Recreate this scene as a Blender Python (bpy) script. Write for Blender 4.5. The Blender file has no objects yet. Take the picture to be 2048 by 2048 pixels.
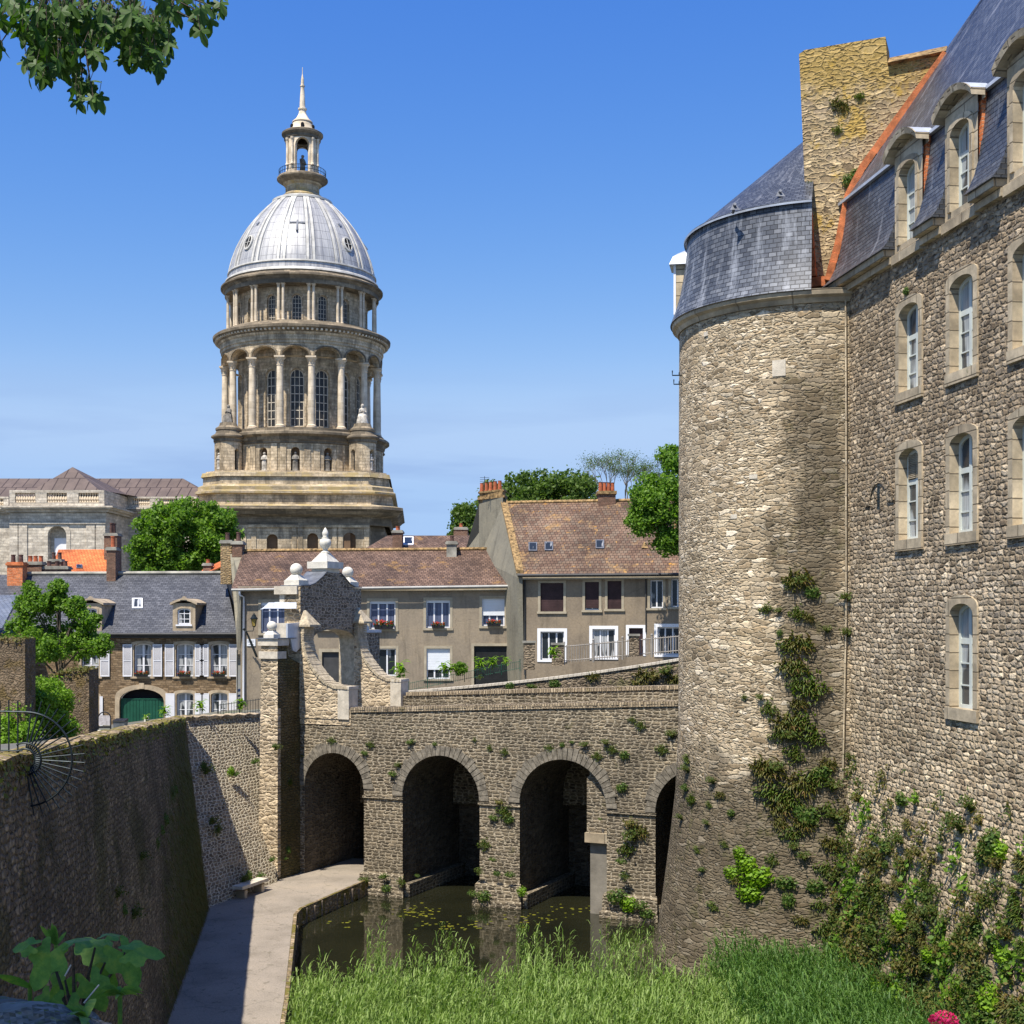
import bpy, bmesh, math, random
import numpy as np
from mathutils import Vector, Matrix
scene = bpy.context.scene
rad = math.radians
FPX = 2700.0                       # focal length of the lens, in pixels of a 2048 px wide picture
def at(px, py, Y):
    "a point Y metres in front of the camera"
    return Vector(((px-1024)/FPX*Y, Y, (1233-py)/FPX*Y))
def hit(px, py, p0, n):
    d = Vector(((px-1024)/FPX, 1, (1233-py)/FPX)); p0 = Vector(p0); n = Vector(n)
    return d*(p0.dot(n)/d.dot(n))
# ---------------------------------------------------------------- camera, sky, sun
cam = bpy.data.cameras.new('camera'); camo = bpy.data.objects.new('camera', cam)
scene.collection.objects.link(camo); scene.camera = camo
camo.location = (0, 0, 0); camo.rotation_euler = (rad(90), 0, 0)
cam.sensor_width = 36; cam.lens = 36*FPX/2048; cam.shift_y = 209/2048
cam.clip_start = 0.1; cam.clip_end = 9000
SUN_FROM = Vector((-0.285, -0.47, 1.0)).normalized()
SUN_EL = math.asin(SUN_FROM.z)
world = bpy.data.worlds.new("World"); scene.world = world; world.use_nodes = True
wt = world.node_tree; bg = wt.nodes['Background']
sky = wt.nodes.new('ShaderNodeTexSky'); sky.sky_type = 'NISHITA'; sky.sun_disc = False
sky.sun_elevation = SUN_EL; sky.sun_rotation = math.atan2(SUN_FROM.x, SUN_FROM.y)
sky.air_density = 1.2; sky.dust_density = 0.25; sky.ozone_density = 3.2; sky.altitude = 20
# a few thin streaks of cloud low in the sky
tc = wt.nodes.new('ShaderNodeTexCoord'); mp = wt.nodes.new('ShaderNodeMapping')
mp.inputs['Scale'].default_value = (3.2, 3.2, 26); wt.links.new(tc.outputs['Generated'], mp.inputs['Vector'])
ns = wt.nodes.new('ShaderNodeTexNoise'); ns.inputs['Scale'].default_value = 1.7; ns.inputs['Detail'].default_value = 5
wt.links.new(mp.outputs['Vector'], ns.inputs['Vector'])
cr = wt.nodes.new('ShaderNodeValToRGB'); cr.color_ramp.elements[0].position = 0.44; cr.color_ramp.elements[1].position = 0.60
cr.color_ramp.elements[1].color = (.38, .38, .38, 1); wt.links.new(ns.outputs['Fac'], cr.inputs['Fac'])
sx = wt.nodes.new('ShaderNodeSeparateXYZ'); wt.links.new(tc.outputs['Generated'], sx.inputs[0])
mr = wt.nodes.new('ShaderNodeMapRange'); mr.inputs['From Min'].default_value = 0.185; mr.inputs['From Max'].default_value = 0.11
wt.links.new(sx.outputs['Z'], mr.inputs['Value'])
mu = wt.nodes.new('ShaderNodeMath'); mu.operation = 'MULTIPLY'
wt.links.new(cr.outputs['Color'], mu.inputs[0]); wt.links.new(mr.outputs['Result'], mu.inputs[1])
hs = wt.nodes.new('ShaderNodeHueSaturation'); hs.inputs['Saturation'].default_value = 1.0; hs.inputs['Value'].default_value = 1.0
# clear deep-blue air: each channel of the sky is bent a little towards the blue of that day
EXPO = 0.62; STR = 0.13
sc_ = wt.nodes.new('ShaderNodeSeparateColor'); cc_ = wt.nodes.new('ShaderNodeCombineColor'); wt.links.new(sky.outputs['Color'], sc_.inputs[0])
for i_, (gain_, pow_) in enumerate(((1.34, 1.9), (.80, 1.21), (.916, .47))):
    m1_ = wt.nodes.new('ShaderNodeMath'); m1_.operation = 'MULTIPLY'; m1_.inputs[1].default_value = .1657; wt.links.new(sc_.outputs[i_], m1_.inputs[0])
    m2_ = wt.nodes.new('ShaderNodeMath'); m2_.operation = 'POWER'; m2_.inputs[1].default_value = pow_; wt.links.new(m1_.outputs[0], m2_.inputs[0])
    m3_ = wt.nodes.new('ShaderNodeMath'); m3_.operation = 'MULTIPLY'; m3_.inputs[1].default_value = gain_/(STR*2**EXPO); wt.links.new(m2_.outputs[0], m3_.inputs[0]); wt.links.new(m3_.outputs[0], cc_.inputs[i_])
hz_ = wt.nodes.new('ShaderNodeMix'); hz_.data_type = 'RGBA'; k_ = 1/(STR*2**EXPO); hz_.inputs[7].default_value = (.40*k_, .60*k_, .93*k_, 1); wt.links.new(cc_.outputs[0], hz_.inputs[6])
hm_ = wt.nodes.new('ShaderNodeMapRange'); hm_.interpolation_type = 'SMOOTHSTEP'; hm_.inputs['From Min'].default_value = .19; hm_.inputs['From Max'].default_value = .09; wt.links.new(sx.outputs['Z'], hm_.inputs['Value']); wt.links.new(hm_.outputs[0], hz_.inputs[0])
wt.links.new(hz_.outputs[2], hs.inputs['Color'])
mx = wt.nodes.new('ShaderNodeMix'); mx.data_type = 'RGBA'
wt.links.new(mu.outputs[0], mx.inputs[0]); wt.links.new(hs.outputs['Color'], mx.inputs[6]); mx.inputs[7].default_value = (.27/(STR*2**EXPO), .42/(STR*2**EXPO), .76/(STR*2**EXPO), 1)
wt.links.new(mx.outputs[2], bg.inputs['Color']); bg.inputs['Strength'].default_value = STR
sun = bpy.data.lights.new('sun', 'SUN'); suno = bpy.data.objects.new('sun', sun); scene.collection.objects.link(suno)
sun.energy = 4.9; sun.angle = rad(0.53); sun.color = (1.0, 0.935, 0.83)
suno.rotation_euler = (-SUN_FROM).to_track_quat('-Z', 'Y').to_euler(); suno.location = (-20, -20, 60)
scene.view_settings.view_transform = 'Standard'; scene.view_settings.look = 'None'
scene.view_settings.exposure = EXPO; scene.view_settings.gamma = 1.0
scene.cycles.max_bounces = 6; scene.cycles.transparent_max_bounces = 6
# ---------------------------------------------------------------- objects and meshes
RN = random.Random(11); NR = np.random.default_rng(5)
COL = scene.collection
def tag(o, label=None, cat=None, group=None, kind=None):
    if label: o['label'] = label
    if cat: o['category'] = cat
    if group: o['group'] = group
    if kind: o['kind'] = kind
    return o
def thing(name, label, cat, loc=(0, 0, 0), group=None, rotz=0):
    o = bpy.data.objects.new(name, None); COL.objects.link(o); o.location = loc; o.rotation_euler = (0, 0, rotz)
    o.empty_display_size = .3
    return tag(o, label, cat, group)
def origin_of(o):
    v = Vector((0, 0, 0))
    while o is not None: v += o.location; o = o.parent
    return v
def copy_tree(o, parent=None):
    c = o.copy(); COL.objects.link(c)
    if parent is not None: c.parent = parent
    for ch in list(o.children): copy_tree(ch, c)
    return c
def link_mesh(name, me, material, parent=None, loc=None):
    o = bpy.data.objects.new(name, me); COL.objects.link(o)
    if isinstance(material, (list, tuple)):
        for m in material: me.materials.append(m)
    elif material: me.materials.append(material)
    if parent is not None: o.parent = parent
    if loc is not None: o.location = loc
    return o
class MB:
    def __init__(s): s.v = []; s.f = []; s.uv = []; s.sm = []; s.mi = []; s.m = 0
    def autouv(s, pts):
        n = Vector((0, 0, 0))
        for i in range(len(pts)):
            a = pts[i]; b = pts[(i+1) % len(pts)]; n += a.cross(b) if False else Vector(((a.y-b.y)*(a.z+b.z), (a.z-b.z)*(a.x+b.x), (a.x-b.x)*(a.y+b.y)))
        if n.length < 1e-12: return [(0, 0)]*len(pts)
        n.normalize()
        if abs(n.z) > .96: return [(p.x, p.y) for p in pts]
        t = Vector((0, 0, 1)).cross(n).normalized()
        if t.x < 0: t = -t
        b = n.cross(t)
        if b.z < 0: b = -b
        return [(p.dot(t), p.dot(b)) for p in pts]
    def face(s, pts, uv=None, smooth=False):
        pts = [Vector(p) for p in pts]; i = len(s.v)
        s.v += pts; s.f.append(list(range(i, i+len(pts)))); s.uv += (uv or s.autouv(pts)); s.sm.append(smooth); s.mi.append(s.m)
    def grid(s, P, UV=None, smooth=True):
        i0 = len(s.v); nr = len(P); nc = len(P[0])
        for r in P: s.v += [Vector(p) for p in r]
        for r in range(nr-1):
            for c in range(nc-1):
                q = [(r, c), (r, c+1), (r+1, c+1), (r+1, c)]
                s.f.append([i0+a*nc+b for a, b in q])
                s.uv += [UV[a][b] for a, b in q] if UV else s.autouv([Vector(P[a][b]) for a, b in q])
                s.sm.append(smooth); s.mi.append(s.m)
    def hexa(s, p):
        for q in ((0, 1, 2, 3), (7, 6, 5, 4), (0, 4, 5, 1), (1, 5, 6, 2), (2, 6, 7, 3), (3, 7, 4, 0)): s.face([p[i] for i in q])
    def box(s, x0, x1, y0, y1, z0, z1): s.hexa([Vector(q) for q in ((x0, y0, z0), (x1, y0, z0), (x1, y0, z1), (x0, y0, z1), (x0, y1, z0), (x1, y1, z0), (x1, y1, z1), (x0, y1, z1))])
    def boxf(s, F, u0, u1, v0, v1, d0, d1):
        s.hexa([F(u, v, d) for d in (d0, d1) for u, v in ((u0, v0), (u1, v0), (u1, v1), (u0, v1))])
    def prism(s, front, back):
        s.face(front); s.face(list(reversed(back))); n = len(front)
        for i in range(n): j = (i+1) % n; s.face([front[i], front[j], back[j], back[i]])
    def lathe(s, c, prof, n=32, a0=0, a1=360, smooth_prof=False, Rr=None, nv=None):
        c = Vector(c); A = [rad(a0+(a1-a0)*k/n) for k in range(n+1)]; Rr = Rr or max(r for r, z in prof)
        L = 0; acc = [0]
        for (r0, z0), (r1, z1) in zip(prof, prof[1:]): L += math.hypot(r1-r0, z1-z0); acc.append(L)
        ring = lambda r, z: [c+Vector((r*math.sin(a), -r*math.cos(a), z)) for a in A]
        uvr = lambda k: [(a*Rr, (prof[0][1]+acc[k])) for a in A]
        if smooth_prof: s.grid([ring(r, z) for r, z in prof], [uvr(k) for k in range(len(prof))])
        else:
            for k in range(len(prof)-1): s.grid([ring(*prof[k]), ring(*prof[k+1])], [uvr(k), uvr(k+1)])
    def ball(s, c, r, n=16, sz=1): s.lathe(c, [(r*math.sin(math.pi*k/n), -r*sz*math.cos(math.pi*k/n)) for k in range(n+1)], n*2, smooth_prof=True)
    def tube(s, pts, rr, n=6):
        pts = [Vector(p) for p in pts]
        if not isinstance(rr, (list, tuple)): rr = [rr]*len(pts)
        rows = []; up = Vector((0, 0, 1)); prev = None
        for i, p in enumerate(pts):
            d = (pts[min(i+1, len(pts)-1)]-pts[max(i-1, 0)]).normalized()
            if prev is None: x = d.cross(up) if abs(d.z) < .95 else d.cross(Vector((1, 0, 0)))
            else: x = prev-d*prev.dot(d)
            x.normalize(); prev = x; y = d.cross(x)
            rows.append([p+(x*math.cos(2*math.pi*k/n)+y*math.sin(2*math.pi*k/n))*rr[i] for k in range(n+1)])
        s.grid(rows); s.face(rows[0][:-1]); s.face(rows[-1][:-1])
    def build(s, name, material, parent=None, base=None):
        base = origin_of(parent) if parent is not None else (Vector(base) if base is not None else Vector((0, 0, 0)))
        me = bpy.data.meshes.new(name)
        me.from_pydata([tuple(v-base) for v in s.v], [], s.f)
        uvl = me.uv_layers.new(name='UVMap'); uvl.data.foreach_set('uv', np.array([c for u in s.uv for c in u], dtype=np.float32))
        me.polygons.foreach_set('use_smooth', s.sm); me.polygons.foreach_set('material_index', s.mi); me.update()
        return link_mesh(name, me, material, parent, None if parent is not None else base)
def frame(o, ux, ox):
    "local frame: u along ux, v up, d inward along ox"
    o = Vector(o); ux = Vector(ux).normalized(); ox = Vector(ox).normalized()
    return lambda u, v, d=0: o+ux*u+ox*d+Vector((0, 0, v))
def arcpts(o, ex=0, n=10):
    "outline of an opening (u0,u1,v0,v1,rise), bottom left over the top to bottom right, grown by ex"
    u0, u1, v0, v1, r = o; u0 -= ex; u1 += ex; v1 += ex
    if r <= 0: return [(u0, v0), (u0, v1), (u1, v1), (u1, v0)]
    m = (u0+u1)/2; hw = (u1-u0)/2
    return [(u0, v0)]+[(m-hw*math.cos(math.pi*i/n), v1-r+r*math.sin(math.pi*i/n)) for i in range(n+1)]+[(u1, v0)]
def wall(mb, F, U0, U1, V0, V1, ops=(), depth=.3, ustep=None, vstep=None, back=False):
    us = {U0, U1}; vs = {V0, V1}
    for o in ops: us |= {o[0], o[1]}; vs |= {o[2], o[3]}
    if ustep: us |= set(np.arange(U0, U1, ustep).tolist())
    if vstep: vs |= set(np.arange(V0, V1, vstep).tolist())
    us = sorted(u for u in us if U0 <= u <= U1); vs = sorted(v for v in vs if V0 <= v <= V1)
    for a, b in zip(us, us[1:]):
        if b-a < 1e-4: continue
        for c, d in zip(vs, vs[1:]):
            if d-c < 1e-4: continue
            m, k = (a+b)/2, (c+d)/2
            if any(o[0] < m < o[1] and o[2] < k < o[3] for o in ops): continue
            mb.face([F(a, c, 0), F(b, c, 0), F(b, d, 0), F(a, d, 0)], [(a, c), (b, c), (b, d), (a, d)])
    for o in ops:
        A = arcpts(o)
        if o[4] > 0:
            for p, q in zip(A[1:-1], A[2:-1]):
                mb.face([F(p[0], p[1], 0), F(q[0], q[1], 0), F(q[0], o[3], 0), F(p[0], o[3], 0)], [p, q, (q[0], o[3]), (p[0], o[3])])
        if depth:
            L = A+[A[0]]; acc = 0
            for p, q in zip(L, L[1:]):
                w = math.hypot(q[0]-p[0], q[1]-p[1]); vert = abs(q[0]-p[0]) < 1e-6
                uv = [(0, p[1]), (0, q[1]), (depth, q[1]), (depth, p[1])] if vert else [(acc, 0), (acc+w, 0), (acc+w, depth), (acc, depth)]
                mb.face([F(p[0], p[1], 0), F(q[0], q[1], 0), F(q[0], q[1], depth), F(p[0], p[1], depth)], uv); acc += w
def ring(mb, F, o, ex, d0, d1, bottom=False, inner=0):
    "a flat band round an opening, from its edge (grown by inner) out by ex, between depths d0 (front) and d1"
    A = arcpts(o, inner); B = arcpts(o, ex)
    for i in range(len(A)-1):
        mb.face([F(*A[i], d0), F(*A[i+1], d0), F(*B[i+1], d0), F(*B[i], d0)])
        mb.face([F(*B[i], d0), F(*B[i+1], d0), F(*B[i+1], d1), F(*B[i], d1)])
        mb.face([F(*A[i], d0), F(*A[i+1], d0), F(*A[i+1], d1), F(*A[i], d1)])
    for i in (0, -1): mb.face([F(*A[i], d0), F(*B[i], d0), F(*B[i], d1), F(*A[i], d1)])
def window(parent, F, o, depth, mf, mg, cols=2, rows=3, fw=.07, bar=.035, surround=None, sill=None, name='window', thick=.06, barrows=None, mid=None, lined=False):
    "frame, glazing bars, pane; optional stone surround (width, proud, material) and sill (overhang, height, material)"
    u0, u1, v0, v1, r = o; b = MB()
    ring(b, F, (u0+fw, u1-fw, v0, v1-fw, max(0, r-.01)), fw, depth, depth+thick)
    b.boxf(F, u0+fw, u1-fw, v0, v0+fw, depth, depth+thick)
    def top(u):
        if r <= 0: return v1
        m = (u0+u1)/2; hw = (u1-u0)/2; return v1-r+r*math.sqrt(max(0, 1-((u-m)/hw)**2))
    for k in range(1, cols):
        u = u0+(u1-u0)*k/cols; w = (mid if mid and k*2 == cols else bar)
        b.boxf(F, u-w/2, u+w/2, v0+fw, top(u)-fw*.6, depth+.005, depth+thick-.005)
    for v in (barrows if barrows is not None else [v0+(v1-v0)*k/rows for k in range(1, rows)]):
        w = bar
        if isinstance(v, tuple): v, w = v
        b.boxf(F, u0+fw*.6, u1-fw*.6, v-w/2, v+w/2, depth+.012, depth+thick-.012)
    w = b.build(name, mf, parent)
    g = MB(); A = arcpts(o, -.02); g.face([F(p[0], p[1], depth+thick*.6) for p in A], [(p[0]-u0, p[1]-v0) for p in A]); g.build('pane', mg, w)
    if surround:
        s = MB(); ring(s, F, o, surround[0], -surround[1], depth+.01 if lined else .02); s.build('surround', surround[2], w)
    if sill:
        s = MB(); e = (surround[0] if surround else 0)+sill[0]
        s.boxf(F, u0-e, u1+e, v0-sill[1], v0, -.05-sill[0], depth-.002); s.build('sill', sill[2], w)
    return w
# ---------------------------------------------------------------- materials
class G:
    def __init__(s, name):
        s.mat = bpy.data.materials.new(name); s.mat.use_nodes = True; s.t = s.mat.node_tree
        s.b = s.t.nodes['Principled BSDF']; s.out = s.t.nodes['Material Output']; s.b.inputs['Specular IOR Level'].default_value = .25
    def n(s, ty, ins=None, **kw):
        x = s.t.nodes.new('ShaderNode'+ty)
        for k, v in kw.items(): setattr(x, k, v)
        for k, v in (ins or {}).items():
            if isinstance(v, bpy.types.NodeSocket): s.t.links.new(v, x.inputs[k])
            else: x.inputs[k].default_value = v
        return x
    def uv(s): return s.n('UVMap', uv_map='UVMap').outputs[0]
    def obj(s): return s.n('TexCoord').outputs['Object']
    def m(s, op, a, b=0.0, c=0.0, clamp=False):
        return s.n('Math', {0: a, 1: b, 2: c}, operation=op, use_clamp=clamp).outputs[0]
    def mix(s, f, a, b, bl='MIX'):
        a = (*a, 1) if isinstance(a, tuple) and len(a) == 3 else a; b = (*b, 1) if isinstance(b, tuple) and len(b) == 3 else b
        return s.n('Mix', {0: f, 6: a, 7: b}, data_type='RGBA', blend_type=bl).outputs[2]
    def ramp(s, f, stops, interp='LINEAR'):
        x = s.n('ValToRGB', {0: f}); e = x.color_ramp.elements; x.color_ramp.interpolation = interp
        while len(e) < len(stops): e.new(0.5)
        for i, (p, c) in enumerate(stops): e[i].position = p; e[i].color = (*c, 1) if len(c) == 3 else c
        return x.outputs[0]
    def noise(s, v, sc, det=3, rough=.55, col=False, dim='3D'):
        x = s.n('TexNoise', {'Vector': v, 'Scale': sc, 'Detail': det, 'Roughness': rough}, noise_dimensions=dim); return x.outputs['Color' if col else 'Fac']
    def mapr(s, v, a, b, c=0.0, d=1.0, smooth=False):
        x = s.n('MapRange', {0: v, 1: a, 2: b, 3: c, 4: d}); 
        if smooth: x.interpolation_type = 'SMOOTHSTEP'
        return x.outputs[0]
    def vec(s, op, a, b): return s.n('VectorMath', {0: a, 1: b}, operation=op).outputs[0]
    def scale(s, v, sc): return s.vec('MULTIPLY', v, sc)
    def fin(s, col, rough=.9, h=None, dist=.03, strength=1.0, metal=0.0, spec=None):
        for k, v in (('Base Color', col), ('Roughness', rough), ('Metallic', metal)):
            if isinstance(v, bpy.types.NodeSocket): s.t.links.new(v, s.b.inputs[k])
            else: s.b.inputs[k].default_value = (*v, 1) if isinstance(v, tuple) and len(v) == 3 else v
        if spec is not None: s.b.inputs['Specular IOR Level'].default_value = spec
        if h is not None:
            bp = s.n('Bump', {'Height': h, 'Distance': dist, 'Strength': strength}); s.t.links.new(bp.outputs[0], s.b.inputs['Normal'])
        return s.mat
def plain(name, col, rough=.6, metal=0.0, var=.12, sc=1.5, bump=0, spec=None):
    g = G(name); v = g.obj(); f = g.noise(v, sc, 5, .65)
    a = tuple(c*(1-var*2) for c in col); b = tuple(min(1, c*(1+var*2)) for c in col)
    c = g.ramp(f, [(.3, a), (.7, b)])
    return g.fin(c, rough, g.noise(v, sc*12, 4, .7) if bump else None, bump or .01, 1, metal, spec)
def masonry(name, cols, mortar, w=.32, h=.14, style='rubble', mort=.13, bump=.05, rnd=.85, warp=.3, dirt=.35, dirtcol=(.07, .062, .05), lichen=None, moss=None, extra=None, bright=None, joint_depth=1.0, coursed=0.0, hole=0.0, warm=(1.07, .975, .85), patch=.0, mixed=.0, dirt_sc=.22, vstreak=.4):
    g = G(name); uv = g.uv()
    wn = g.noise(uv, 1.6/w*.5, 3, .6, True, '2D'); off = g.scale(g.vec('SUBTRACT', wn, (.5, .5, .5)), (w*warp*2.6, h*warp*2.6, 0))
    wn2 = g.noise(uv, .35, 2, .5, True, '2D'); off2 = g.scale(g.vec('SUBTRACT', wn2, (.5, .5, .5)), (0, h*3.0*warp, 0))
    vec = g.vec('ADD', g.vec('ADD', uv, off), off2)
    if style == 'rubble':
        # rows of lumpy stones of uneven size: jittered cells, each row pushed sideways, edges bent by noise
        sp = g.n('SeparateXYZ', {0: vec}); vv = g.m('DIVIDE', sp.outputs[1], h); row = g.m('FLOOR', vv)
        jog = g.m('FRACT', g.m('MULTIPLY', g.m('SINE', g.m('MULTIPLY', row, 12.9898)), 437.58))
        x_ = g.m('ADD', g.m('DIVIDE', sp.outputs[0], w), g.m('MULTIPLY', jog, coursed))
        v2 = g.n('CombineXYZ', {0: x_, 1: vv}).outputs[0]
        vo = g.n('TexVoronoi', {'Vector': v2, 'Scale': 1.0, 'Randomness': rnd}, voronoi_dimensions='2D')
        ve = g.n('TexVoronoi', {'Vector': v2, 'Scale': 1.0, 'Randomness': rnd}, voronoi_dimensions='2D', feature='DISTANCE_TO_EDGE')
        rv = g.n('SeparateColor', {0: vo.outputs['Color']}); key = rv.outputs[0]; key2 = rv.outputs[1]; d = ve.outputs[0]
        if mixed:     # patches of larger, longer stones among the small ones
            v3 = g.n('CombineXYZ', {0: g.m('ADD', g.m('MULTIPLY', x_, 1/1.75), 31.7), 1: g.m('MULTIPLY', vv, 1/1.5)}).outputs[0]
            vo2 = g.n('TexVoronoi', {'Vector': v3, 'Scale': 1.0, 'Randomness': rnd}, voronoi_dimensions='2D'); ve2 = g.n('TexVoronoi', {'Vector': v3, 'Scale': 1.0, 'Randomness': rnd}, voronoi_dimensions='2D', feature='DISTANCE_TO_EDGE')
            pm = g.mapr(g.noise(uv, mixed, 3, .6, False, '2D'), .51, .515); r2_ = g.n('SeparateColor', {0: vo2.outputs['Color']})
            lerp = lambda a_, b_: g.m('ADD', g.m('MULTIPLY', a_, g.m('SUBTRACT', 1.0, pm)), g.m('MULTIPLY', b_, pm))
            key = lerp(key, r2_.outputs[0]); key2 = lerp(key2, r2_.outputs[1]); d = lerp(d, g.m('MULTIPLY', ve2.outputs[0], 1.5))
        rough_ = g.noise(uv, 7/w*.32, 4, .7, False, '2D'); d = g.m('ADD', d, g.m('MULTIPLY', g.m('SUBTRACT', rough_, .5), .22))
        mask = g.mapr(d, mort*.25, mort, 0, 1, True); hh = g.mapr(d, -.02, .30, 0, 1, True)
    else:
        br = g.n('TexBrick', {'Vector': vec, 'Color1': (0, 0, 0, 1), 'Color2': (1, 1, 1, 1), 'Mortar': (0, 0, 0, 1), 'Scale': 1.0, 'Mortar Size': mort*h, 'Mortar Smooth': .6, 'Brick Width': w, 'Row Height': h}, offset=.5, squash=1.25, squash_frequency=3)
        key = g.n('SeparateColor', {0: br.outputs['Color']}).outputs[0]
        cell = g.vec('FLOOR', g.scale(vec, (1/w, 1/h, 0)), (0, 0, 0)) if False else None
        key2 = g.noise(g.scale(vec, (.7/w, .7/h, 0)), 1.0, 0, .5, False, '2D')
        mask = g.m('SUBTRACT', 1.0, br.outputs['Fac'], clamp=True); hh = mask
    n = len(cols); c = g.ramp(key, [(i/(n-1)*.9+.05, cols[i]) for i in range(n)])
    fine = g.noise(uv, 9/w*.32, 5, .7, False, '2D'); c = g.mix(1.0, c, g.ramp(fine, [(.25, (.62, .62, .62)), (.75, (1.3, 1.28, 1.24))]), 'MULTIPLY')
    c = g.mix(1.0, c, g.ramp(key2, [(0, (.66, .66, .66)), (1, (1.28, 1.28, 1.28))]), 'MULTIPLY')
    if bright: c = g.mix(g.mapr(key2, 1-bright[0], 1-bright[0]+.02), c, bright[1])
    c = g.mix(mask, g.mix(1.0, mortar, g.ramp(fine, [(.3, (.7, .7, .7)), (.7, (1.2, 1.2, 1.2))]), 'MULTIPLY'), c)
    big = g.noise(uv, dirt_sc, 6, .62, False, '2D'); streak = g.noise(g.scale(uv, (1.1, .12, 1)), 1.0, 5, .65, False, '2D')
    dm = g.m('ADD', g.m('MULTIPLY', g.mapr(big, .42, .72, 0, 1, True), dirt), g.m('MULTIPLY', g.mapr(streak, .5, .75, 0, 1, True), dirt*vstreak), clamp=True)
    c = g.mix(dm, c, g.mix(.55, c, dirtcol))
    c = g.mix(g.m('MULTIPLY', dm, .5), c, dirtcol)
    if moss: 
        mn = g.noise(uv, moss[0], 7, .7, False, '2D'); c = g.mix(g.m('MULTIPLY', g.mapr(mn, moss[1], moss[1]+.12, 0, 1, True), moss[2]), c, moss[3])
    if lichen:
        ln = g.noise(uv, lichen[0], 6, .75, False, '2D'); c = g.mix(g.m('MULTIPLY', g.mapr(ln, lichen[1], lichen[1]+.1, 0, 1, True), lichen[2]), c, lichen[3])
    if extra: c = extra(g, uv, c)
    if hole:      # open, shadow-dark gaps where mortar has fallen out
        hn = g.noise(g.scale(uv, (1.6/w, 2.2/h*.6, 1)), 1.0, 2, .5, False, '2D'); hk = g.m('MULTIPLY', g.mapr(hn, .60, .66, 0, 1, True), g.m('SUBTRACT', 1.0, mask)); c = g.mix(g.m('MULTIPLY', hk, hole), c, (.035, .028, .02)); hh = g.m('SUBTRACT', hh, g.m('MULTIPLY', hk, .8))
    c = g.mix(1.0, c, tuple(x_*1.12 for x_ in warm), 'MULTIPLY')
    if patch: c = g.mix(1.0, c, g.ramp(g.noise(uv, .42, 7, .72, False, '2D'), [(.32, (1-patch, 1-patch, 1-patch*1.05)), (.5, (1, 1, 1)), (.68, (1+patch, 1+patch, 1+patch*.9))]), 'MULTIPLY')
    H = g.m('ADD', g.m('MULTIPLY', hh, joint_depth), g.m('ADD', g.m('MULTIPLY', fine, .55), g.m('MULTIPLY', key2, .35)))
    return g.fin(c, .92, H, bump, 1.0)
def roofmat(name, cols, w=.25, h=.16, bump=.03, lichen=None, rough=.6, streaks=None, curve=True, seam=.014, spec=.3, gap=(.03, .03, .03), big=.4):
    g = G(name); uv = g.uv()
    uv = g.vec('ADD', uv, g.scale(g.vec('SUBTRACT', g.noise(uv, .7, 2, .5, True, '2D'), (.5, .5, .5)), (.03, .05, 0)))
    br = g.n('TexBrick', {'Vector': uv, 'Color1': (0, 0, 0, 1), 'Color2': (1, 1, 1, 1), 'Mortar': (0, 0, 0, 1), 'Scale': 1.0, 'Mortar Size': seam, 'Mortar Smooth': .3, 'Brick Width': w, 'Row Height': h}, offset=.5)
    key = g.n('SeparateColor', {0: br.outputs['Color']}).outputs[0]
    n = len(cols); c = g.ramp(key, [(i/(n-1)*.9+.05, cols[i]) for i in range(n)])
    f2 = g.noise(uv, .35, 6, .65, False, '2D'); c = g.mix(1.0, c, g.ramp(f2, [(.3, (1-big,)*3), (.7, (1+big,)*3)]), 'MULTIPLY')
    c = g.mix(br.outputs['Fac'], c, gap)
    if streaks:
        st = g.noise(g.scale(uv, (2.2, .35, 1)), 1.0, 5, .7, False, '2D'); c = g.mix(g.m('MULTIPLY', g.mapr(st, streaks[0], streaks[0]+.2, 0, 1, True), streaks[1]), c, streaks[2])
    if lichen:
        for sc, th, am, lc in lichen:
            ln = g.noise(uv, sc, 7, .75, False, '2D'); c = g.mix(g.m('MULTIPLY', g.mapr(ln, th, th+.08, 0, 1, True), am), c, lc)
    sep = g.n('SeparateXYZ', {0: uv}); fr = g.m('FRACT', g.m('DIVIDE', sep.outputs[1], h)); saw = g.m('SUBTRACT', 1.0, fr)
    H = g.m('ADD', g.m('MULTIPLY', saw, .6), g.m('ADD', g.m('MULTIPLY', g.m('SUBTRACT', 1.0, br.outputs['Fac']), .5), g.m('MULTIPLY', g.noise(uv, 12, 3, .6, False, '2D'), .3)))
    return g.fin(c, rough, H, bump, 1.0, 0, spec)
def streaky(name, col, dark=.45, seed=0.0):
    "old render: rain streaks, patches, faint mottling"
    g = G(name); uv = g.vec('ADD', g.uv(), (seed, seed*.7, 0)); st = g.noise(g.scale(uv, (1.6, .16, 1)), 1.0, 6, .72, False, '2D'); pa = g.noise(uv, .45, 7, .7, False, '2D'); fi = g.noise(uv, 7, 4, .7, False, '2D')
    c = g.mix(1.0, col, g.ramp(pa, [(.32, (.82, .82, .83)), (.5, (1, 1, 1)), (.66, (1.14, 1.12, 1.08))]), 'MULTIPLY'); c = g.mix(1.0, c, g.ramp(fi, [(.3, (.9, .9, .9)), (.7, (1.08, 1.08, 1.08))]), 'MULTIPLY')
    c = g.mix(g.m('MULTIPLY', g.mapr(st, .50, .72, 0, 1, True), dark), c, tuple(x*.42 for x in col)); vo = g.n('TexVoronoi', {'Vector': g.vec('ADD', uv, g.scale(g.noise(uv, 1.1, 4, .6, True, '2D'), (.8, .8, 0))), 'Scale': .33}, voronoi_dimensions='2D', feature='DISTANCE_TO_EDGE')
    c = g.mix(g.m('MULTIPLY', g.mapr(vo.outputs[0], .006, .0), .5), c, tuple(x*.4 for x in col)); return g.fin(c, .95, fi, .01)
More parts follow.
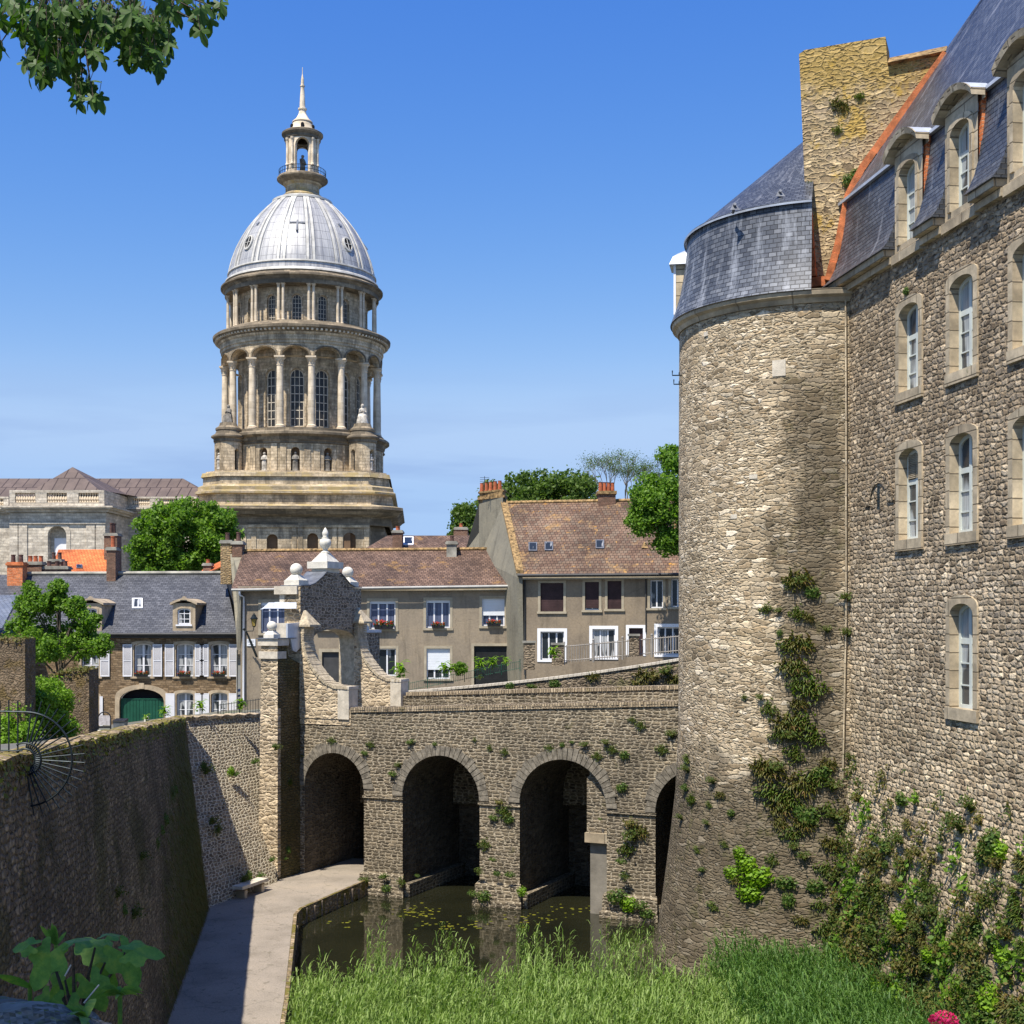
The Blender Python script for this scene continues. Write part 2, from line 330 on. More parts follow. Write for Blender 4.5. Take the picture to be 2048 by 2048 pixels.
def glassmat(name, dark=(.02, .025, .03), light=(.35, .36, .36), thr=.5, folds=True, sc=1.2, rough=.22, seed=0):
    "window glass: dark room behind, pale curtain folds where a curtain hangs"
    g = G(name); uv = g.uv(); oi = g.n('ObjectInfo').outputs['Random']
    w = g.n('TexNoise', {'Vector': g.scale(uv, (1, .25, 1)), 'Scale': sc*2, 'W': g.m('MULTIPLY', oi, 37.0)}, noise_dimensions='4D').outputs['Fac']
    f = g.noise(g.scale(uv, (9, .4, 1)), 1.0, 3, .6, False, '2D'); cur = g.mix(1.0, light, g.ramp(f, [(.3, (.55, .56, .58)), (.7, (1.1, 1.1, 1.1))]), 'MULTIPLY')
    c = g.mix(g.mapr(w, thr-.02, thr+.02), dark, cur)
    m = g.fin(c, rough, g.noise(uv, 3, 2, .5, False, '2D'), .004, .6, 0, .35); g.b.inputs['Coat Weight'].default_value = .12; g.b.inputs['Coat Roughness'].default_value = .03
    return m
def leafmat(name, cols, trans=.35, rough=.55):
    g = G(name); r = g.n('NewGeometry').outputs['Random Per Island']; n = len(cols)
    c = g.ramp(r, [(i/(n-1), cols[i]) for i in range(n)])
    g.fin(c, rough, spec=.3)
    tr = g.n('BsdfTranslucent', {'Color': g.mix(1.0, c, (1.25, 1.45, .6, 1), 'MULTIPLY')}); mxs = g.n('MixShader', {0: trans, 1: g.b.outputs[0], 2: tr.outputs[0]})
    g.t.links.new(mxs.outputs[0], g.out.inputs['Surface']); return g.mat
# ---------------------------------------------------------------- foliage in bulk (numpy)
def quads_mesh(name, V, mat, parent=None, base=(0, 0, 0), k=4):
    V = np.asarray(V, dtype=np.float32); n = len(V)//k
    if parent is not None: base = origin_of(parent)
    V = V-np.array(tuple(base), dtype=np.float32); me = bpy.data.meshes.new(name)
    me.vertices.add(len(V)); me.vertices.foreach_set('co', V.ravel()); me.loops.add(n*k); me.loops.foreach_set('vertex_index', np.arange(n*k, dtype=np.int32))
    me.polygons.add(n); me.polygons.foreach_set('loop_start', np.arange(0, n*k, k, dtype=np.int32)); me.polygons.foreach_set('loop_total', np.full(n, k, dtype=np.int32))
    me.update(calc_edges=True); return link_mesh(name, me, mat, parent, None if parent is not None else base)
def unit(a): return a/np.maximum(np.linalg.norm(a, axis=1, keepdims=True), 1e-9)
def leaf_quads(C, N, size, asp=.6, curl=.25):
    C = np.asarray(C); N = unit(np.asarray(N)); n = len(C); t = unit(np.cross(N, NR.normal(size=(n, 3)))); b = np.cross(N, t)
    s = size*NR.uniform(.65, 1.3, (n, 1)); V = np.empty((n, 4, 3))
    V[:, 0] = C-t*s; V[:, 1] = C+b*s*asp-N*s*curl; V[:, 2] = C+t*s; V[:, 3] = C-b*s*asp-N*s*curl
    return V.reshape(-1, 3)
def crown_points(c, rx, ry, rz, blobs, br, per, low=.0, squash=.92):
    "leaf positions and normals: many small clumps spread through an uneven crown, gaps between them"
    P = []; N = []
    for k in range(blobs):
        d = NR.normal(size=3); d /= np.linalg.norm(d)
        if d[2] < -.8: d[2] *= -.4
        q = NR.uniform(.45, 1.0)**.5; q *= NR.uniform(.86, 1.12); cc = np.array([c[0]+d[0]*rx*q, c[1]+d[1]*ry*q, c[2]+d[2]*rz*q]); r = br*NR.uniform(.6, 1.25)
        D = unit(NR.normal(size=(per, 3))); D[:, 2] = D[:, 2]*.8+.2; D = unit(D); rr = r*(NR.uniform(.5, 1.05, (per, 1))+NR.exponential(.16, (per, 1)))
        P.append(cc+D*rr*np.array([1, 1, squash])); N.append(unit(D+NR.normal(size=(per, 3))*.8))
    return np.concatenate(P), np.concatenate(N)
def strips(P0, DIR, L, W, droop, up=.5, seg=3):
    "arching grass or fern blades as quads; arrays of length n"
    n = len(P0); DIR = unit(DIR); side = unit(np.cross(DIR, NR.normal(size=(n, 3))*.25+np.array([0, 0, 1.])))
    L = L.reshape(-1, 1); W = W.reshape(-1, 1); droop = droop.reshape(-1, 1); V = []
    pt = lambda t: P0+DIR*L*t+np.array([0, 0, 1.])*(up*L*t-droop*L*t*t); wd = lambda t: W*(1-t**1.6)+W*.04
    for k in range(seg):
        a, b = k/seg, (k+1)/seg; q = np.empty((n, 4, 3)); q[:, 0] = pt(a)-side*wd(a); q[:, 1] = pt(a)+side*wd(a); q[:, 2] = pt(b)+side*wd(b); q[:, 3] = pt(b)-side*wd(b); V.append(q.reshape(-1, 3))
    return np.concatenate(V)
# ---------------------------------------------------------------- the materials of this place
def tower_damp(g, uv, c):
    # damp dark run of water down the round tower and the darker foot below it
    s = g.n('SeparateXYZ', {0: uv}); u, z = s.outputs[0], s.outputs[1]
    cen = g.m('ADD', u, g.m('MULTIPLY', z, -.03)); dd = g.m('ABSOLUTE', g.m('ADD', cen, 1.15))
    n = g.noise(g.scale(uv, (.9, .3, 1)), 1.0, 6, .7, False, '2D')
    k = g.m('MULTIPLY', g.mapr(g.m('ADD', dd, g.m('MULTIPLY', g.m('SUBTRACT', n, .5), 3.0)), .4, 1.6, 1, 0, True), g.mapr(z, 9.5, 6, 0, 1, True))
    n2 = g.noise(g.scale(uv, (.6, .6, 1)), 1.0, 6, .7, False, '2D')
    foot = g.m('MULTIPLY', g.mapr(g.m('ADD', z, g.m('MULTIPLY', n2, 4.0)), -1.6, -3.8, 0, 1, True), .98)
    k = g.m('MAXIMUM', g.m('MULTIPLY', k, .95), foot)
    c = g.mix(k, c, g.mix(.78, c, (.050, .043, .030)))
    mo = g.noise(uv, 1.3, 7, .75, False, '2D')
    return g.mix(g.m('MULTIPLY', g.m('MULTIPLY', g.mapr(mo, .55, .66, 0, 1, True), k), .55), c, (.05, .055, .012))
def gabletop(g, uv, c):
    s = g.n('SeparateXYZ', {0: uv}); n = g.noise(uv, .9, 7, .75, False, '2D')
    return g.mix(g.m('MULTIPLY', g.mapr(g.m('ADD', s.outputs[1], g.m('MULTIPLY', n, 6.0)), 18.6, 20.2, 0, 1, True), .62), c, (.30, .215, .045))
def mossband(g, uv, c):
    s = g.n('SeparateXYZ', {0: uv}); y, z = s.outputs[0], s.outputs[1]; n = g.noise(uv, .45, 6, .7, False, '2D')
    k = g.mapr(g.m('ADD', g.m('ADD', y, g.m('MULTIPLY', z, -1.3)), g.m('MULTIPLY', n, 9.0)), 49.5, 60.0, 0, 1, True)
    return g.mix(g.m('MULTIPLY', k, .72), c, g.mix(n, (.055, .06, .016), (.13, .105, .045)))
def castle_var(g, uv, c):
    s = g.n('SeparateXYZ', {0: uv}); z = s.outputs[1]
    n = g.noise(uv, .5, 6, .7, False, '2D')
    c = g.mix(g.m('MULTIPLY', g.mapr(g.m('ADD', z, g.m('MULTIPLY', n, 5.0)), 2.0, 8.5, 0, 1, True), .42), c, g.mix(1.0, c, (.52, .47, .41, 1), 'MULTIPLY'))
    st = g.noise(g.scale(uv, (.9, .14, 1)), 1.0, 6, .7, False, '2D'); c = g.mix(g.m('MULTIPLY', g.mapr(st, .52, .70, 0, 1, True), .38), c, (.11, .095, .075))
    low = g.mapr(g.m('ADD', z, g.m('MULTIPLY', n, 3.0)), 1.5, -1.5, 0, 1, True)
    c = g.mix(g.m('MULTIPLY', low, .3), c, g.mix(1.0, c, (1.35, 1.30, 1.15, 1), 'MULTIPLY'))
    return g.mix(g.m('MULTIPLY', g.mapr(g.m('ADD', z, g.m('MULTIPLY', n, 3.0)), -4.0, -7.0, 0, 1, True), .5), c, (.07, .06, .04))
M = {}
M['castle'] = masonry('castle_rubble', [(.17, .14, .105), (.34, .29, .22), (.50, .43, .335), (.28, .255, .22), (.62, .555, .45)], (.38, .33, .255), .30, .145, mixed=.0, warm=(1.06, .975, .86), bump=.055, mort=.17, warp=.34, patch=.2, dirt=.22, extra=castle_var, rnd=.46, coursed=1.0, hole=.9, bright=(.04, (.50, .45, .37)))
M['tower'] = masonry('tower_rubble', [(.21, .17, .115), (.37, .31, .225), (.48, .42, .32), (.30, .235, .155), (.60, .54, .44)], (.43, .375, .285), .26, .095, mixed=.5, warm=(1.04, .98, .89), bump=.032, mort=.15, warp=.55, patch=.22, dirt=.18, extra=tower_damp, rnd=.9, coursed=.6, hole=.9, bright=(.03, (.66, .61, .52)))
M['gable'] = masonry('gable_rubble', [(.22, .18, .12), (.33, .275, .18), (.42, .36, .245), (.25, .21, .155)], (.40, .335, .215), .28, .12, mixed=.7, bump=.03, mort=.15, warp=.5, dirt=.25, rnd=.8, coursed=.8, hole=.8, extra=gabletop, lichen=(.5, .54, .7, (.34, .24, .04)), moss=(1.2, .66, .6, (.07, .07, .02)))
M['bridge'] = masonry('bridge_stone', [(.075, .062, .046), (.13, .108, .078), (.19, .158, .115), (.105, .09, .07)], (.36, .315, .245), .30, .135, warm=(1.02, .985, .91), bump=.03, mort=.17, patch=.22, warp=.22, rnd=.36, coursed=1.0, hole=.5, dirt=.45, dirtcol=(.05, .045, .036), moss=(.8, .64, .5, (.07, .075, .02)))
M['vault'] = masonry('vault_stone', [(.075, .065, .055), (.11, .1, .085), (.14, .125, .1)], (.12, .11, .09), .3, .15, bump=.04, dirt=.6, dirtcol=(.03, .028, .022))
M['moatwall'] = masonry('moat_wall_stone', [(.18, .135, .09), (.26, .205, .14), (.34, .275, .195), (.21, .17, .125)], (.20, .165, .12), .25, .115, extra=mossband, warm=(1.04, .98, .90), patch=.3, bump=.09, mort=.16, warp=.4, rnd=.6, coursed=1.0, hole=.8, dirt=.5, dirtcol=(.06, .05, .03), moss=(.30, .50, .65, (.065, .065, .018)))
M['litwall'] = masonry('pale_jointed_rubble', [(.15, .115, .08), (.22, .175, .125), (.30, .245, .18), (.18, .145, .105)], (.60, .54, .43), .25, .125, warm=(1.0, .98, .9), bump=.05, mort=.2, warp=.35, dirt=.25, rnd=.55, coursed=1.0, moss=(.9, .64, .5, (.08, .09, .02)))
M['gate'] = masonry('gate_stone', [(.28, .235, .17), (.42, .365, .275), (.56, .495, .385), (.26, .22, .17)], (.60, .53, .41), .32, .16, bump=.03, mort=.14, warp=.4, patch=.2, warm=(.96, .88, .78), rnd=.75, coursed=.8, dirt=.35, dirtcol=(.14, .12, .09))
M['gateshade'] = masonry('shaded_gate_stone', [(.12, .105, .085), (.18, .158, .128), (.23, .21, .185), (.14, .13, .115)], (.40, .365, .31), .28, .15, bump=.025, mort=.14, warp=.35, rnd=.6, coursed=1.0, dirt=.2)  # darker copy of the gate stone: shade painted in for the sunless face
M['coping'] = masonry('coping_brick', [(.28, .24, .18), (.38, .33, .25), (.46, .41, .32)], (.22, .19, .15), .11, .5, 'course', bump=.03, mort=.05, dirt=.4, moss=(.9, .6, .5, (.13, .12, .04)))
M['mosscoping'] = masonry('mossy_coping', [(.24, .19, .13), (.32, .26, .18), (.40, .34, .25)], (.20, .17, .12), .28, .14, bump=.05, dirt=.4, moss=(1.1, .46, .85, (.13, .12, .015)))
M['retain'] = masonry('retaining_wall_stone', [(.10, .085, .065), (.17, .148, .115), (.25, .22, .175), (.14, .12, .095)], (.27, .235, .185), .33, .13, bump=.05, mort=.18, warp=.5, dirt=.4, moss=(.5, .6, .6, (.08, .09, .025)), rnd=.95, coursed=.5, hole=.9)
M['garden'] = masonry('garden_wall_stone', [(.13, .10, .07), (.19, .15, .11), (.23, .19, .145)], (.20, .165, .12), .16, .12, bump=.05, mort=.2, warp=.6, rnd=1.0, dirt=.6, moss=(.9, .50, .7, (.12, .09, .03)))
M['brownstone'] = masonry('brown_house_stone', [(.13, .095, .06), (.19, .145, .095), (.25, .195, .135)], (.14, .11, .08), .32, .14, 'course', bump=.025, mort=.1, dirt=.3)
M['brick'] = masonry('chimney_brick', [(.12, .065, .05), (.19, .10, .075), (.24, .14, .105)], (.26, .22, .18), .22, .075, 'course', bump=.012, mort=.14, dirt=.5, dirtcol=(.05, .04, .035))
M['orangebrick'] = masonry('orange_brick', [(.45, .13, .05), (.56, .18, .07), (.62, .24, .11)], (.42, .30, .22), .22, .1, 'course', bump=.012, mort=.12, dirt=.2)
M['pointed'] = masonry('stack_stone', [(.22, .17, .10), (.34, .27, .16), (.27, .2, .12)], (.28, .23, .16), .28, .12, bump=.04, dirt=.3)
def sooty(g, uv, c):
    s = g.n('SeparateXYZ', {0: uv}); n = g.noise(g.scale(uv, (.5, .12, 1)), 1.0, 6, .7, False, '2D'); n2 = g.noise(uv, .18, 6, .7, False, '2D')
    k = g.m('MULTIPLY', g.mapr(n, .44, .66, 0, 1, True), .85); c = g.mix(k, c, g.mix(.75, c, (.085, .078, .068)))
    return g.mix(g.m('MULTIPLY', g.mapr(n2, .5, .66, 0, 1, True), .45), c, (.15, .125, .085))
M['ashlar'] = masonry('cathedral_ashlar', [(.44, .385, .295), (.51, .45, .35), (.57, .51, .41), (.48, .42, .32)], (.28, .24, .175), 1.1, .5, 'course', bump=.03, mort=.05, warp=.02, dirt=.3, dirtcol=(.13, .11, .08), extra=sooty, dirt_sc=.08)
M['ashlar2'] = masonry('wing_ashlar', [(.44, .40, .345), (.50, .46, .40), (.55, .51, .445)], (.34, .30, .25), 1.4, .45, 'course', bump=.02, mort=.05, warp=.02, dirt=.06, dirtcol=(.30, .275, .24), dirt_sc=.06, warm=(1.0, .97, .91))
M['colstone'] = masonry('column_stone', [(.50, .46, .385), (.60, .55, .47), (.64, .60, .52)], (.42, .37, .29), 8, 1.1, 'course', bump=.01, mort=.02, warp=.01, dirt=.3, dirtcol=(.2, .17, .12), dirt_sc=.2)
def lich(g, uv, c):
    ln = g.noise(uv, .35, 6, .7, False, '2D'); return g.mix(g.m('MULTIPLY', g.mapr(ln, .46, .6, 0, 1, True), .7), c, (.32, .26, .12))
M['cornice'] = masonry('sooty_cornice', [(.12, .108, .088), (.18, .16, .13), (.25, .222, .175)], (.13, .11, .085), 1.6, .6, 'course', bump=.02, mort=.03, warp=.02, dirt=.7, dirtcol=(.07, .065, .055), dirt_sc=.15)
M['ledge'] = masonry('lichened_ledge', [(.30, .265, .20), (.38, .335, .26), (.42, .38, .29)], (.2, .17, .13), 1.6, .6, 'course', bump=.02, mort=.03, warp=.02, dirt=.5, dirtcol=(.10, .09, .06), dirt_sc=.12, extra=lich)
M['nichebrown'] = plain('niche_render', (.17, .105, .06), .9, sc=.6)
M['statue'] = plain('weathered_statue_stone', (.42, .385, .33), .9, var=.35, sc=1.4)
M['statuedark'] = plain('sooty_statue_stone', (.21, .19, .16), .9, var=.4, sc=1.0)
M['whitestone'] = plain('white_limestone', (.62, .585, .50), .85, var=.1, sc=3, bump=.01)
M['palestone'] = plain('pale_lintel_stone', (.56, .50, .40), .85, var=.14, sc=2.5, bump=.015)
M['surround'] = masonry('window_surround_stone', [(.36, .30, .22), (.44, .375, .28), (.50, .43, .325)], (.20, .165, .12), 1.5, .46, 'course', bump=.02, mort=.05, warp=.015, dirt=.45, dirtcol=(.13, .115, .09), dirt_sc=.5, warm=(1.0, .97, .9))
M['tanstone'] = plain('tan_buttress_stone', (.46, .385, .27), .9, var=.2, sc=5, bump=.02)
M['yellowstone'] = plain('yellow_arch_stone', (.40, .32, .22), .9, var=.16, sc=1.6, bump=.015)
M['slate'] = roofmat('castle_slate', [(.045, .050, .060), (.065, .072, .085), (.09, .098, .112)], .24, .13, .012, rough=.42, streaks=(.56, .5, (.30, .31, .34)), spec=.5, gap=(.015, .016, .02), big=.25)
M['slatelit'] = roofmat('sunlit_tower_slate', [(.055, .062, .078), (.085, .095, .115), (.15, .16, .18)], .26, .15, .010, rough=.5, streaks=(.50, .5, (.34, .36, .40)), spec=.35, gap=(.02, .022, .028), big=.3)  # paler copy of the slate, sunlight on the lower tower roof painted in
M['houseslate'] = roofmat('house_slate', [(.060, .062, .068), (.085, .087, .094), (.11, .112, .12)], .3, .2, .02, rough=.5, streaks=(.62, .4, (.22, .22, .23)), spec=.4, big=.2)
M['paleslate'] = roofmat('pale_house_slate', [(.13, .15, .19), (.17, .19, .23)], .3, .2, .02, rough=.5, spec=.4, big=.2)
M['tile'] = roofmat('brown_tile', [(.095, .058, .040), (.135, .083, .057), (.17, .108, .076)], .24, .26, .06, rough=.85, lichen=[(.5, .60, .7, (.30, .17, .06)), (2.6, .66, .8, (.42, .20, .04))], gap=(.03, .02, .018))
M['tilelichen'] = roofmat('lichened_brown_tile', [(.115, .068, .045), (.145, .090, .060), (.17, .112, .075), (.15, .108, .076)], .24, .27, .06, rough=.88, lichen=[(.4, .54, .6, (.32, .20, .09)), (1.6, .62, .85, (.48, .24, .04)), (.9, .64, .55, (.30, .28, .20))], gap=(.035, .025, .02))
M['orangetile'] = roofmat('orange_tile', [(.55, .14, .04), (.66, .20, .06)], .24, .3, .07, rough=.8, gap=(.2, .04, .015))
M['seamroof'] = roofmat('brown_metal_roof', [(.115, .085, .068), (.135, .10, .082)], 1.7, 4.5, .05, rough=.6, gap=(.045, .03, .025), big=.2, seam=.10)
M['capterra'] = plain('terracotta_capping', (.50, .16, .06), .8, var=.25, sc=3, bump=.02)
M['capochre'] = plain('lichened_terracotta', (.26, .17, .075), .85, var=.45, sc=5, bump=.02)
M['zinc'] = plain('zinc_sheet', (.50, .53, .58), .45, .3, var=.12, sc=2)
M['lead'] = plain('dark_lead_sheet', (.15, .16, .18), .45, .3, var=.2, sc=3)
M['render'] = streaky('grey_beige_render', (.27, .222, .162), .45)
M['renderb'] = streaky('taupe_render', (.24, .193, .138), .5, 11.0)
M['rendergable'] = streaky('grey_cement_render', (.215, .198, .15), .5, 5.0)
M['trim'] = plain('beige_trim', (.36, .31, .225), .9, var=.1, sc=2)
M['whitepaint'] = plain('white_paint', (.76, .76, .77), .5, var=.03)
M['shutter'] = plain('white_shutter_paint', (.66, .66, .68), .55, var=.04)
M['louvre'] = plain('shaded_louvre_paint', (.52, .51, .52), .6, var=.03)
M['bluepaint'] = plain('pale_green_blue_paint', (.56, .59, .54), .5, var=.06)
M['darkshutter'] = plain('dark_brown_shutter', (.045, .024, .024), .6, var=.2)
M['garage'] = plain('black_garage_slats', (.016, .017, .018), .5, var=.2)
M['greendoor'] = plain('dark_green_paint', (.012, .075, .045), .45, var=.12)
M['iron'] = plain('painted_iron', (.025, .032, .034), .4, .4, var=.3)
M['irongrey'] = plain('greyish_blue_iron', (.022, .030, .034), .42, .4, var=.25, sc=8)
M['wood'] = plain('weathered_wood', (.16, .125, .09), .9, var=.3, sc=4)
M['greywood'] = plain('grey_wooden_rail', (.28, .255, .22), .8, var=.1)
M['bark'] = plain('bark', (.10, .08, .06), .95, var=.3, sc=6, bump=.02)
M['barkpale'] = plain('pale_bark', (.20, .17, .135), .95, var=.3, sc=6)
M['terracotta'] = plain('chimney_pot_clay', (.38, .11, .05), .85, var=.25, sc=3)
M['darkclay'] = plain('sooty_chimney_pot', (.10, .055, .045), .85, var=.3, sc=3)
M['cement'] = plain('stack_cement', (.28, .265, .22), .95, var=.25, sc=1.2)
M['black'] = plain('black_plastic', (.02, .02, .022), .5)
M['lampglass'] = plain('amber_lamp_glass', (.30, .22, .06), .25)
M['signwhite'] = plain('white_enamel', (.72, .75, .78), .4, var=.03)
M['signink'] = plain('dark_blue_lettering', (.05, .06, .12), .5)
M['paper'] = plain('notice_paper', (.45, .42, .42), .6, var=.2, sc=6)
M['gutter'] = plain('grey_gutter', (.34, .33, .30), .6)
M['darkgutter'] = plain('dark_gutter', (.05, .05, .05), .6)
M['concrete'] = plain('pale_concrete', (.20, .18, .145), .9, var=.14, sc=1.5, bump=.01)
M['voussoir'] = plain('arch_ring_stone', (.20, .175, .135), .95, var=.3, sc=5, bump=.02)
M['darkvoid'] = plain('unlit_depth', (.01, .01, .012), .9)  # near-black painted for the shade inside openings and niches
M['glassdark'] = glassmat('dark_window_glass', thr=.62)
M['glasscurtain'] = glassmat('curtained_window_glass', (.03, .035, .04), (.42, .43, .43), .46)
M['glassblue'] = glassmat('blue_curtained_glass', (.03, .04, .08), (.10, .12, .19), .35)
M['glasscastle'] = glassmat('castle_window_glass', (.05, .055, .06), (.42, .45, .45), .50, sc=.7)
M['glasschurch'] = glassmat('leaded_church_glass', (.022, .021, .02), (.06, .06, .055), .6, sc=.6, rough=.45)
# lead sheets of the dome
g = G('dome_lead'); uv = g.uv()
br = g.n('TexBrick', {'Vector': uv, 'Color1': (0, 0, 0, 1), 'Color2': (1, 1, 1, 1), 'Mortar': (0, 0, 0, 1), 'Scale': 1.0, 'Mortar Size': .03, 'Mortar Smooth': .5, 'Brick Width': 1.05, 'Row Height': 1.5}, offset=0)
key = g.n('SeparateColor', {0: br.outputs['Color']}).outputs[0]
c = g.ramp(key, [(0, (.24, .24, .25)), (1, (.34, .335, .335))])
st = g.noise(g.scale(uv, (1.0, .07, 1)), 1.0, 6, .7, False, '2D'); c = g.mix(g.m('MULTIPLY', g.mapr(st, .40, .62, 0, 1, True), .6), c, (.54, .53, .50))
st = g.noise(g.scale(uv, (1.4, .1, 1)), 1.3, 6, .7, False, '2D'); c = g.mix(g.m('MULTIPLY', g.mapr(st, .55, .7, 0, 1, True), .5), c, (.20, .22, .27))
c = g.mix(g.m('MULTIPLY', br.outputs['Fac'], .8), c, (.17, .17, .18))
M['domelead'] = g.fin(c, .5, g.m('SUBTRACT', 1.0, br.outputs['Fac']), .04, 1, .15, .4)
M['domerib'] = plain('pale_lead_rib', (.50, .48, .43), .55, .1, var=.16, sc=.6)
# moat water: dark, still, a little ripple
g = G('moat_water'); v = g.obj(); n = g.noise(g.scale(v, (1, 1, 1)), .7, 3, .6); dn = g.noise(v, .25, 4, .6)
M['water'] = g.fin(g.ramp(dn, [(.35, (.010, .011, .006)), (.7, (.020, .020, .010))]), .045, g.m('ADD', n, g.m('MULTIPLY', g.noise(v, 4, 2, .5), .12)), .012, .6, 0, .7)
g = G('gravel_path'); v = g.obj(); a = g.noise(v, 22, 5, .8); b2 = g.noise(v, .45, 5, .6); c = g.ramp(a, [(.25, (.16, .137, .108)), (.5, (.28, .24, .192)), (.78, (.40, .345, .28))])
vo = g.n('TexVoronoi', {'Vector': v, 'Scale': 14.0}); c = g.mix(g.mapr(vo.outputs['Distance'], .10, .05), c, (.20, .18, .155)); c = g.mix(1.0, c, g.ramp(b2, [(.3, (.72, .72, .70)), (.5, (1, 1, 1)), (.7, (1.16, 1.14, 1.1))]), 'MULTIPLY'); sp_ = g.noise(v, 3.5, 2, .5); c = g.mix(g.m('MULTIPLY', g.mapr(sp_, .66, .69), .5), c, (.12, .105, .07)); vo2 = g.n('TexVoronoi', {'Vector': g.vec('ADD', v, g.scale(g.noise(v, 1.2, 5, .7, True), (.9, .9, 0))), 'Scale': .42}, feature='DISTANCE_TO_EDGE'); c = g.mix(g.m('MULTIPLY', g.mapr(vo2.outputs[0], .012, .0), .45), c, (.10, .09, .06))
M['path'] = g.fin(c, .95, a, .01)
g = G('mud_and_roots'); v = g.obj(); a = g.noise(v, 3, 6, .7); M['mud'] = g.fin(g.ramp(a, [(.3, (.025, .03, .012)), (.7, (.06, .07, .025))]), .9, a, .1)
g = G('street_ground'); v = g.obj(); a = g.noise(v, .25, 7, .7); M['ground'] = g.fin(g.ramp(a, [(.3, (.10, .10, .085)), (.5, (.14, .135, .12)), (.7, (.10, .13, .05))]), .95, g.noise(v, 5, 5, .7), .03)
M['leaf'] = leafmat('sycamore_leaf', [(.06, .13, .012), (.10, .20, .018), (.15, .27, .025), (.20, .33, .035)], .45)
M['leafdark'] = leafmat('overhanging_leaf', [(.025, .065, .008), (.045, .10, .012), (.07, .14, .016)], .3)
M['leaffar'] = leafmat('far_tree_leaf', [(.06, .11, .018), (.09, .15, .025), (.13, .20, .035)], .4)
M['leafbush'] = leafmat('bush_leaf', [(.12, .22, .02), (.17, .30, .025), (.22, .38, .035)])
M['leafyellow'] = leafmat('yellow_green_leaf', [(.14, .26, .01), (.20, .34, .015), (.10, .2, .012)])
M['fern'] = leafmat('wall_fern', [(.04, .075, .012), (.07, .11, .018), (.11, .145, .028), (.13, .09, .025)])
M['fernmix'] = leafmat('green_wall_fern', [(.05, .10, .015), (.09, .15, .02), (.13, .19, .03), (.10, .13, .02), (.15, .10, .025)])
M['fernbrown'] = leafmat('rusty_fern', [(.17, .10, .025), (.10, .11, .02), (.11, .12, .025), (.15, .12, .03), (.08, .11, .02)], .25)
M['reed'] = leafmat('reed_blade', [(.075, .14, .025), (.145, .235, .04), (.21, .31, .065), (.33, .43, .14), (.12, .20, .035)], .35)
M['reeddark'] = leafmat('dark_reed_blade', [(.06, .14, .03), (.10, .20, .04), (.16, .27, .06), (.07, .15, .05)], .35)
M['wallleaf'] = leafmat('muted_wall_leaf', [(.05, .10, .02), (.08, .145, .025), (.12, .19, .04), (.13, .13, .03)], .35)
M['lilypad'] = leafmat('lily_leaf', [(.16, .17, .02), (.24, .22, .02), (.10, .13, .02)], .1)
M['redflower'] = leafmat('red_petal', [(.55, .04, .02), (.7, .10, .05), (.45, .02, .03)], .2)
M['pinkflower'] = leafmat('pink_petal', [(.55, .01, .09), (.75, .03, .16), (.6, .04, .14)], .25)
M['bigleaf_'] = leafmat('broad_leaf', [(.06, .14, .03), (.08, .18, .03), (.12, .22, .025)], .35)
g = G('veined_broad_leaf'); v = g.obj(); a = g.noise(v, 30, 5, .7); wv = g.n('TexWave', {'Vector': v, 'Scale': 42.0, 'Distortion': 6.0, 'Detail': 3.0}).outputs['Fac']
c = g.ramp(a, [(.3, (.09, .19, .035)), (.5, (.15, .28, .05)), (.72, (.30, .38, .06))]); g.fin(c, .5, g.noise(v, 60, 4, .7), .004)
tr_ = g.n('BsdfTranslucent', {'Color': g.mix(1.0, c, (1.4, 1.5, .5, 1), 'MULTIPLY')}); ms_ = g.n('MixShader', {0: .35, 1: g.b.outputs[0], 2: tr_.outputs[0]}); g.t.links.new(ms_.outputs[0], g.out.inputs['Surface']); M['bigleaf'] = g.mat
M['moss'] = leafmat('moss_tuft', [(.14, .16, .01), (.22, .21, .015), (.10, .12, .015)], .1)
# ================================================================ SETTING: ground, water, path
ZW = -11.5; ZP = -10.9
def struct(name, mb, m, base=None): return tag(mb.build(name, m, None, base), kind='structure')
mb = MB()
I = [(-5.6, -8, -1.6), (-8.5, 20.7, -3.1), (-13.9, 54.6, -4.75), (-12.3, 61.2, -4.75), (-9.9, 62.8, -4.6), (-7.6, 66.0, -4.3), (-4, 66.2, -3.9), (3, 65.4, -3.0), (9.5, 64.6, -2.3), (40, 58, -1.8), (70, 10, -1.8)]
Mi = [(-40, -8, -2.5), (-40, 20, -4), (-42, 62, -6.5), (-26, 84, -6.9), (-17, 82, -5.8), (-9, 81, -5.1), (-4, 81, -4.7), (2.5, 79, -3.6), (10.5, 77, -2.9), (60, 76, -1.8), (110, 20, -1.8)]
O = [(-3000, -400, -9), (-3000, 1200, -9), (-2600, 3000, -9), (-1600, 3500, -9), (-900, 3500, -9), (-300, 3500, -9), (0, 3500, -9), (500, 3500, -9), (1200, 3500, -9), (3000, 2500, -9), (3000, 0, -9)]
Mo = [(-160, -60, -6), (-160, 60, -8), (-120, 200, -8), (-70, 240, -8), (-35, 250, -8), (-20, 250, -7), (0, 250, -7), (20, 240, -6), (60, 220, -5), (180, 180, -4), (240, 0, -4)]
mb.grid([I, Mi, Mo, O], None, False)
struct('ground', mb, M['ground'])
mb = MB(); mb.face([(-14, -6, ZW-1.2), (40, -6, ZW-1.2), (40, 67, ZW-1.2), (-14, 67, ZW-1.2)]); struct('moat_bed', mb, M['mud'])
mb = MB(); mb.face([(-13.5, 0, ZW), (16, 0, ZW), (16, 66, ZW), (-13.5, 66, ZW)]); struct('water', mb, M['water'])
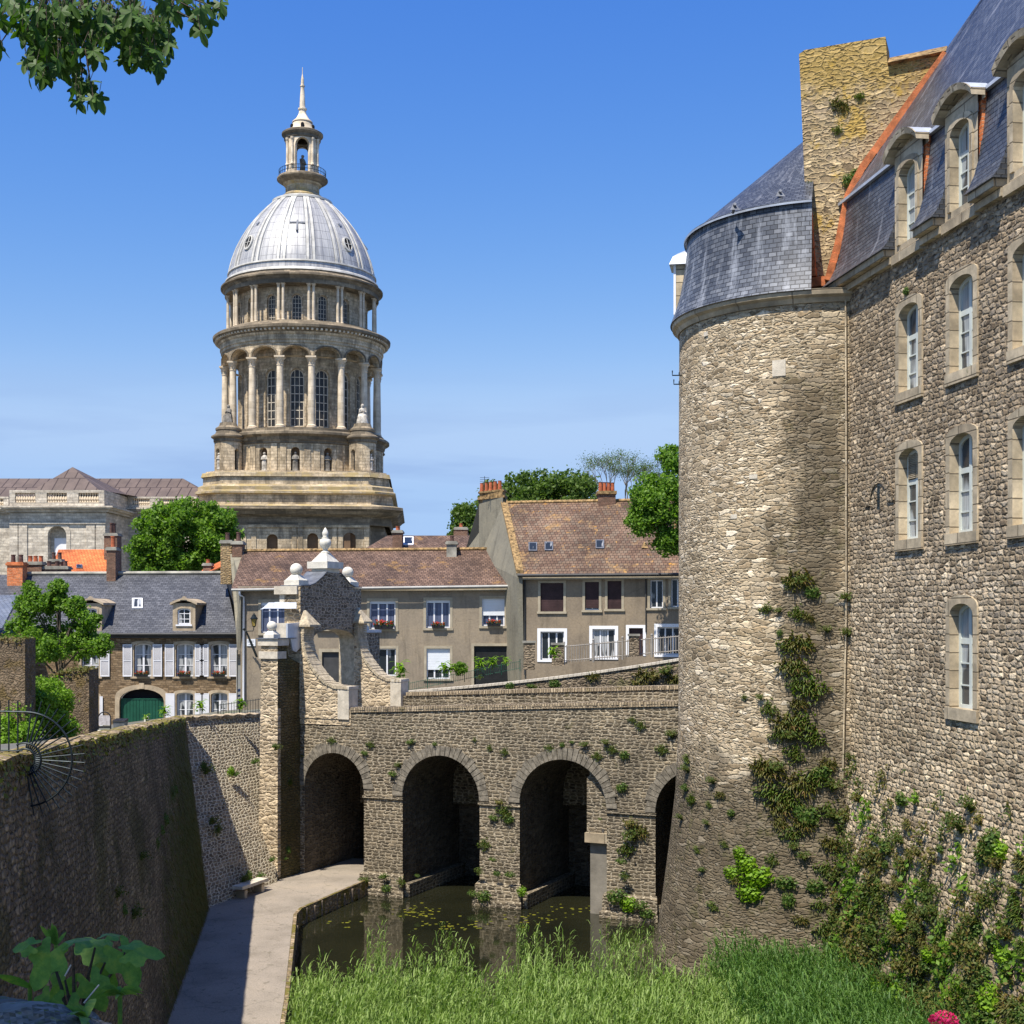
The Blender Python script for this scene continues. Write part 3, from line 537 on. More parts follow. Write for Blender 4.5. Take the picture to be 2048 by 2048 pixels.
# path along the foot of the left wall, into the first arch
pth = [(-2.0, 6), (-5.95, 34), (-6.5, 38.5), (-8.0, 49.4), (-7.95, 50.4), (-6.05, 56.0), (-4.2, 60.5), (-8.6, 61), (-9.9, 57.2), (-10.6, 56), (-12.2, 51), (-9.9, 35), (-5.5, 6)]
mb = MB(); mb.prism([Vector((x, y, ZP)) for x, y in pth], [Vector((x, y, ZW-1.1)) for x, y in pth]); struct('path', mb, M['path'])
# narrow mossy timber edge and stakes along the water
mb = MB(); edge = [(-2.0, 6), (-5.95, 34), (-6.5, 38.5), (-8.0, 49.4), (-7.95, 50.4), (-6.05, 56.0)]
for a, b in zip(edge, edge[1:]):
    a = Vector((*a, 0)); b = Vector((*b, 0)); n = Vector((b.y-a.y, -(b.x-a.x), 0)).normalized(); F = frame(a+n*.012, b-a, n)
    mb.boxf(F, 0, (b-a).length, ZW-.5, ZP+.03, 0, .12)
tag(mb.build('timber_edging', M['mosscoping'], None, (-6.5, 38, ZW)), 'low mossy board edging that holds the path beside the moat water', 'edging')
# ================================================================ MOAT WALLS ON THE LEFT
def lwtop(Y): return Vector((-12.42+.149*(51.3-Y), Y, -3.84+.0537*(51.3-Y)))
def lwbase(Y): return Vector((-11.35+.148*(50.5-Y), Y, ZP-.05))
mb = MB(); ys = list(np.linspace(-8, 49.8, 24))+[54.6]; ts = np.linspace(0, 1, 8)
P = []; UV = []
for t in ts:
    yt = [y if y < 50 else 50.5+4.1*t for y in ys]; P.append([lwbase(min(y, 50.5+0*y) if y > 50.5 else y).lerp(lwtop(y), t) if y < 50.4 else (lwbase(50.5).lerp(at(370, 1435, 54.6), t)) for y in yt]); UV.append([(y, -11+t*(8)) for y in yt])
mb.grid(P, UV, False)
lw = mb.build('moat_wall', M['moatwall'], None, (-10, 30, ZP)); tag(lw, 'long dark mossy stone wall in shade along the left of the moat path', 'wall')
mb = MB(); th = Vector((-.62, -.09, 0)); P = []; UV = []
for off, dz in ((Vector((.04, 0, 0)), -.14), (Vector((.07, 0, 0)), 0), (th*.5, .05), (th, -.02), (th, -2.2)):
    P.append([lwtop(y)+off+Vector((0, 0, dz+.03*math.sin(y*2.1)+.02*math.sin(y*5.3))) for y in np.linspace(-8, 54.3, 120)]); UV.append([(y, off.length+dz) for y in np.linspace(-8, 54.3, 120)])
mb.grid(P, UV, False); tag(mb.build('coping', M['mosscoping'], lw), 'mossy yellow-brown coping')
# moss and grass hanging over the coping
Yq = NR.uniform(14, 51, 2600); Cq = np.array([tuple(lwtop(y)) for y in Yq])+np.stack([NR.uniform(-.03, .1, 2600), np.zeros(2600), -NR.exponential(.22, 2600)], 1)
ms = quads_mesh('overhanging_moss', leaf_quads(Cq, np.stack([np.ones(2600), NR.normal(size=2600)*.5, NR.uniform(.2, 1.0, 2600)], 1), .05, .7), M['moss'], None, (-9, 30, -4))
tag(ms, 'yellow green moss and weeds hanging over the edge of the left moat wall', 'moss', kind='stuff')
# the sunlit stretch between that wall and the gateway pier
mb = MB(); A0 = lwbase(50.5); A1 = at(370, 1435, 54.6); B0_ = Vector((-9.62, 55.4, ZP-.05)); B1 = at(519, 1428, 60.8)
P = []; UV = []
for t in np.linspace(0, 1, 10):
    a = A0.lerp(A1, t); b = B0_.lerp(B1, t); bow = .08*math.sin(t*math.pi)
    P.append([a.lerp(b, s)+Vector((-.85, .5, 0))*(-bow*math.sin(s*math.pi)) for s in np.linspace(0, 1, 12)]); UV.append([(s*5.2, -11+t*7) for s in np.linspace(0, 1, 12)])
mb.grid(P, UV, False)
lt = mb.build('moat_wall', M['litwall'], None, (-11, 53, ZP)); tag(lt, 'sunlit leaning rubble wall with pale joints between the dark wall and the gateway pier', 'wall')
mb = MB(); P = [[A1.lerp(B1, s)+Vector((0, 0, .03*math.sin(s*40))) + o for s in np.linspace(0, 1, 30)] for o in (Vector((.08, -.05, -.12)), Vector((.1, -.06, .02)), Vector((-.5, .35, .03)), Vector((-.5, .35, -1.2)))]
mb.grid(P, None, False); mb.build('coping', M['gate'], lt)
# ================================================================ BRIDGE   u along, d into it
bA = Vector((.9120, -.4101, 0)).normalized(); bN = Vector((.4101, .9120, 0)).normalized(); BO = Vector((-9.0, 57.4, 0))
FB = frame(BO, bA, bN)
bridge = thing('arched_bridge', 'grey brown stone bridge with round arches over the moat water, leading to the castle tower', 'bridge', tuple(FB(9, ZW, 0)))
arches = [(.22, 3.12, ZW-1, -5.72, 1.45), (4.95, 8.45, ZW-1, -5.62, 1.75), (10.2, 13.85, ZW-1, -5.55, 1.8), (15.8, 19.2, ZW-1, -5.7, 1.7)]
mb = MB(); wall(mb, FB, 0, 20.5, ZW-1, -4.6, arches, 0)
# upper part rises gently towards the castle
tz = lambda u: -3.98+.046*u
N = 14; us = np.linspace(0, 20.5, N)
mb.grid([[FB(u, -4.6) for u in us], [FB(u, tz(u)-.05) for u in us]], [[(u, -4.6) for u in us], [(u, tz(u)-.05) for u in us]], False)
mb.build('arch_wall', M['bridge'], bridge)
for o in arches:
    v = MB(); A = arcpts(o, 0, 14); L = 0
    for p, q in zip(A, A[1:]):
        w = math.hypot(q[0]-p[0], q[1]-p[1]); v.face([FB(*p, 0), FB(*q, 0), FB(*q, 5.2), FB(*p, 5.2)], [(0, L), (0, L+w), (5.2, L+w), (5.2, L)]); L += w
    v.face([FB(p[0], p[1], 5.2) for p in A], [p for p in A]); v.build('vault', M['vault'], bridge)  # far end closed by an added wall so the passage stays dark
    r = MB(); n = int(math.pi*(o[1]-o[0])/2/.19); m = (o[0]+o[1])/2; hw = (o[1]-o[0])/2; zc = o[3]-o[4]
    for i in range(n):
        a0 = math.pi*(i+.06)/n; a1 = math.pi*(i+.94)/n; R1 = hw+.42+RN.uniform(-.05, .07); pr = RN.uniform(.012, .04); ri = hw-.004
        pts = [(m-math.cos(a0)*ri, zc+math.sin(a0)*ri*o[4]/hw), (m-math.cos(a1)*ri, zc+math.sin(a1)*ri*o[4]/hw), (m-math.cos(a1)*R1, zc+math.sin(a1)*R1), (m-math.cos(a0)*R1, zc+math.sin(a0)*R1)]
        r.prism([FB(*p, -pr-.02) for p in pts], [FB(*p, .05) for p in pts])
    r.build('arch_ring', M['voussoir'], bridge)
# impost ledges, pier feet
for (u0, u1) in ((3.08, 4.98), (8.4, 10.24), (13.8, 15.84)):
    mb = MB()
    mb.boxf(FB, u0, u1, -7.52, -7.42, -.07, .02); mb.build('impost_ledge', M['bridge'], bridge); mb = MB()
    for zt, e in ((-10.55, .16), (-11.15, .3)):
        front = [FB(u0-e*.5, ZW-1, -e), FB(u1+e*.5, ZW-1, -e), FB(u1+e*.5, zt-.12, -e), FB(u0-e*.5, zt-.12, -e)]
        top = [FB(u0-e*.5, zt-.12, -e), FB(u1+e*.5, zt-.12, -e), FB(u1, zt, .02), FB(u0, zt, .02)]
        mb.face(front); mb.face(top)
        for uu, s in ((u0-e*.5, u0), (u1+e*.5, u1)): mb.face([FB(uu, ZW-1, -e), FB(uu, zt-.12, -e), FB(s, zt, .02), FB(s, ZW-1, .02)])
    mb.build('pier_foot', M['bridge'], bridge)
    mb = MB(); mb.boxf(FB, u1-.02, u1+.28, ZW-1, -10.95, .02, 5.1); mb.build('side_plinth', M['bridge'], bridge)
# the third arch is part filled: recessed masonry over a concrete slab and pier
mb = MB(); mb.boxf(FB, 12.95, 13.87, -8.35, -6.2, .22, .9); mb.boxf(FB, 13.05, 13.87, -6.2, -5.95, .22, .9); mb.build('arch_filling', M['bridge'], bridge)
mb = MB(); mb.boxf(FB, 12.92, 13.84, -8.72, -8.35, .05, 1.2); mb.build('stone_slab', M['surround'], bridge); mb = MB(); mb.boxf(FB, 13.06, 13.84, ZW-1, -8.72, .3, 1.0); mb.build('concrete_support', M['concrete'], bridge)
mb = MB()
def ramp_box(mb, u0, u1, d0, d1, h0, h1, n=10):
    for i in range(n):
        a = u0+(u1-u0)*i/n; b = u0+(u1-u0)*(i+1)/n
        mb.hexa([FB(a, tz(a)+h0, d0), FB(b, tz(b)+h0, d0), FB(b, tz(b)+h1, d0), FB(a, tz(a)+h1, d0), FB(a, tz(a)+h0, d1), FB(b, tz(b)+h0, d1), FB(b, tz(b)+h1, d1), FB(a, tz(a)+h1, d1)])
ramp_box(mb, 2.5, 20.5, -.05, .62, -.14, -.04); 
k = 2.5
while k < 20.4:
    w = RN.uniform(.09, .13); h = RN.uniform(-.01, .02); mb.hexa([FB(a, tz(a)+z, d) for d in (-.06-h, .64) for a, z in ((k, -.05), (k+w*.94, -.05), (k+w*.94, .05+h), (k, .05+h))]); k += w
mb.build('coping', M['coping'], bridge)
mb = MB(); ramp_box(mb, 0, 20.5, .06, .6, -1.0, -.141); ramp_box(mb, 0, 20.5, 4.6, 5.1, -4.5, .30); ramp_box(mb, 0, 20.5, .6, 4.6, -1.2, -.75); mb.build('parapet', M['bridge'], bridge)
mb = MB(); k = 2.6
while k < 20.4:
    w = RN.uniform(.14, .2); mb.hexa([FB(a, tz(a)+z, d) for d in (4.55, 5.15) for a, z in ((k, .3), (k+w*.9, .3), (k+w*.9, .46), (k, .46))]); k += w
mb.build('coping', M['coping'], bridge)
# ================================================================ GATEWAY on the bridge head
gate = thing('stone_gateway', 'old stone gateway with curved buttresses, standing at the left end of the bridge', 'gateway', tuple(FB(-.4, -4.6, 2.5)))
FG = lambda v, z, d=0: FB(-d, z, v)          # face of the gate wall: v across the bridge, d into the wall
mb = MB(); ztop = 1.30
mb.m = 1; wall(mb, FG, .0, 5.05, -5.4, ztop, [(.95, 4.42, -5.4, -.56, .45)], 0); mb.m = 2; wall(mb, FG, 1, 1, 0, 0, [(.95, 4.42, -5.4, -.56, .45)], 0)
mb.m = 2; RV = arcpts((.95, 4.42, -5.4, -.56, .45))
for p, q in zip(RV, RV[1:]): mb.face([FG(*p, 0), FG(*q, 0), FG(*q, .8), FG(*p, .8)])
mb.m = 0
A = arcpts((.95, 4.42, -5.4, -.56, .45)); wall(mb, lambda v, z, d=0: FG(v, z, .8+d), 0, 5.05, -5.4, ztop, [(.95, 4.42, -5.4, -.56, .45)], 0)
mb.face([FG(0, -11.5, 0), FG(0, ztop, 0), FG(0, ztop, .8), FG(0, -11.5, .8)]); mb.face([FG(5.05, -5.4, 0), FG(5.05, ztop, 0), FG(5.05, ztop, .8), FG(5.05, -5.4, .8)])
mb.build('gate_wall', [M['gate'], M['gateshade'], M['tanstone']], gate)
prof = [(0, ztop), (5.05, ztop+.02), (4.5, ztop+.03), (4.05, 1.45), (3.6, 1.72), (3.25, 1.92), (2.05, 1.95), (1.7, 1.72), (1.1, 1.42), (.7, ztop+.03)]
mb = MB(); mb.m = 1; mb.prism([FG(v, z, .0) for v, z in prof], [FG(v, z, .8) for v, z in prof]); mb.build('gable_top', [M['gate'], M['gateshade']], gate)
mb = MB()
for (a, b), (c, d) in zip(prof[1:], prof[2:]+prof[:1]):
    if abs(c-a) > 1.15 and abs(b-d) < .1: continue
    mb.hexa([FG(a, b, -.05), FG(c, d, -.05), FG(c, d+.04, -.05), FG(a, b+.04, -.05), FG(a, b, 1.0), FG(c, d, 1.0), FG(c, d+.04, 1.0), FG(a, b+.04, 1.0)])
mb.build('lead_capping', M['lead'], gate)
mb = MB()
for v0, v1, z0, z1, e in ((2.1, 3.2, 1.94, 2.12, -.02), (1.95, 3.3, 2.12, 2.42, .12)): mb.boxf(FG, v0, v1, z0, z1, -e, .8+e)
c0 = [FG(v, 2.42, d) for v, d in ((2.1, 0), (3.15, 0), (3.15, .8), (2.1, .8))]; c1 = [FG(v, 2.82, d) for v, d in ((2.45, .25), (2.8, .25), (2.8, .55), (2.45, .55))]
mb.face(c1)
for i in range(4): mb.face([c0[i], c0[(i+1) % 4], c1[(i+1) % 4], c1[i]])
mb.build('pedestal', M['whitestone'], gate)
mb = MB(); mb.lathe(FG(2.62, 0, .4), [(.0, 2.8), (.2, 2.8), (.2, 2.86), (.1, 2.92), (.12, 3.0), (.24, 3.15), (.27, 3.3), (.22, 3.42), (.13, 3.47), (.16, 3.5), (.10, 3.55), (.13, 3.62), (.14, 3.72), (.09, 3.82), (.04, 3.92), (0, 3.96)], 20, smooth_prof=True)
tag(mb.build('urn_finial', M['whitestone'], gate), 'carved urn finial on the top of the gateway')
def ball_finial(p, r, parent, w=.5):
    b = MB(); F = lambda u, v, d=0: Vector(p)+bA*u+bN*d+Vector((0, 0, v))
    b.boxf(F, -w*.5, w*.5, 0, w*.3, -w*.5, w*.5)
    c0 = [F(a*w*.46, w*.3, c*w*.46) for a, c in ((-1, -1), (1, -1), (1, 1), (-1, 1))]; c1 = [F(a*w*.2, w*.62, c*w*.2) for a, c in ((-1, -1), (1, -1), (1, 1), (-1, 1))]
    for i in range(4): b.face([c0[i], c0[(i+1) % 4], c1[(i+1) % 4], c1[i]])
    b.ball(F(0, w*.58+r*.93, 0), r, 14); return b.build('ball_finial', M['whitestone'], parent)
ball_finial(FG(.38, 1.33, .45), .27, gate, .75); ball_finial(FG(4.62, 1.36, .45), .26, gate, .72)
mb = MB(); mb.boxf(FG, -.12, .9, .95, 1.3, .1, 1.25); mb.boxf(FG, .0, .85, .55, .95, .2, 1.05); mb.build('cornice', M['palestone'], gate)
mb = MB(); e = [FG(-.25, .42, 1.0), FG(1.0, .42, 1.0), FG(1.0, .42, 1.9), FG(-.25, .3, 1.9)]; t = [FG(-.1, .62, .78), FG(1.0, .62, .78), FG(1.0, .62, 1.2), FG(-.1, .62, 1.2)]
mb.face(e); mb.face(t)
for i in range(4): mb.face([e[i], e[(i+1) % 4], t[(i+1) % 4], t[i]])
mb.face([FG(-.15, .6, .1), FG(-.15, .6, 1.5), FG(-.3, .34, 1.75), FG(-.3, .34, .0)]); mb.build('lead_skirt', M['zinc'], gate)
mb = MB(); mb.boxf(FG, -.55, .02, -1.02, -.28, .05, .85); mb.build('lintel_block', M['palestone'], gate)
# curved buttresses
cur = [(.0, .1), (.12, -.35), (.14, -1.1), (.30, -1.7), (.52, -2.1), (.85, -2.5), (1.25, -2.85), (1.7, -3.02), (2.38, -3.05)]
def buttress(d0, d1, zb, dz):
    b = MB(); F = lambda u, z, d: FB(u, z+dz, d)
    n = len(cur)
    for (a, za), (c, zc) in zip(cur[1:], cur[2:]):
        for d, s in ((d0, 1), (d1, 1)): b.face([F(a, zb, d), F(c, zb, d), F(c, zc, d), F(a, za, d)], [(a, zb), (c, zb), (c, zc), (a, za)])
    b.boxf(F, 0, .12, zb, -.35, d0, d1)
    b.face([F(2.38, zb, d0), F(2.38, zb, d1), F(2.38, -3.05, d1), F(2.38, -3.05, d0)])
    o = b.build('buttress', M['gate'], gate)
    # coping stones set along the curve, their ends standing proud
    r = MB(); pts = []
    for (a, za), (c, zc) in zip(cur[1:-1], cur[2:]):
        L = math.hypot(c-a, zc-za); m = max(1, int(L/.085))
        for i in range(m): pts.append((a+(c-a)*i/m, za+(zc-za)*i/m, (c-a)/L, (zc-za)/L))
    for (x, z, tx, tz2) in pts:
        nx, nz = -tz2, tx; h = .10+RN.uniform(0, .035); w = .078; e = .05+RN.uniform(-.01, .02)
        q = [(x, z), (x+tx*w, z+tz2*w), (x+tx*w+nx*h, z+tz2*w+nz*h), (x+nx*h, z+nz*h)]
        r.prism([F(a, b2, d0-e) for a, b2 in q], [F(a, b2, d1+e) for a, b2 in q])
    # pyramid cap at the top, block at the foot
    zc = -.35
    base = [F(-.02, zc, d0-.08), F(.55, zc, d0-.08), F(.55, zc, d1+.08), F(-.02, zc, d1+.08)]; apex = [F(.0, zc+.62, (d0+d1)/2-.06), F(.06, zc+.62, (d0+d1)/2+.06)]
    r.boxf(F, -.02, .58, zc-.08, zc+.005, d0-.1, d1+.1)
    r.face([base[0], base[1], apex[0]]); r.face([base[1], base[2], apex[1], apex[0]]); r.face([base[2], base[3], apex[1]])
    r.build('curved_coping', M['tanstone'], o)
    r = MB(); r.boxf(F, 1.95, 2.46, -3.05, -2.93, d0-.05, d1+.05); r.boxf(F, 1.9, 2.44, zb, -3.06, d0-.03, d1+.03); r.build('end_block', M['palestone'], o)
buttress(-.06, .62, -4.3, 0); buttress(4.42, 5.08, -4.6, .12)
mb = MB(); mb.boxf(FB, -.0, 2.5, -4.55, -3.9, -.03, .64); mb.build('plinth', M['gate'], gate)
# piers flanking the gate (the left one runs down to the path as the bridge abutment)
pier = thing('gateway_pier', 'tall pale corner pier with stone ball, rising from the moat path left of the gateway', 'pier', tuple(FB(-.4, ZP, -.8)))
mb = MB(); mb.m = 0; mb.face([FB(-.95, ZP-.2, -1.7), FB(0, ZP-.2, -1.7), FB(0, -1.2, -1.7), FB(-.82, -1.2, -1.7)])
mb.m = 1; mb.face([FB(0, ZP-.2, -1.7), FB(0, ZP-.2, 0), FB(0, -2.0, 0), FB(0, -1.7, -.9), FB(0, -1.2, -1.0), FB(0, -1.2, -1.7)])
mb.m = 0; mb.face([FB(-.95, ZP-.2, -1.7), FB(-.82, -1.2, -1.7), FB(-.82, -1.2, -1.0), FB(-.82, -1.7, -.9), FB(-.82, -2, 0), FB(-.95, ZP-.2, 0)])
mb.face([FB(0, -1.7, -.9), FB(0, -2, 0), FB(-.82, -2, 0), FB(-.82, -1.7, -.9)])
mb.boxf(FB, -1.0, .0, -12, -4.3, .0, 5.0)
mb.build('shaft', [M['gate'], M['moatwall']], pier)
mb = MB()
for i in range(26):
    z = ZP+.1+i*.27; w = RN.uniform(.0, .03); mb.boxf(FB, -.42-RN.uniform(0, .25), .012+w*.4, z, z+.24, -1.715-w*.5, -1.5)
mb.build('quoins', M['gate'], pier)
mb = MB(); mb.boxf(FB, -.93, .06, -1.21, -.93, -1.78, -.95); mb.boxf(FB, -.9, .03, -1.75, -1.45, -1.76, -1.1); mb.build('cap_stone', M['palestone'], pier)
mb = MB(); mb.boxf(FB, -.98, .1, -.93, -.89, -1.84, -.45); mb.build('lead_cap', M['lead'], pier)
sc_ = [(-1.0, -.9), (-1.0, -.3), (.0, -.25), (.06, -1.0), (-.1, -1.35), (-.35, -1.5), (-.6, -1.42), (-.72, -1.1), (-.8, -.9)]
mb = MB(); mb.prism([FB(.03, z, d) for d, z in sc_], [FB(-.05, z, d) for d, z in sc_]); mb.build('lead_scroll', M['zinc'], pier)
ball_finial(FB(-.45, -.89, -1.45), .21, pier, .5)
pier2 = thing('gateway_pier', 'short dark pier with pale stone ball behind the right hand curved buttress of the gateway', 'pier', tuple(FB(-.4, -4.6, 5.9)))
mb = MB(); mb.boxf(FB, -.82, 0, -5.2, -.75, 5.1, 6.75); mb.build('shaft', M['gateshade'], pier2)
mb = MB(); mb.boxf(FB, -.9, .06, -.75, -.62, 5.1, 6.82); mb.build('lead_cap', M['zinc'], pier2); ball_finial(FB(-.42, -.62, 5.75), .22, pier2, .55)
# lanterns
def lantern(p, s, label, hang=True):
    t = thing('lantern', label, 'lantern', tuple(p), 'amber glass lanterns'); p = Vector(p)
    b = MB(); b.lathe(p, [(.11*s, 0), (.2*s, .42*s)], 4, 45, 405); b.build('glass', M['lampglass'], t)
    b = MB(); b.lathe(p, [(.235*s, .42*s), (.235*s, .46*s), (.13*s, .6*s), (.12*s, .66*s), (.05*s, .72*s), (.02*s, .8*s)], 8)
    for k in range(4):
        a = rad(45+90*k); b.tube([p+Vector((math.sin(a)*.115*s, -math.cos(a)*.115*s, -.02)), p+Vector((math.sin(a)*.21*s, -math.cos(a)*.21*s, .43*s))], .014*s, 5)
    b.lathe(p, [(.0, -.08*s), (.06*s, -.06*s), (.13*s, 0)], 8)
    if hang: b.tube([p+Vector((0, 0, .75*s)), p+Vector((0, 0, 2.2*s))], .012*s, 5)
    else: b.tube([p+Vector((0, 0, -.05)), p+Vector((-.05, 0, -.3)), p+Vector((-.5, .02, -.32)), p+Vector((-.75, .2, -.2))], .03*s, 5); b.ball(p+Vector((-.62, .1, -.2)), .07, 6); b.tube([p+Vector((-.5, .1, -.3)), p+Vector((-.2, .25, -1.1)), p+Vector((.12, .3, -1.9))], [.05, .08, .07], 6)
    b.build('frame', M['iron'], t)
lantern(FG(1.95, -2.35, .9), 1.0, 'amber glass lantern hanging inside the arch of the stone gateway')
# ================================================================ CASTLE
CP = Vector((10.33, 41.3, 0)); ce = Vector((.1408, -.990, 0)).normalized(); ci = Vector((.990, .1408, 0)).normalized()
def FC(u, v, d=0): return CP+ce*u+ci*(d-max(0, -4.5-v)*.13-(.25*max(0, (-4.5-v))/7)*math.sin(u*.9))+Vector((0, 0, v))
castle = thing('castle', 'rough stone castle wing with slate mansard roof and round tower, right of the moat', 'castle', (16, 36, ZW))
ys = [(37.1, 'A'), (34.05, 'B'), (30.9, 'C'), (27.7, 'D')]
uc = [(41.3-y)*1.0101 for y, k in ys]
ops = []; wins = []
for u, (y, k) in zip(uc, ys):
    ops.append((u-.62, u+.62, 6.22, 8.6, .24)); ops.append((u-.62, u+.62, 2.12, 4.62, .24))
    if k in 'BD': ops.append((u-.62, u+.62, -2.33, .33, .28))
slit = (2.05, 2.25, 3.1, 3.95, 0); slit2 = (3.55, 3.75, 6.0, 6.6, 0)
mb = MB(); wall(mb, FC, -1.35, 32, -12, 10.05, ops+[slit, slit2], 0, 1.5, 1.0); mb.build('wall', M['castle'], castle)
mb = MB()
for o in (slit, slit2): mb.face([FC(o[0], o[2], .45), FC(o[1], o[2], .45), FC(o[1], o[3], .45), FC(o[0], o[3], .45)])
mb.build('arrow_slit', M['darkvoid'], castle)
mb = MB()
for i in range(17):
    a0 = math.pi*(i+.06)/17; a1 = math.pi*(i+.94)/17; m, zc = 2.2, 3.25; R0, R1 = .62, .95+RN.uniform(-.06, .08)
    q = [(m-math.cos(a)*r, zc+math.sin(a)*r) for a, r in ((a0, R0), (a1, R0), (a1, R1), (a0, R1))]; mb.prism([FC(*p, -.03-RN.uniform(0, .02)) for p in q], [FC(*p, .04) for p in q])
mb.build('relieving_arch', M['castle'], castle)
for i, o in enumerate(ops):
    h = o[3]-o[2]; tr = o[3]-.36*h
    w = window(castle, FC, o, .21, M['bluepaint'], M['glasscastle'], 2, 1, .09, .045, (.22, .045, M['surround']), (.02, .3, M['surround']), lined=True, mid=.13, thick=.08, barrows=[(tr, .14), (o[2]+(tr-o[2])*.34, .035), (o[2]+(tr-o[2])*.67, .035)])
    if i == 1:      # louvred upper light
        l = MB()
        for k in range(14): z = tr+.1+k*(o[3]-tr-.22)/14; l.hexa([FC(o[0]+.1, z, .19), FC(o[1]-.1, z, .19), FC(o[1]-.1, z+.02, .19), FC(o[0]+.1, z+.02, .19), FC(o[0]+.1, z+.05, .25), FC(o[1]-.1, z+.05, .25), FC(o[1]-.1, z+.07, .25), FC(o[0]+.1, z+.07, .25)])
        l.build('louvres', M['surround'], w)
# cornice under the slates, broken by the dormers
dorm_u = uc; cuts = [-1.2]
for u in dorm_u: cuts += [u-.95, u+.95]
cuts.append(32); mb = MB()
for a, b in zip(cuts[::2], cuts[1::2]):
    mb.boxf(FC, a, b, 9.92, 10.12, -.16, .1); mb.boxf(FC, a, b, 10.122, 10.32, -.34, .1)
mb.build('cornice', M['surround'], castle)
# mansard: lower bell-cast slope and steep upper slope, ending against the gable wall
ng = Vector((.355, .935, 0)); GP = Vector((9.0, 43.0, 0)); gu = Vector((.935, -.355, 0))
def u_at_gable(d): return -(ng.dot(CP+ci*d-GP))/(ng.dot(ce))
mprof = [(.3, 10.322), (-.42, 10.325), (-.28, 10.5), (-.12, 10.85), (.0, 11.3), (.12, 12.1), (.2, 12.94)]
def slope(prof, name, U1, mat, cutu=None):
    b = MB(); rows = []; UV = []; L = 0; pp = None
    for d, z in prof:
        if pp: L += math.hypot(d-pp[0], z-pp[1])
        pp = (d, z); a = u_at_gable(d); us = [a]+[x for x in np.linspace(1, U1, 32)]; rows.append([FC(u, z, d) for u in us]); UV.append([(u, L) for u in us])
    b.grid(rows, UV, False); return b.build(name, mat, castle)
cut2 = [None]
for u in dorm_u: cut2 += [u-.86, u+.86]
cut2.append(32); mb = MB()
for a, c2 in zip(cut2[::2], cut2[1::2]):
    rows = []; UV = []; L = 0; pp = None
    for d, z in mprof:
        if pp: L += math.hypot(d-pp[0], z-pp[1])
        pp = (d, z); a0 = u_at_gable(d) if a is None else a; us = list(np.linspace(a0, c2, 6)); rows.append([FC(u, z, d) for u in us]); UV.append([(u, L) for u in us])
    b = MB(); b.grid(rows, UV, False)
    for k in (0, -1):
        if a is None and k == 0: continue
        uu = (a, c2)[k]; b.face([FC(uu, z, d) for d, z in mprof]+[FC(uu, 12.9, 1.0), FC(uu, 10.33, 1.0)])
    b.build('lower_mansard', M['slate'], castle)
slope([(.12, 12.92), (2.61, 16.85), (5.2, 20.9)], 'upper_mansard', 32, M['slate'])
mb = MB(); mb.boxf(FC, u_at_gable(.15)+.05, 32, 12.9, 12.99, .08, .22); mb.build('lead_flashing', M['zinc'], castle)
# dormers
for u in dorm_u:
    dt = MB(); o = (u-.52, u+.52, 10.35, 12.5, .26)
    FD = lambda a, v, d=0: FC(a, v, d-.04)
    wall(dt, FD, u-.88, u+.88, 9.9, 13.0, [o], 0)
    dt.boxf(FD, u-.9, u+.9, 9.86, 10.12, -.10, .3)
    hood = []
    dm = dt.build('dormer', M['surround'], castle)
    wb = window(castle, FD, o, .2, M['bluepaint'], M['glasscastle'], 2, 1, .08, .04, (.15, .05, M['surround']), None, lined=True, mid=.11, thick=.08, barrows=[(11.75, .12), (11.3, .035), (10.9, .035)])
    ck = MB()
    for s in (-1, 1): ck.boxf(FD, *(sorted((u+s*.885, u+s*.80))), 10.3, 13.0, .34, 2.0)
    ck.build('cheek', M['zinc'], dm)
    ck = MB()
    for s in (-1, 1): ck.boxf(FD, *(sorted((u+s*.895, u+s*.72))), 10.5, 12.98, .10, .338)
    ck.build('brick_edge', M['orangebrick'], dm)
    hd = MB(); n = 12; rows0 = []
    for i in range(n+1):
        t = -1+2*i/n; z = 12.88+.42*math.cos(t*math.pi/2)**.8; rows0.append((u+t*1.06, z))
    for (a, za), (b_, zb2) in zip(rows0, rows0[1:]):
        hd.hexa([FD(a, za-.12, -.26), FD(b_, zb2-.12, -.26), FD(b_, zb2+.05, -.30), FD(a, za+.05, -.30), FD(a, za-.12, .1), FD(b_, zb2-.12, .1), FD(b_, zb2+.05, .1), FD(a, za+.05, .1)])
        hd.face([FD(a, za-.12, .1), FD(b_, zb2-.12, .1), FD(b_, 12.7, .1), FD(a, 12.7, .1)])
    hd.build('hood', M['surround'], dm)
    hd = MB()
    for (a, za), (b_, zb2) in zip(rows0, rows0[1:]): hd.face([FD(a, za+.055, -.27), FD(b_, zb2+.055, -.27), FD(b_, zb2+.1, 1.9), FD(a, za+.1, 1.9)])
    hd.build('hood_roof', M['zinc'], dm)
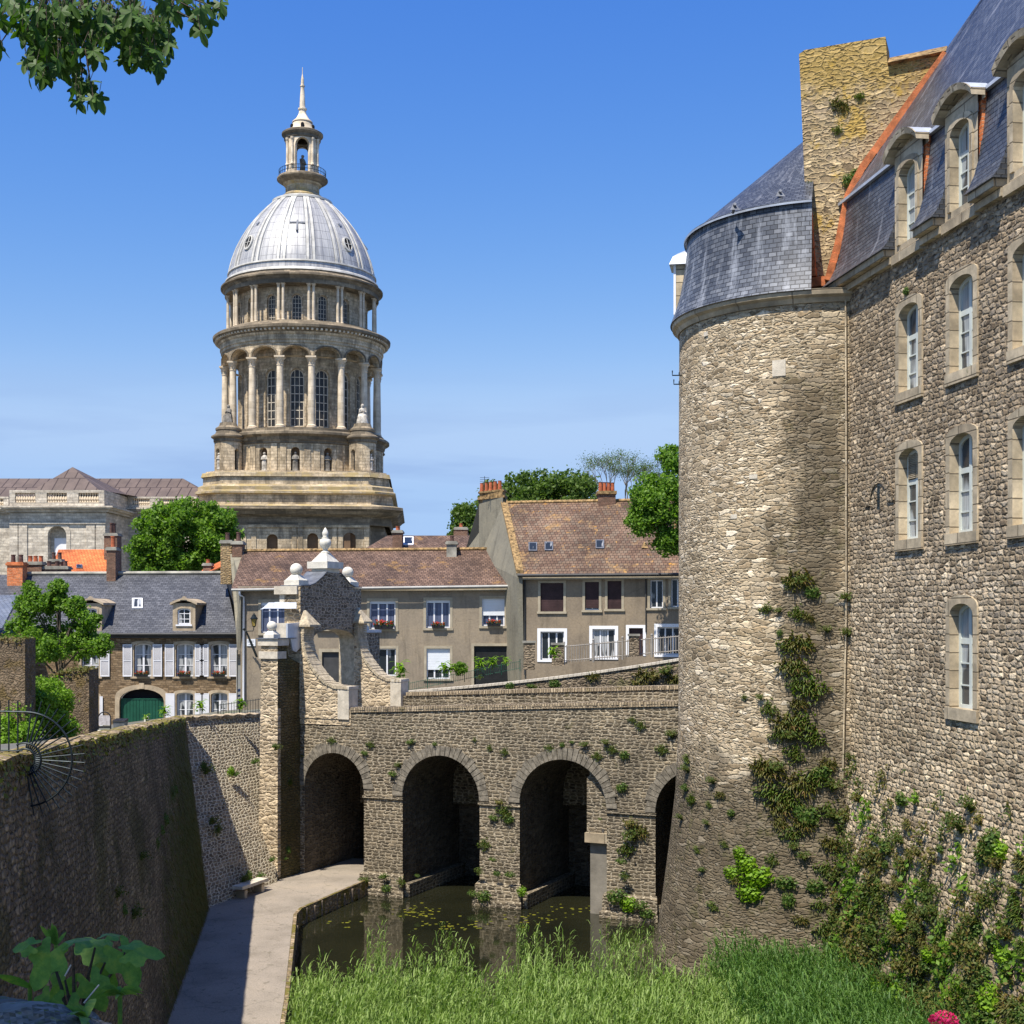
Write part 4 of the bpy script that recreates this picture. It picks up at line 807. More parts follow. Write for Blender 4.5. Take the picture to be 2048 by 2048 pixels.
# stone gable rising through the roofs into a broad stack
gp = [(1619, 590), (1598, 108), (1609, 100), (1771, 73), (1775, 128), (1893, 110), (1706, 392), (1662, 590)]
fr = [hit(x, y, GP, ng) for x, y in gp]; bk = [p+ng*1.25 for p in fr]
mb = MB(); mb.prism(fr, bk); mb.build('gable_stack', M['gable'], castle)
mb = MB()
def tilerun(mb, pts, w=.24, L=.26, proud=.22):
    P = [hit(x, y, GP-ng*proud, ng) for x, y in pts]
    for a, b in zip(P, P[1:]):
        d = (b-a); n = max(1, int(d.length/L)); d /= n; side = d.normalized().cross(ng).normalized()*w/2
        for i in range(n):
            p = a+d*i; q = p+d*1.02; j = RN.uniform(0, .02)
            f = [p-side-ng*j, p+side-ng*j, q+side*.92-ng*(j+.03), q-side*.92-ng*(j+.03)]; mb.prism(f, [x+ng*.3 for x in f])
tilerun(mb, [(1616, 425), (1619, 480), (1625, 552)]); tilerun(mb, [(1619, 565), (1664, 560)], .3); tilerun(mb, [(1656, 560), (1676, 490), (1686, 440), (1696, 392)], .24, .26, .4); tilerun(mb, [(1696, 392), (1724, 336), (1794, 239), (1892, 106)], .24, .26, .4)
mb.build('terracotta_edging', M['capterra'], castle)
mb = MB(); a = hit(1776, 130, GP, ng); b = hit(1893, 106, GP, ng)
mb.prism([a-ng*.2, b-ng*.2, b+ng*.5+Vector((0, 0, .42)), a+ng*.5+Vector((0, 0, .42))], [x+ng*.9-Vector((0, 0, .1)) for x in (a-ng*.2, b-ng*.2, b+ng*.5+Vector((0, 0, .42)), a+ng*.5+Vector((0, 0, .42)))]); mb.build('ridge_tiles', M['capochre'], castle)
# round tower at the corner
TC = Vector((10.42, 46.02, 0)); TR = 4.7
tp = [(4.68, 10.0), (4.70, 6), (4.70, -1), (4.72, -4), (4.82, -6), (5.05, -8), (5.32, -10), (5.6, -12.2)][::-1]
mb = MB(); mb.lathe(TC, tp, 96, -180, 180, True, TR)
mb.build('round_tower_wall', M['tower'], castle)
mb = MB(); mb.lathe(TC, [(4.66, 9.62), (4.74, 9.64), (4.80, 9.78), (4.92, 9.85), (4.95, 10.02), (4.7, 10.03)], 96, -180, 180); mb.build('tower_cornice', M['surround'], castle)
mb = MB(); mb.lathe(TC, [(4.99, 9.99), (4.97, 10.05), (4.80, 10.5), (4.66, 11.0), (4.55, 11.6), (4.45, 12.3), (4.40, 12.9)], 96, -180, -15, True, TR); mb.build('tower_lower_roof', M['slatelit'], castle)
mb = MB(); mb.lathe(TC, [(4.50, 12.84), (4.5, 12.9), (4.38, 12.93), (2.2, 14.75), (0.0, 16.6)], 96, -180, -15, False, TR); mb.build('tower_cone_roof', M['slate'], castle)
mb = MB(); mb.lathe(TC, [(4.52, 12.80), (4.53, 12.86), (4.42, 12.9)], 96, -180, -15); mb.build('tower_flashing', M['zinc'], castle)
for px, py in ((1561, 381), (1470, 408)):
    p = hit(px, py, TC-Vector((0, 3.6, 0)), (0, 1, 0)); b = MB(); b.tube([p+Vector((0, .4, -.15)), p+Vector((0, 0, .0))], .05, 8); b.face([p+Vector((-.16, .0, -.18)), p+Vector((.16, 0, -.18)), p+Vector((.04, .15, .04)), p+Vector((-.04, .15, .04))]); b.build('roof_vent', M['lead'], castle)
# little dormer at the far left of the tower roof
a = rad(-101); dn = Vector((math.sin(a), -math.cos(a), 0)); dtn = Vector((-dn.y, dn.x, 0)); FT = lambda u, v, d=0: TC+dn*(4.98-d)+dtn*u+Vector((0, 0, v))
mb = MB(); mb.boxf(FT, -.42, .42, 10.4, 12.1, .14, 1.0); o = mb.build('tower_dormer', M['surround'], castle)
mb = MB(); mb.prism([FT(-.6, 12.1, -.02), FT(.6, 12.1, -.02), FT(.45, 12.4, .1), FT(0, 12.6, .2), FT(-.45, 12.4, .1)], [FT(-.6, 12.1, 1), FT(.6, 12.1, 1), FT(.5, 12.6, 1), FT(0, 12.9, 1), FT(-.5, 12.6, 1)]); mb.build('hood', M['zinc'], o)
mb = MB(); mb.boxf(FT, -.44, -.36, 10.4, 12.1, .12, .2); mb.boxf(FT, .36, .44, 10.4, 12.1, .12, .2); mb.build('window_edge', M['whitepaint'], o)
mb = MB(); P0 = TC+Vector((-4.65, -.4, 0)); 
for z, L in ((8.15, .35), (7.85, .3)): mb.tube([P0+Vector((0, 0, z)), P0+Vector((-L, 0, z)), P0+Vector((-L, 0, z+.16))], .022, 5); mb.tube([P0+Vector((-.12, 0, z-.02)), P0+Vector((-.12, 0, z+.1))], .02, 5)
mb.build('iron_hooks', M['iron'], castle)
mb = MB(); mb.tube([FC(-.02, 9.7, -.12), FC(.02, 6, -.12), FC(.02, 0, -.12), FC(.02, -5, -.16)], .035, 6); mb.build('drainpipe', M['surround'], castle)
mb = MB()    # a few pale replaced blocks
def Ftw(u, z, d=0): a = u/TR; r = TR-d; return TC+Vector((math.sin(a)*r, -math.cos(a)*r, z))
for px, py, w, h in ((1558, 736, .42, .5), (1507, 953, .28, .14), (1468, 1033, .25, .14), (1412, 668, .2, .14)):
    ang = -math.pi/2+math.acos(max(-1, min(1, 0)))
    # find the tower point under this picture position
    best = min(((abs(1024+FPX*Ftw(u, 0).x/Ftw(u, 0).y-px), u) for u in np.linspace(-5.5, 1.5, 600)))[1]; Yp = Ftw(best, 0).y; z = (1233-py)*Yp/FPX
    mb = MB(); mb.hexa([Ftw(best+a*w/2, z+b*h/2, d) for d in (-.018, .02) for a, b in ((-1, -1), (1, -1), (1, 1), (-1, 1))]); mb.build('patched_block', M['palestone'], castle)
# retaining wall and street beyond the bridge
RW0 = Vector((-6.2, 65.2, 0)); RW1 = Vector((10.5, 63.6, 0)); FR = frame(RW0, RW1-RW0, (RW1-RW0).cross(Vector((0, 0, 1))) * -1); LR = (RW1-RW0).length
rt = lambda u: -3.75+ (2.15)*(u/LR) - .25*math.sin(math.pi*u/LR)
FRw = lambda u, v, d=0: RW0+(RW1-RW0).normalized()*u+Vector((.095, .995, 0))*d+Vector((0, 0, v))
mb = MB(); us = np.linspace(-1.5, LR, 24); mb.grid([[FRw(u, -12.5) for u in us], [FRw(u, -6) for u in us], [FRw(u, rt(u)) for u in us]], [[(u, -12.5) for u in us], [(u, -6) for u in us], [(u, rt(u)) for u in us]], False)
rw = tag(mb.build('retaining_wall', M['retain'], None, tuple(FRw(8, -8))), 'rough grey retaining wall with rising top, behind the bridge and below the grey houses', 'wall')
mb = MB(); u = -1.2
while u < LR: w = RN.uniform(.16, .26); mb.hexa([FRw(a, rt(a)+z, d) for d in (-.06, .5) for a, z in ((u, -.04), (u+w*.93, -.04), (u+w*.93, .07), (u, .07))]); u += w
mb.build('coping', M['palestone'], rw)
# ================================================================ HOUSES
def UX(px, Y): return (px-1024)/FPX*Y
def ZY(py, Y): return (1233-py)/FPX*Y
def FY(Y): return lambda u, v, d=0: Vector((u, Y+d, v))
def slab(name, pts, mat, parent, t=.14):
    b = MB(); n = (pts[1]-pts[0]).cross(pts[3]-pts[0]).normalized()
    if n.z < 0: n = -n
    b.prism(pts, [p-n*t for p in pts]); return b.build(name, mat, parent)
def chimney(parent, px0, px1, py0, py1, Y, depth, mat, pots=2, pot='terracotta', ph=.55, cap='cement', e=.08):
    b = MB(); x0, x1, z1, z0 = UX(px0, Y), UX(px1, Y), ZY(py0, Y), ZY(py1, Y)
    b.box(x0, x1, Y, Y+depth, z0, z1-.22); o = b.build('chimney', mat, parent)
    b = MB(); b.box(x0-e, x1+e, Y-e, Y+depth+e, z1-.22, z1-.08); b.box(x0-e*.3, x1+e*.3, Y-e*.3, Y+depth+e*.3, z1-.08, z1); b.build('cap', M[cap], o)
    for k in range(pots):
        if pots == 1: cx, cy = (x0+x1)/2, Y+depth/2
        elif (x1-x0) >= depth: cx, cy = x0+(x1-x0)*(k+.5)/pots, Y+depth/2
        else: cx, cy = (x0+x1)/2, Y+depth*(k+.5)/pots
        b = MB(); r = min(.15, (max(x1-x0, depth)/pots)*.42); b.lathe((cx, cy, z1), [(0, 0), (r, 0), (r*.85, ph*.85), (r*1.05, ph*.88), (r*1.05, ph), (r*.7, ph), (r*.7, ph*.7)], 10); b.build('chimney_pot', M[pot], o)
    return o
def shutter(win, F, u0, u1, v0, v1, closed_lower=False):
    b = MB(); w = .07
    for a, c in ((u0, u0+w), (u1-w, u1)): b.boxf(F, a, c, v0, v1, -.10, -.05)
    for z in (v0, (v0+v1)/2-w/2, v1-w): b.boxf(F, u0+w, u1-w, z, z+w, -.10, -.05)
    o = b.build('shutter', M['shutter'], win); b = MB()
    if closed_lower: b.boxf(F, u0+w, u1-w, v0+w, v1-w, -.095, -.06); b.build('panel', M['shutter'], win)
    else:
        n = int((v1-v0)/.07)
        for k in range(n):
            z = v0+w+(v1-v0-2*w)*k/n
            b.hexa([F(u0+w, z, -.09), F(u1-w, z, -.09), F(u1-w, z+.012, -.09), F(u0+w, z+.012, -.09), F(u0+w, z+.05, -.055), F(u1-w, z+.05, -.055), F(u1-w, z+.062, -.055), F(u0+w, z+.062, -.055)])
        b.build('louvres', M['louvre'], win)
    return o
def proto_flowerbox():
    t = thing('flower_box', 'flower box', 'flower box', (0, 0, 0), 'flower boxes on the house window sills')
    b = MB(); b.hexa([Vector(p) for p in ((-.42, -.1, 0), (.42, -.1, 0), (.46, -.12, .2), (-.46, -.12, .2), (-.42, .1, 0), (.42, .1, 0), (.46, .12, .2), (-.46, .12, .2))]); b.build('box', M['black'], t)
    n = 150; C = np.stack([NR.uniform(-.48, .48, n), NR.uniform(-.14, .12, n), NR.uniform(.15, .36, n)], 1); quads_mesh('leaves', leaf_quads(C, NR.normal(size=(n, 3)), .05, .8), M['leafdark'], t)
    n = 60; C = np.stack([NR.uniform(-.48, .48, n), NR.uniform(-.18, .1, n), NR.uniform(.22, .44, n)], 1); quads_mesh('flowers', leaf_quads(C, NR.normal(size=(n, 3)), .05, .9), M['redflower'], t)
    return t
fb0 = proto_flowerbox(); fb_used = [False]
def flowerbox(p, label, s=1.0):
    o = fb0 if not fb_used[0] else copy_tree(fb0); fb_used[0] = True
    o.location = p; o.scale = (s, s, s); o['label'] = label; return o
# ---------------------------------------------------------------- slate roofed stone house
Y1 = 85.0; F1 = FY(Y1)
h1 = thing('stone_house', 'brown stone house with dark slate roof, white shutters and a green carriage door', 'house', (UX(330, Y1), Y1+3, ZY(1460, Y1)))
def W1(a, b, y0, y1, r=.16): return (UX(a, Y1), UX(b, Y1), ZY(y1, Y1), ZY(y0, Y1), r)
up = [W1(163, 198, 1287, 1353), W1(268, 303, 1287, 1353), W1(352, 387, 1287, 1353), W1(421, 455, 1287, 1353)]
lo = [W1(176, 197, 1391, 1452), W1(353, 387, 1385, 1437), W1(422, 455, 1385, 1437)]
door = W1(239, 328, 1378, 1475, .75)
zb = ZY(1480, Y1)
mb = MB(); wall(mb, F1, UX(-60, Y1), UX(474, Y1), zb, ZY(1266, Y1), up+lo+[door], .28); mb.build('wall', M['brownstone'], h1)
for i, o in enumerate(up+lo):
    w = window(h1, F1, o, .2, M['whitepaint'], M['glasscurtain'], 2, 3, .08, .035, (.17, .03, M['yellowstone']), (.03, .12, M['yellowstone']), mid=.12)
    sw = (o[1]-o[0])*.53; g2 = .1
    if i in (0, 1, 2, 3, 4, 5, 6):
        low = i > 3
        if i not in (0, 4): shutter(w, F1, o[0]-g2-sw, o[0]-g2, o[2], o[3]-.05, low)
        shutter(w, F1, o[1]+g2, o[1]+g2+sw*(.55 if i == 4 else 1), o[2], o[3]-.05, low)
b = MB(); o = door; b.boxf(F1, o[0], o[1], o[2], o[3]-.62, .25, .33)
for k in range(14):
    u = o[0]+(o[1]-o[0])*(k+.5)/14; b.boxf(F1, u-.085, u+.085, o[2]+.1, o[3]-.70, .225, .249)
m_ = (o[0]+o[1])/2; b.boxf(F1, m_-.06, m_+.06, o[2], o[3]-.69, .2, .224); b.boxf(F1, o[0], o[1], o[3]-.68, o[3]-.60, .2, .2245)
dd = b.build('carriage_door', M['greendoor'], h1)
b = MB(); A = arcpts(o); b.face([F1(p[0], p[1], .4) for p in A]); b.build('dark_passage', M['darkvoid'], dd)
b = MB(); ring(b, F1, o, .28, -.04, .02); m_ = (o[0]+o[1])/2; b.boxf(F1, m_-.16, m_+.16, o[3]+.02, o[3]+.38, -.07, .02); b.build('arch_surround', M['yellowstone'], dd)
ev = Y1-.35; rg = Y1+5.3
slab('roof', [at(-70, 1268, ev), at(474, 1266, ev), at(449, 1148, rg), at(-70, 1150, rg)], M['houseslate'], h1)
slab('rear_roof', [at(-70, 1150, rg), at(449, 1148, rg), Vector((UX(449, rg), rg+6, ZY(1260, Y1))), Vector((UX(-70, rg), rg+6, ZY(1260, Y1)))], M['houseslate'], h1)
b = MB(); P = [at(50, 1147.5, rg), at(449, 1146, rg)]; b.tube(P, .14, 8); b.build('ridge', M['cement'], h1)
b = MB(); b.tube([at(-70, 1269, ev-.05), at(474, 1268, ev-.05)], .09, 8); b.boxf(F1, UX(-60, Y1), UX(474, Y1), ZY(1276, Y1), ZY(1267, Y1), -.2, 0); b.build('gutter', M['darkgutter'], h1)
def roofpt(px, py, e=ev, r=rg, pe=1266, pr=1148):
    # point of the slate slope seen at this place
    A_ = at(200, pe, e); B_ = at(400, pe, e); C_ = at(300, pr, r); n = (B_-A_).cross(C_-A_); return hit(px, py, A_, n)
def dormer(parent, cx, pyb, pyt, w, mats, roofmat_='palestone', glass='glassdark'):
    p = roofpt(cx, pyb); Yd = p.y; F = FY(Yd); x = p.x; z0 = p.z; z1 = ZY(pyt, Yd); hw = w/2
    o = (x-hw*.58, x+hw*.58, z0+.38, z1-.42, .12); b = MB(); wall(b, F, x-hw, x+hw, z0-.1, z1-.1, [o], .14)
    for s in (x-hw, x+hw): b.face([Vector((s, Yd, z0-.1)), Vector((s, Yd, z1-.1)), Vector((s, Yd+4, z1-.1)), Vector((s, Yd+2, z0+1))])
    d = b.build('dormer', mats, parent); window(parent, F, o, .08, M['whitepaint'], M[glass], 2, 3, .09, .04, (.08, .03, M['yellowstone']), (.02, .1, M['whitepaint']))
    b = MB(); n = 10; R_ = [(x+(-1+2*i/n)*(hw+.14), z1-.1+.28*math.cos((-1+2*i/n)*math.pi/2)) for i in range(n+1)]
    for (a, za), (c, zc) in zip(R_, R_[1:]): b.hexa([Vector((a, Yd-.16, za-.12)), Vector((c, Yd-.16, zc-.12)), Vector((c, Yd-.16, zc+.02)), Vector((a, Yd-.16, za+.02)), Vector((a, Yd+3.2, za-.12)), Vector((c, Yd+3.2, zc-.12)), Vector((c, Yd+3.2, zc+.02)), Vector((a, Yd+3.2, za+.02))])
    b.prism([Vector((x-.22, Yd-.2, z1+.1)), Vector((x+.22, Yd-.2, z1+.1)), Vector((x, Yd-.2, z1+.34))], [Vector((x-.22, Yd+.3, z1+.1)), Vector((x+.22, Yd+.3, z1+.1)), Vector((x, Yd+.3, z1+.34))])
    b.build('hood', M['yellowstone'], d); return d
dormer(h1, 368, 1261, 1203, 1.42, M['yellowstone']); dormer(h1, 181, 1261, 1203, 1.42, M['yellowstone'])
def skylight(parent, cx, cy, wpx, hpx, rp, mat='glassdark', fmat='lead'):
    c = [rp(cx+a*wpx/2, cy+b_*hpx/2) for a, b_ in ((-1, 1), (1, 1), (1, -1), (-1, -1))]; n = (c[1]-c[0]).cross(c[3]-c[0]).normalized()
    if n.z < 0: n = -n
    b = MB(); b.prism([p+n*.09 for p in c], [p-n*.05 for p in c]); o = b.build('skylight', M[fmat], parent)
    m = sum(c, Vector())/4; q = [m+(p-m)*.78+n*.10 for p in c]; b = MB(); b.face(q, [(0, 0), (.6, 0), (.6, .8), (0, .8)]); b.build('pane', M[mat], o)
    return o
skylight(h1, 275, 1208, 21, 20, roofpt, 'glasscurtain', 'whitepaint')
chimney(h1, 213, 231, 1094, 1177, Y1+4.6, .9, M['brick'], 1, 'terracotta', .75)
chimney(h1, 14, 45, 1124, 1192, Y1+4.2, .85, M['orangebrick'], 2, 'darkclay', .5, 'capterra')
chimney(h1, 51, 83, 1123, 1150, Y1+5.6, .8, M['brick'], 3, 'terracotta', .4)
chimney(h1, 86, 135, 1132, 1150, Y1+5.8, .8, M['brick'], 3, 'darkclay', .35)
b = MB(); b.tube([at(478, 1262, Y1-.3), at(478, 1290, Y1-.3), at(474, 1300, Y1-.2), at(474, 1440, Y1-.2)], .05, 8); b.build('drainpipe', M['gutter'], h1)
for i, (x, lab) in enumerate(((285, 'pink flower box under the upper window left of centre on the shuttered stone house'), (370, 'flower box under the middle upper window of the stone house, right of the paired shutters'), (439, 'flower box under the upper window nearest the drainpipe on the shuttered stone house'), (183, 'red and white flower box at the upper window beside the leafy tree'))):
    flowerbox((UX(x, Y1), Y1-.16, ZY(1353, Y1)), lab, .85)
# pale slate roof at the far left edge
hl = thing('slate_roof_house', 'neighbouring house with pale blue slate roof at the left edge, behind the leafy tree', 'house', (UX(-60, 80), 82, -6.5))
slab('roof', [at(-150, 1275, 79), at(4, 1256, 79), at(38, 1190, 84), at(-150, 1190, 84)], M['paleslate'], hl)
mb = MB(); mb.box(UX(-150, 79.5), UX(-40, 79.5), 79.6, 85, -7, ZY(1272, 79.5)); mb.build('wall', M['garden'], hl)
# ---------------------------------------------------------------- long grey-brown house behind the gateway
Y2 = 83.0; F2 = FY(Y2)
h2 = thing('rendered_house', 'long grey beige rendered house with brown tiled roof and white gutter, behind the gateway', 'house', (UX(760, Y2), Y2+3, -5))
def W2(a, b, y0, y1): return (UX(a, Y2), UX(b, Y2), ZY(y1, Y2), ZY(y0, Y2), 0)
z2b = -6.2
wup = [W2(522, 571, 1204, 1266), W2(739, 791, 1202, 1258), W2(852, 900, 1200, 1256), W2(964, 1009, 1197, 1252)]
wlo = [W2(737, 792, 1297, 1352), W2(853, 900, 1297, 1358)]
gar = W2(948, 1026, 1292, 1385); dr = W2(644, 683, 1304, 1390)
mb = MB(); wall(mb, F2, UX(481, Y2), UX(1043, Y2), z2b, ZY(1172, Y2), wup+wlo+[gar, dr], .25); mb.build('wall', M['render'], h2)
T = (.16, .03, M['trim'])
for i, o in enumerate(wup): window(h2, F2, o, .16, M['whitepaint'], M['glassblue'], 3 if i < 3 else 3, 1, .08, .09, T, (.03, .14, M['trim']), barrows=[])
for i, o in enumerate(wlo): window(h2, F2, o, .16, M['whitepaint'], M['glassdark'], 3, 1, .08, .09, T, (.03, .1, M['trim']), barrows=[])
def blind(parent, F, o, frac, mat, name='roller_shutter', d=.10):
    b = MB(); z = o[3]-(o[3]-o[2])*frac; k = z
    while k < o[3]-.01: b.boxf(F, o[0], o[1], k+.008, min(k+.1, o[3]), d, d+.03); b.boxf(F, o[0], o[1], k, k+.009, d+.012, d+.03); k += .1
    b.build(name, mat, parent)
blind(h2, F2, wup[3], .62, M['signwhite']); blind(h2, F2, wlo[1], .70, M['signwhite']); blind(h2, F2, wup[0], .12, M['signwhite']); blind(h2, F2, wup[1], .1, M['signwhite']); blind(h2, F2, wup[2], .1, M['signwhite'])
blind(h2, F2, gar, 1, M['garage'], 'garage_door', .15)
b = MB(); ring(b, F2, gar, .16, -.03, .02); b.build('garage_surround', M['trim'], h2)
b = MB(); b.boxf(F2, dr[0], dr[1], dr[2], dr[3], .12, .18); d_ = b.build('door', M['darkgutter'], h2); b = MB(); ring(b, F2, dr, .2, -.04, .02); b.boxf(F2, dr[0]-.35, dr[1]+.35, dr[3]+1.3, dr[3]+1.5, -.2, 0); b.build('door_surround', M['trim'], d_)
e2, r2 = Y2-.45, Y2+5.0
slab('roof', [at(463, 1177, e2), at(1043, 1169, e2), at(1004, 1099, r2), at(486, 1103, r2)], M['tile'], h2)
slab('rear_roof', [at(486, 1103, r2), at(1004, 1099, r2), Vector((UX(1004, r2), r2+5, 1.6)), Vector((UX(486, r2), r2+5, 1.6))], M['tile'], h2)
b = MB(); P = [at(486, 1102, r2), at(1004, 1098, r2)]; n = 56
for k in range(n): p = P[0].lerp(P[1], k/n); q = P[0].lerp(P[1], (k+1.05)/n); b.tube([p, q], [.12, .145], 8)
b.build('ridge_tiles', M['capochre'], h2)
b = MB(); b.tube([at(463, 1180, e2-.08), at(1045, 1172, e2-.08)], .085, 8); b.build('gutter', M['gutter'], h2)
b = MB(); b.boxf(F2, UX(478, Y2), UX(1043, Y2), ZY(1181, Y2), ZY(1173, Y2), -.35, 0); b.build('eaves_board', M['trim'], h2)
b = MB(); b.tube([at(479, 1182, Y2-.5), at(479, 1190, Y2-.5), at(487, 1194, Y2-.15), at(487, 1400, Y2-.15)], .065, 8); b.build('drainpipe', M['whitepaint'], h2)
b = MB(); b.tube([at(1041, 1174, Y2-.5), at(1041, 1182, Y2-.2), at(1041, 1345, Y2-.12)], .055, 8); b.build('drainpipe', M['whitepaint'], h2)
# bare verge wall on the left with the two stacks on it
b = MB(); g0 = [at(460, 1102, r2-.2), at(486, 1102, r2-.2), at(482, 1182, e2), at(481, 1300, Y2), at(474, 1300, Y2), at(472, 1262, Y2)]
b.prism(g0, [p+Vector((0, .5, 0)) for p in g0]); b.build('gable_wall', M['rendergable'], h2)
chimney(h2, 441, 463, 1080, 1168, Y2+4.6, 1.0, M['pointed'], 1, 'darkclay', .5); chimney(h2, 464, 484, 1082, 1120, Y2+4.4, 1.0, M['brick'], 1, 'darkclay', .6)
def roofpt2(px, py): return hit(px, py, at(700, 1174, e2), (at(900, 1171, e2)-at(700, 1174, e2)).cross(at(800, 1101, r2)-at(700, 1174, e2)))
chimney(h2, 893, 913, 1082, 1118, Y2+3.9, 1.1, M['cement'], 1, 'darkclay', .35)
flowerbox((UX(552, Y2), Y2-.15, ZY(1266, Y2)), 'orange and red flower box at the house window behind the left gateway ball', .95)
flowerbox((UX(768, Y2), Y2-.15, ZY(1258, Y2)), 'bright red flower box at the upper window just right of the gateway', 1.3)
flowerbox((UX(877, Y2), Y2-.15, ZY(1256, Y2)), 'dark leafy flower box below the unshuttered upper window above the roller-shuttered ground window', .9)
flowerbox((UX(988, Y2), Y2-.15, ZY(1252, Y2)), 'red flower box below the half lowered white roller shutter', .95)
# ---------------------------------------------------------------- taller house with lichened roof
Y3 = 81.0
FA = at(1043, 1150, Y3); FBr = at(1420, 1150, 78.6); dx3 = Vector((FBr.x-FA.x, FBr.y-FA.y, 0)).normalized(); in3 = Vector((-dx3.y, dx3.x, 0))
F3 = lambda u, v, d=0: Vector((FA.x, FA.y, 0))+dx3*u+in3*d+Vector((0, 0, v))
def P3(px, py):
    p = hit(px, py, (FA.x, FA.y, 0), in3); return (p-Vector((FA.x, FA.y, 0))).dot(dx3), p.z
h3 = thing('rendered_house', 'taller taupe house with steep orange lichened roof and dark closed shutters beside the tower', 'house', tuple(F3(6, -3.2, 3)))
def W3(a, b, y0, y1): u0, z1 = P3(a, y0); u1, z0 = P3(b, y1); return (u0, u1, z0, z1, 0)
w3u = [W3(1081, 1127, 1166, 1223), W3(1170, 1198, 1164, 1220), W3(1215, 1243, 1162, 1218), W3(1300, 1326, 1160, 1216), W3(1342, 1368, 1158, 1214)]
w3l = [W3(1081, 1128, 1263, 1320), W3(1185, 1230, 1258, 1315), W3(1258, 1286, 1256, 1312), W3(1315, 1360, 1254, 1310)]
L3 = 12.5; EV3 = P3(1043, 1152)[1]
mb = MB(); wall(mb, F3, 0, L3, -5.5, EV3, w3u+w3l, .25); mb.build('wall', M['renderb'], h3)
for i, o in enumerate(w3u):
    window(h3, F3, o, .16, M['whitepaint'], M['glassdark'], 2, 1, .07, .08, (.15, .03, M['trim']), (.05, .13, M['trim']), barrows=[])
    if i < 3: blind(h3, F3, o, 1.0 if i != 1 else .93, M['darkshutter'], 'closed_shutter', .08)
TW = (.19, .03, M['whitepaint'])
for i, o in enumerate(w3l):
    if i == 2: b = MB(); b.boxf(F3, o[0], o[1], o[2], o[3], .15, .2); q = b.build('door', M['darkshutter'], h3); b = MB(); ring(b, F3, o, .18, -.03, .02); b.build('door_surround', M['whitepaint'], q)
    else: window(h3, F3, o, .16, M['whitepaint'], M['glasscurtain' if i == 1 else 'glassdark'], 3, 1, .08, .08, TW, (.0, .12, M['whitepaint']), barrows=[])
RT = at(1006, 1006, 87.5).z; eL = F3(-.1, EV3+.1, -.5); eR = F3(L3, EV3+.1, -.5); rL = at(1006, 1006, 87.5); rR = rL+dx3*14; rR.z = rL.z
slab('roof', [eL, eR, rR, rL], M['tilelichen'], h3); bk0 = rL+Vector((-2.2, 7, -5)); slab('rear_roof', [rL, rR, rR+Vector((0, 6, -5)), bk0], M['tilelichen'], h3)
b = MB(); n = 44
for k in range(n): p = rL.lerp(rR, k/n); q = rL.lerp(rR, (k+1.05)/n); b.tube([p, q], [.12, .15], 8)
b.build('ridge_tiles', M['capochre'], h3)
b = MB(); b.tube([F3(-.1, EV3+.02, -.58), F3(L3, EV3+.02, -.58)], .09, 8); b.build('gutter', M['darkgutter'], h3); b = MB(); b.boxf(F3, 0, L3, EV3-.22, EV3-.04, -.4, 0); b.build('eaves_board', M['trim'], h3)
# gable wall carrying the big stack
gx = [F3(-.15, -5, .1), F3(-.15, EV3-.1, -.5), F3(-.15, EV3+.15, -.5), rL+Vector((-.12, 0, .12)), at(958, 1006, 89.0), at(930, 1104, 92.5), at(925, 1300, 92.5)]
b = MB(); b.prism(gx, [p+Vector((.3, 0, 0)) for p in gx]); b.build('gable_wall', M['rendergable'], h3)
b = MB(); 
for p, q in zip(gx[2:4], gx[3:5]): b.prism([p+Vector((-.06, 0, 0)), q+Vector((-.06, 0, 0)), q+Vector((-.06, 0, .2)), p+Vector((-.06, 0, .2))], [x+Vector((.42, 0, 0)) for x in (p+Vector((-.06, 0, 0)), q+Vector((-.06, 0, 0)), q+Vector((-.06, 0, .2)), p+Vector((-.06, 0, .2)))])
b.build('verge_coping', M['capochre'], h3)
c3 = at(958, 1006, 89.0); c4 = at(1004, 1006, 87.0); z = ZY(996, 87.5)
def foot(e, zz_): return [Vector((c4.x+.05+e, 87-e, zz_)), Vector((c4.x+.25+e, 88.1+e, zz_)), Vector((c3.x+.2-e, 90.1+e, zz_)), Vector((c3.x-e, 89.0-e, zz_))]
b = MB(); b.prism(foot(0, z-3.2), foot(0, z)); cb = b.build('chimney', M['rendergable'], h3)
b = MB(); b.prism(foot(.1, z), foot(.1, z+.16)); b.prism(foot(-.02, z+.161), foot(-.02, z+.42)); b.prism(foot(.06, z+.421), foot(.06, z+.54)); b.build('cap', M['capochre'], cb)
for k in range(5): b = MB(); b.lathe((c4.x-.15-k*.3, 87.7+.4*k, z+.54), [(.0, 0), (.15, 0), (.12, .55), (.14, .6), (.1, .6), (.1, .4)], 10); b.build('chimney_pot', M['terracotta'], cb)
b = MB(); b.tube([Vector((c3.x+.4, 87.4, z+.5)), Vector((c3.x+.4, 87.4, z+1.4))], .02, 5)
for k in range(3): b.tube([Vector((c3.x+.1, 87.4, z+1.05+.13*k)), Vector((c3.x+.7, 87.4, z+1.05+.13*k))], .012, 4)
b.build('aerial', M['iron'], cb)
b = MB(); x0, x1 = UX(1194, 87), UX(1228, 87); z0, z1 = ZY(1042, 87), ZY(992, 87); b.box(x0, x1, 85.6, 87.2, z0-.6, z1); cb = b.build('chimney', M['brick'], h3)
b = MB(); b.box(x0-.07, x1+.07, 85.5, 87.3, z1, z1+.2); b.build('cap', M['capochre'], cb)
for k in range(4): b = MB(); b.lathe((x0+.17+k*.26, 86.1+.1*k, z1+.2), [(0, 0), (.14, 0), (.12, .55), (.15, .6), (.1, .6), (.1, .4)], 10); b.build('chimney_pot', M['terracotta'], cb)
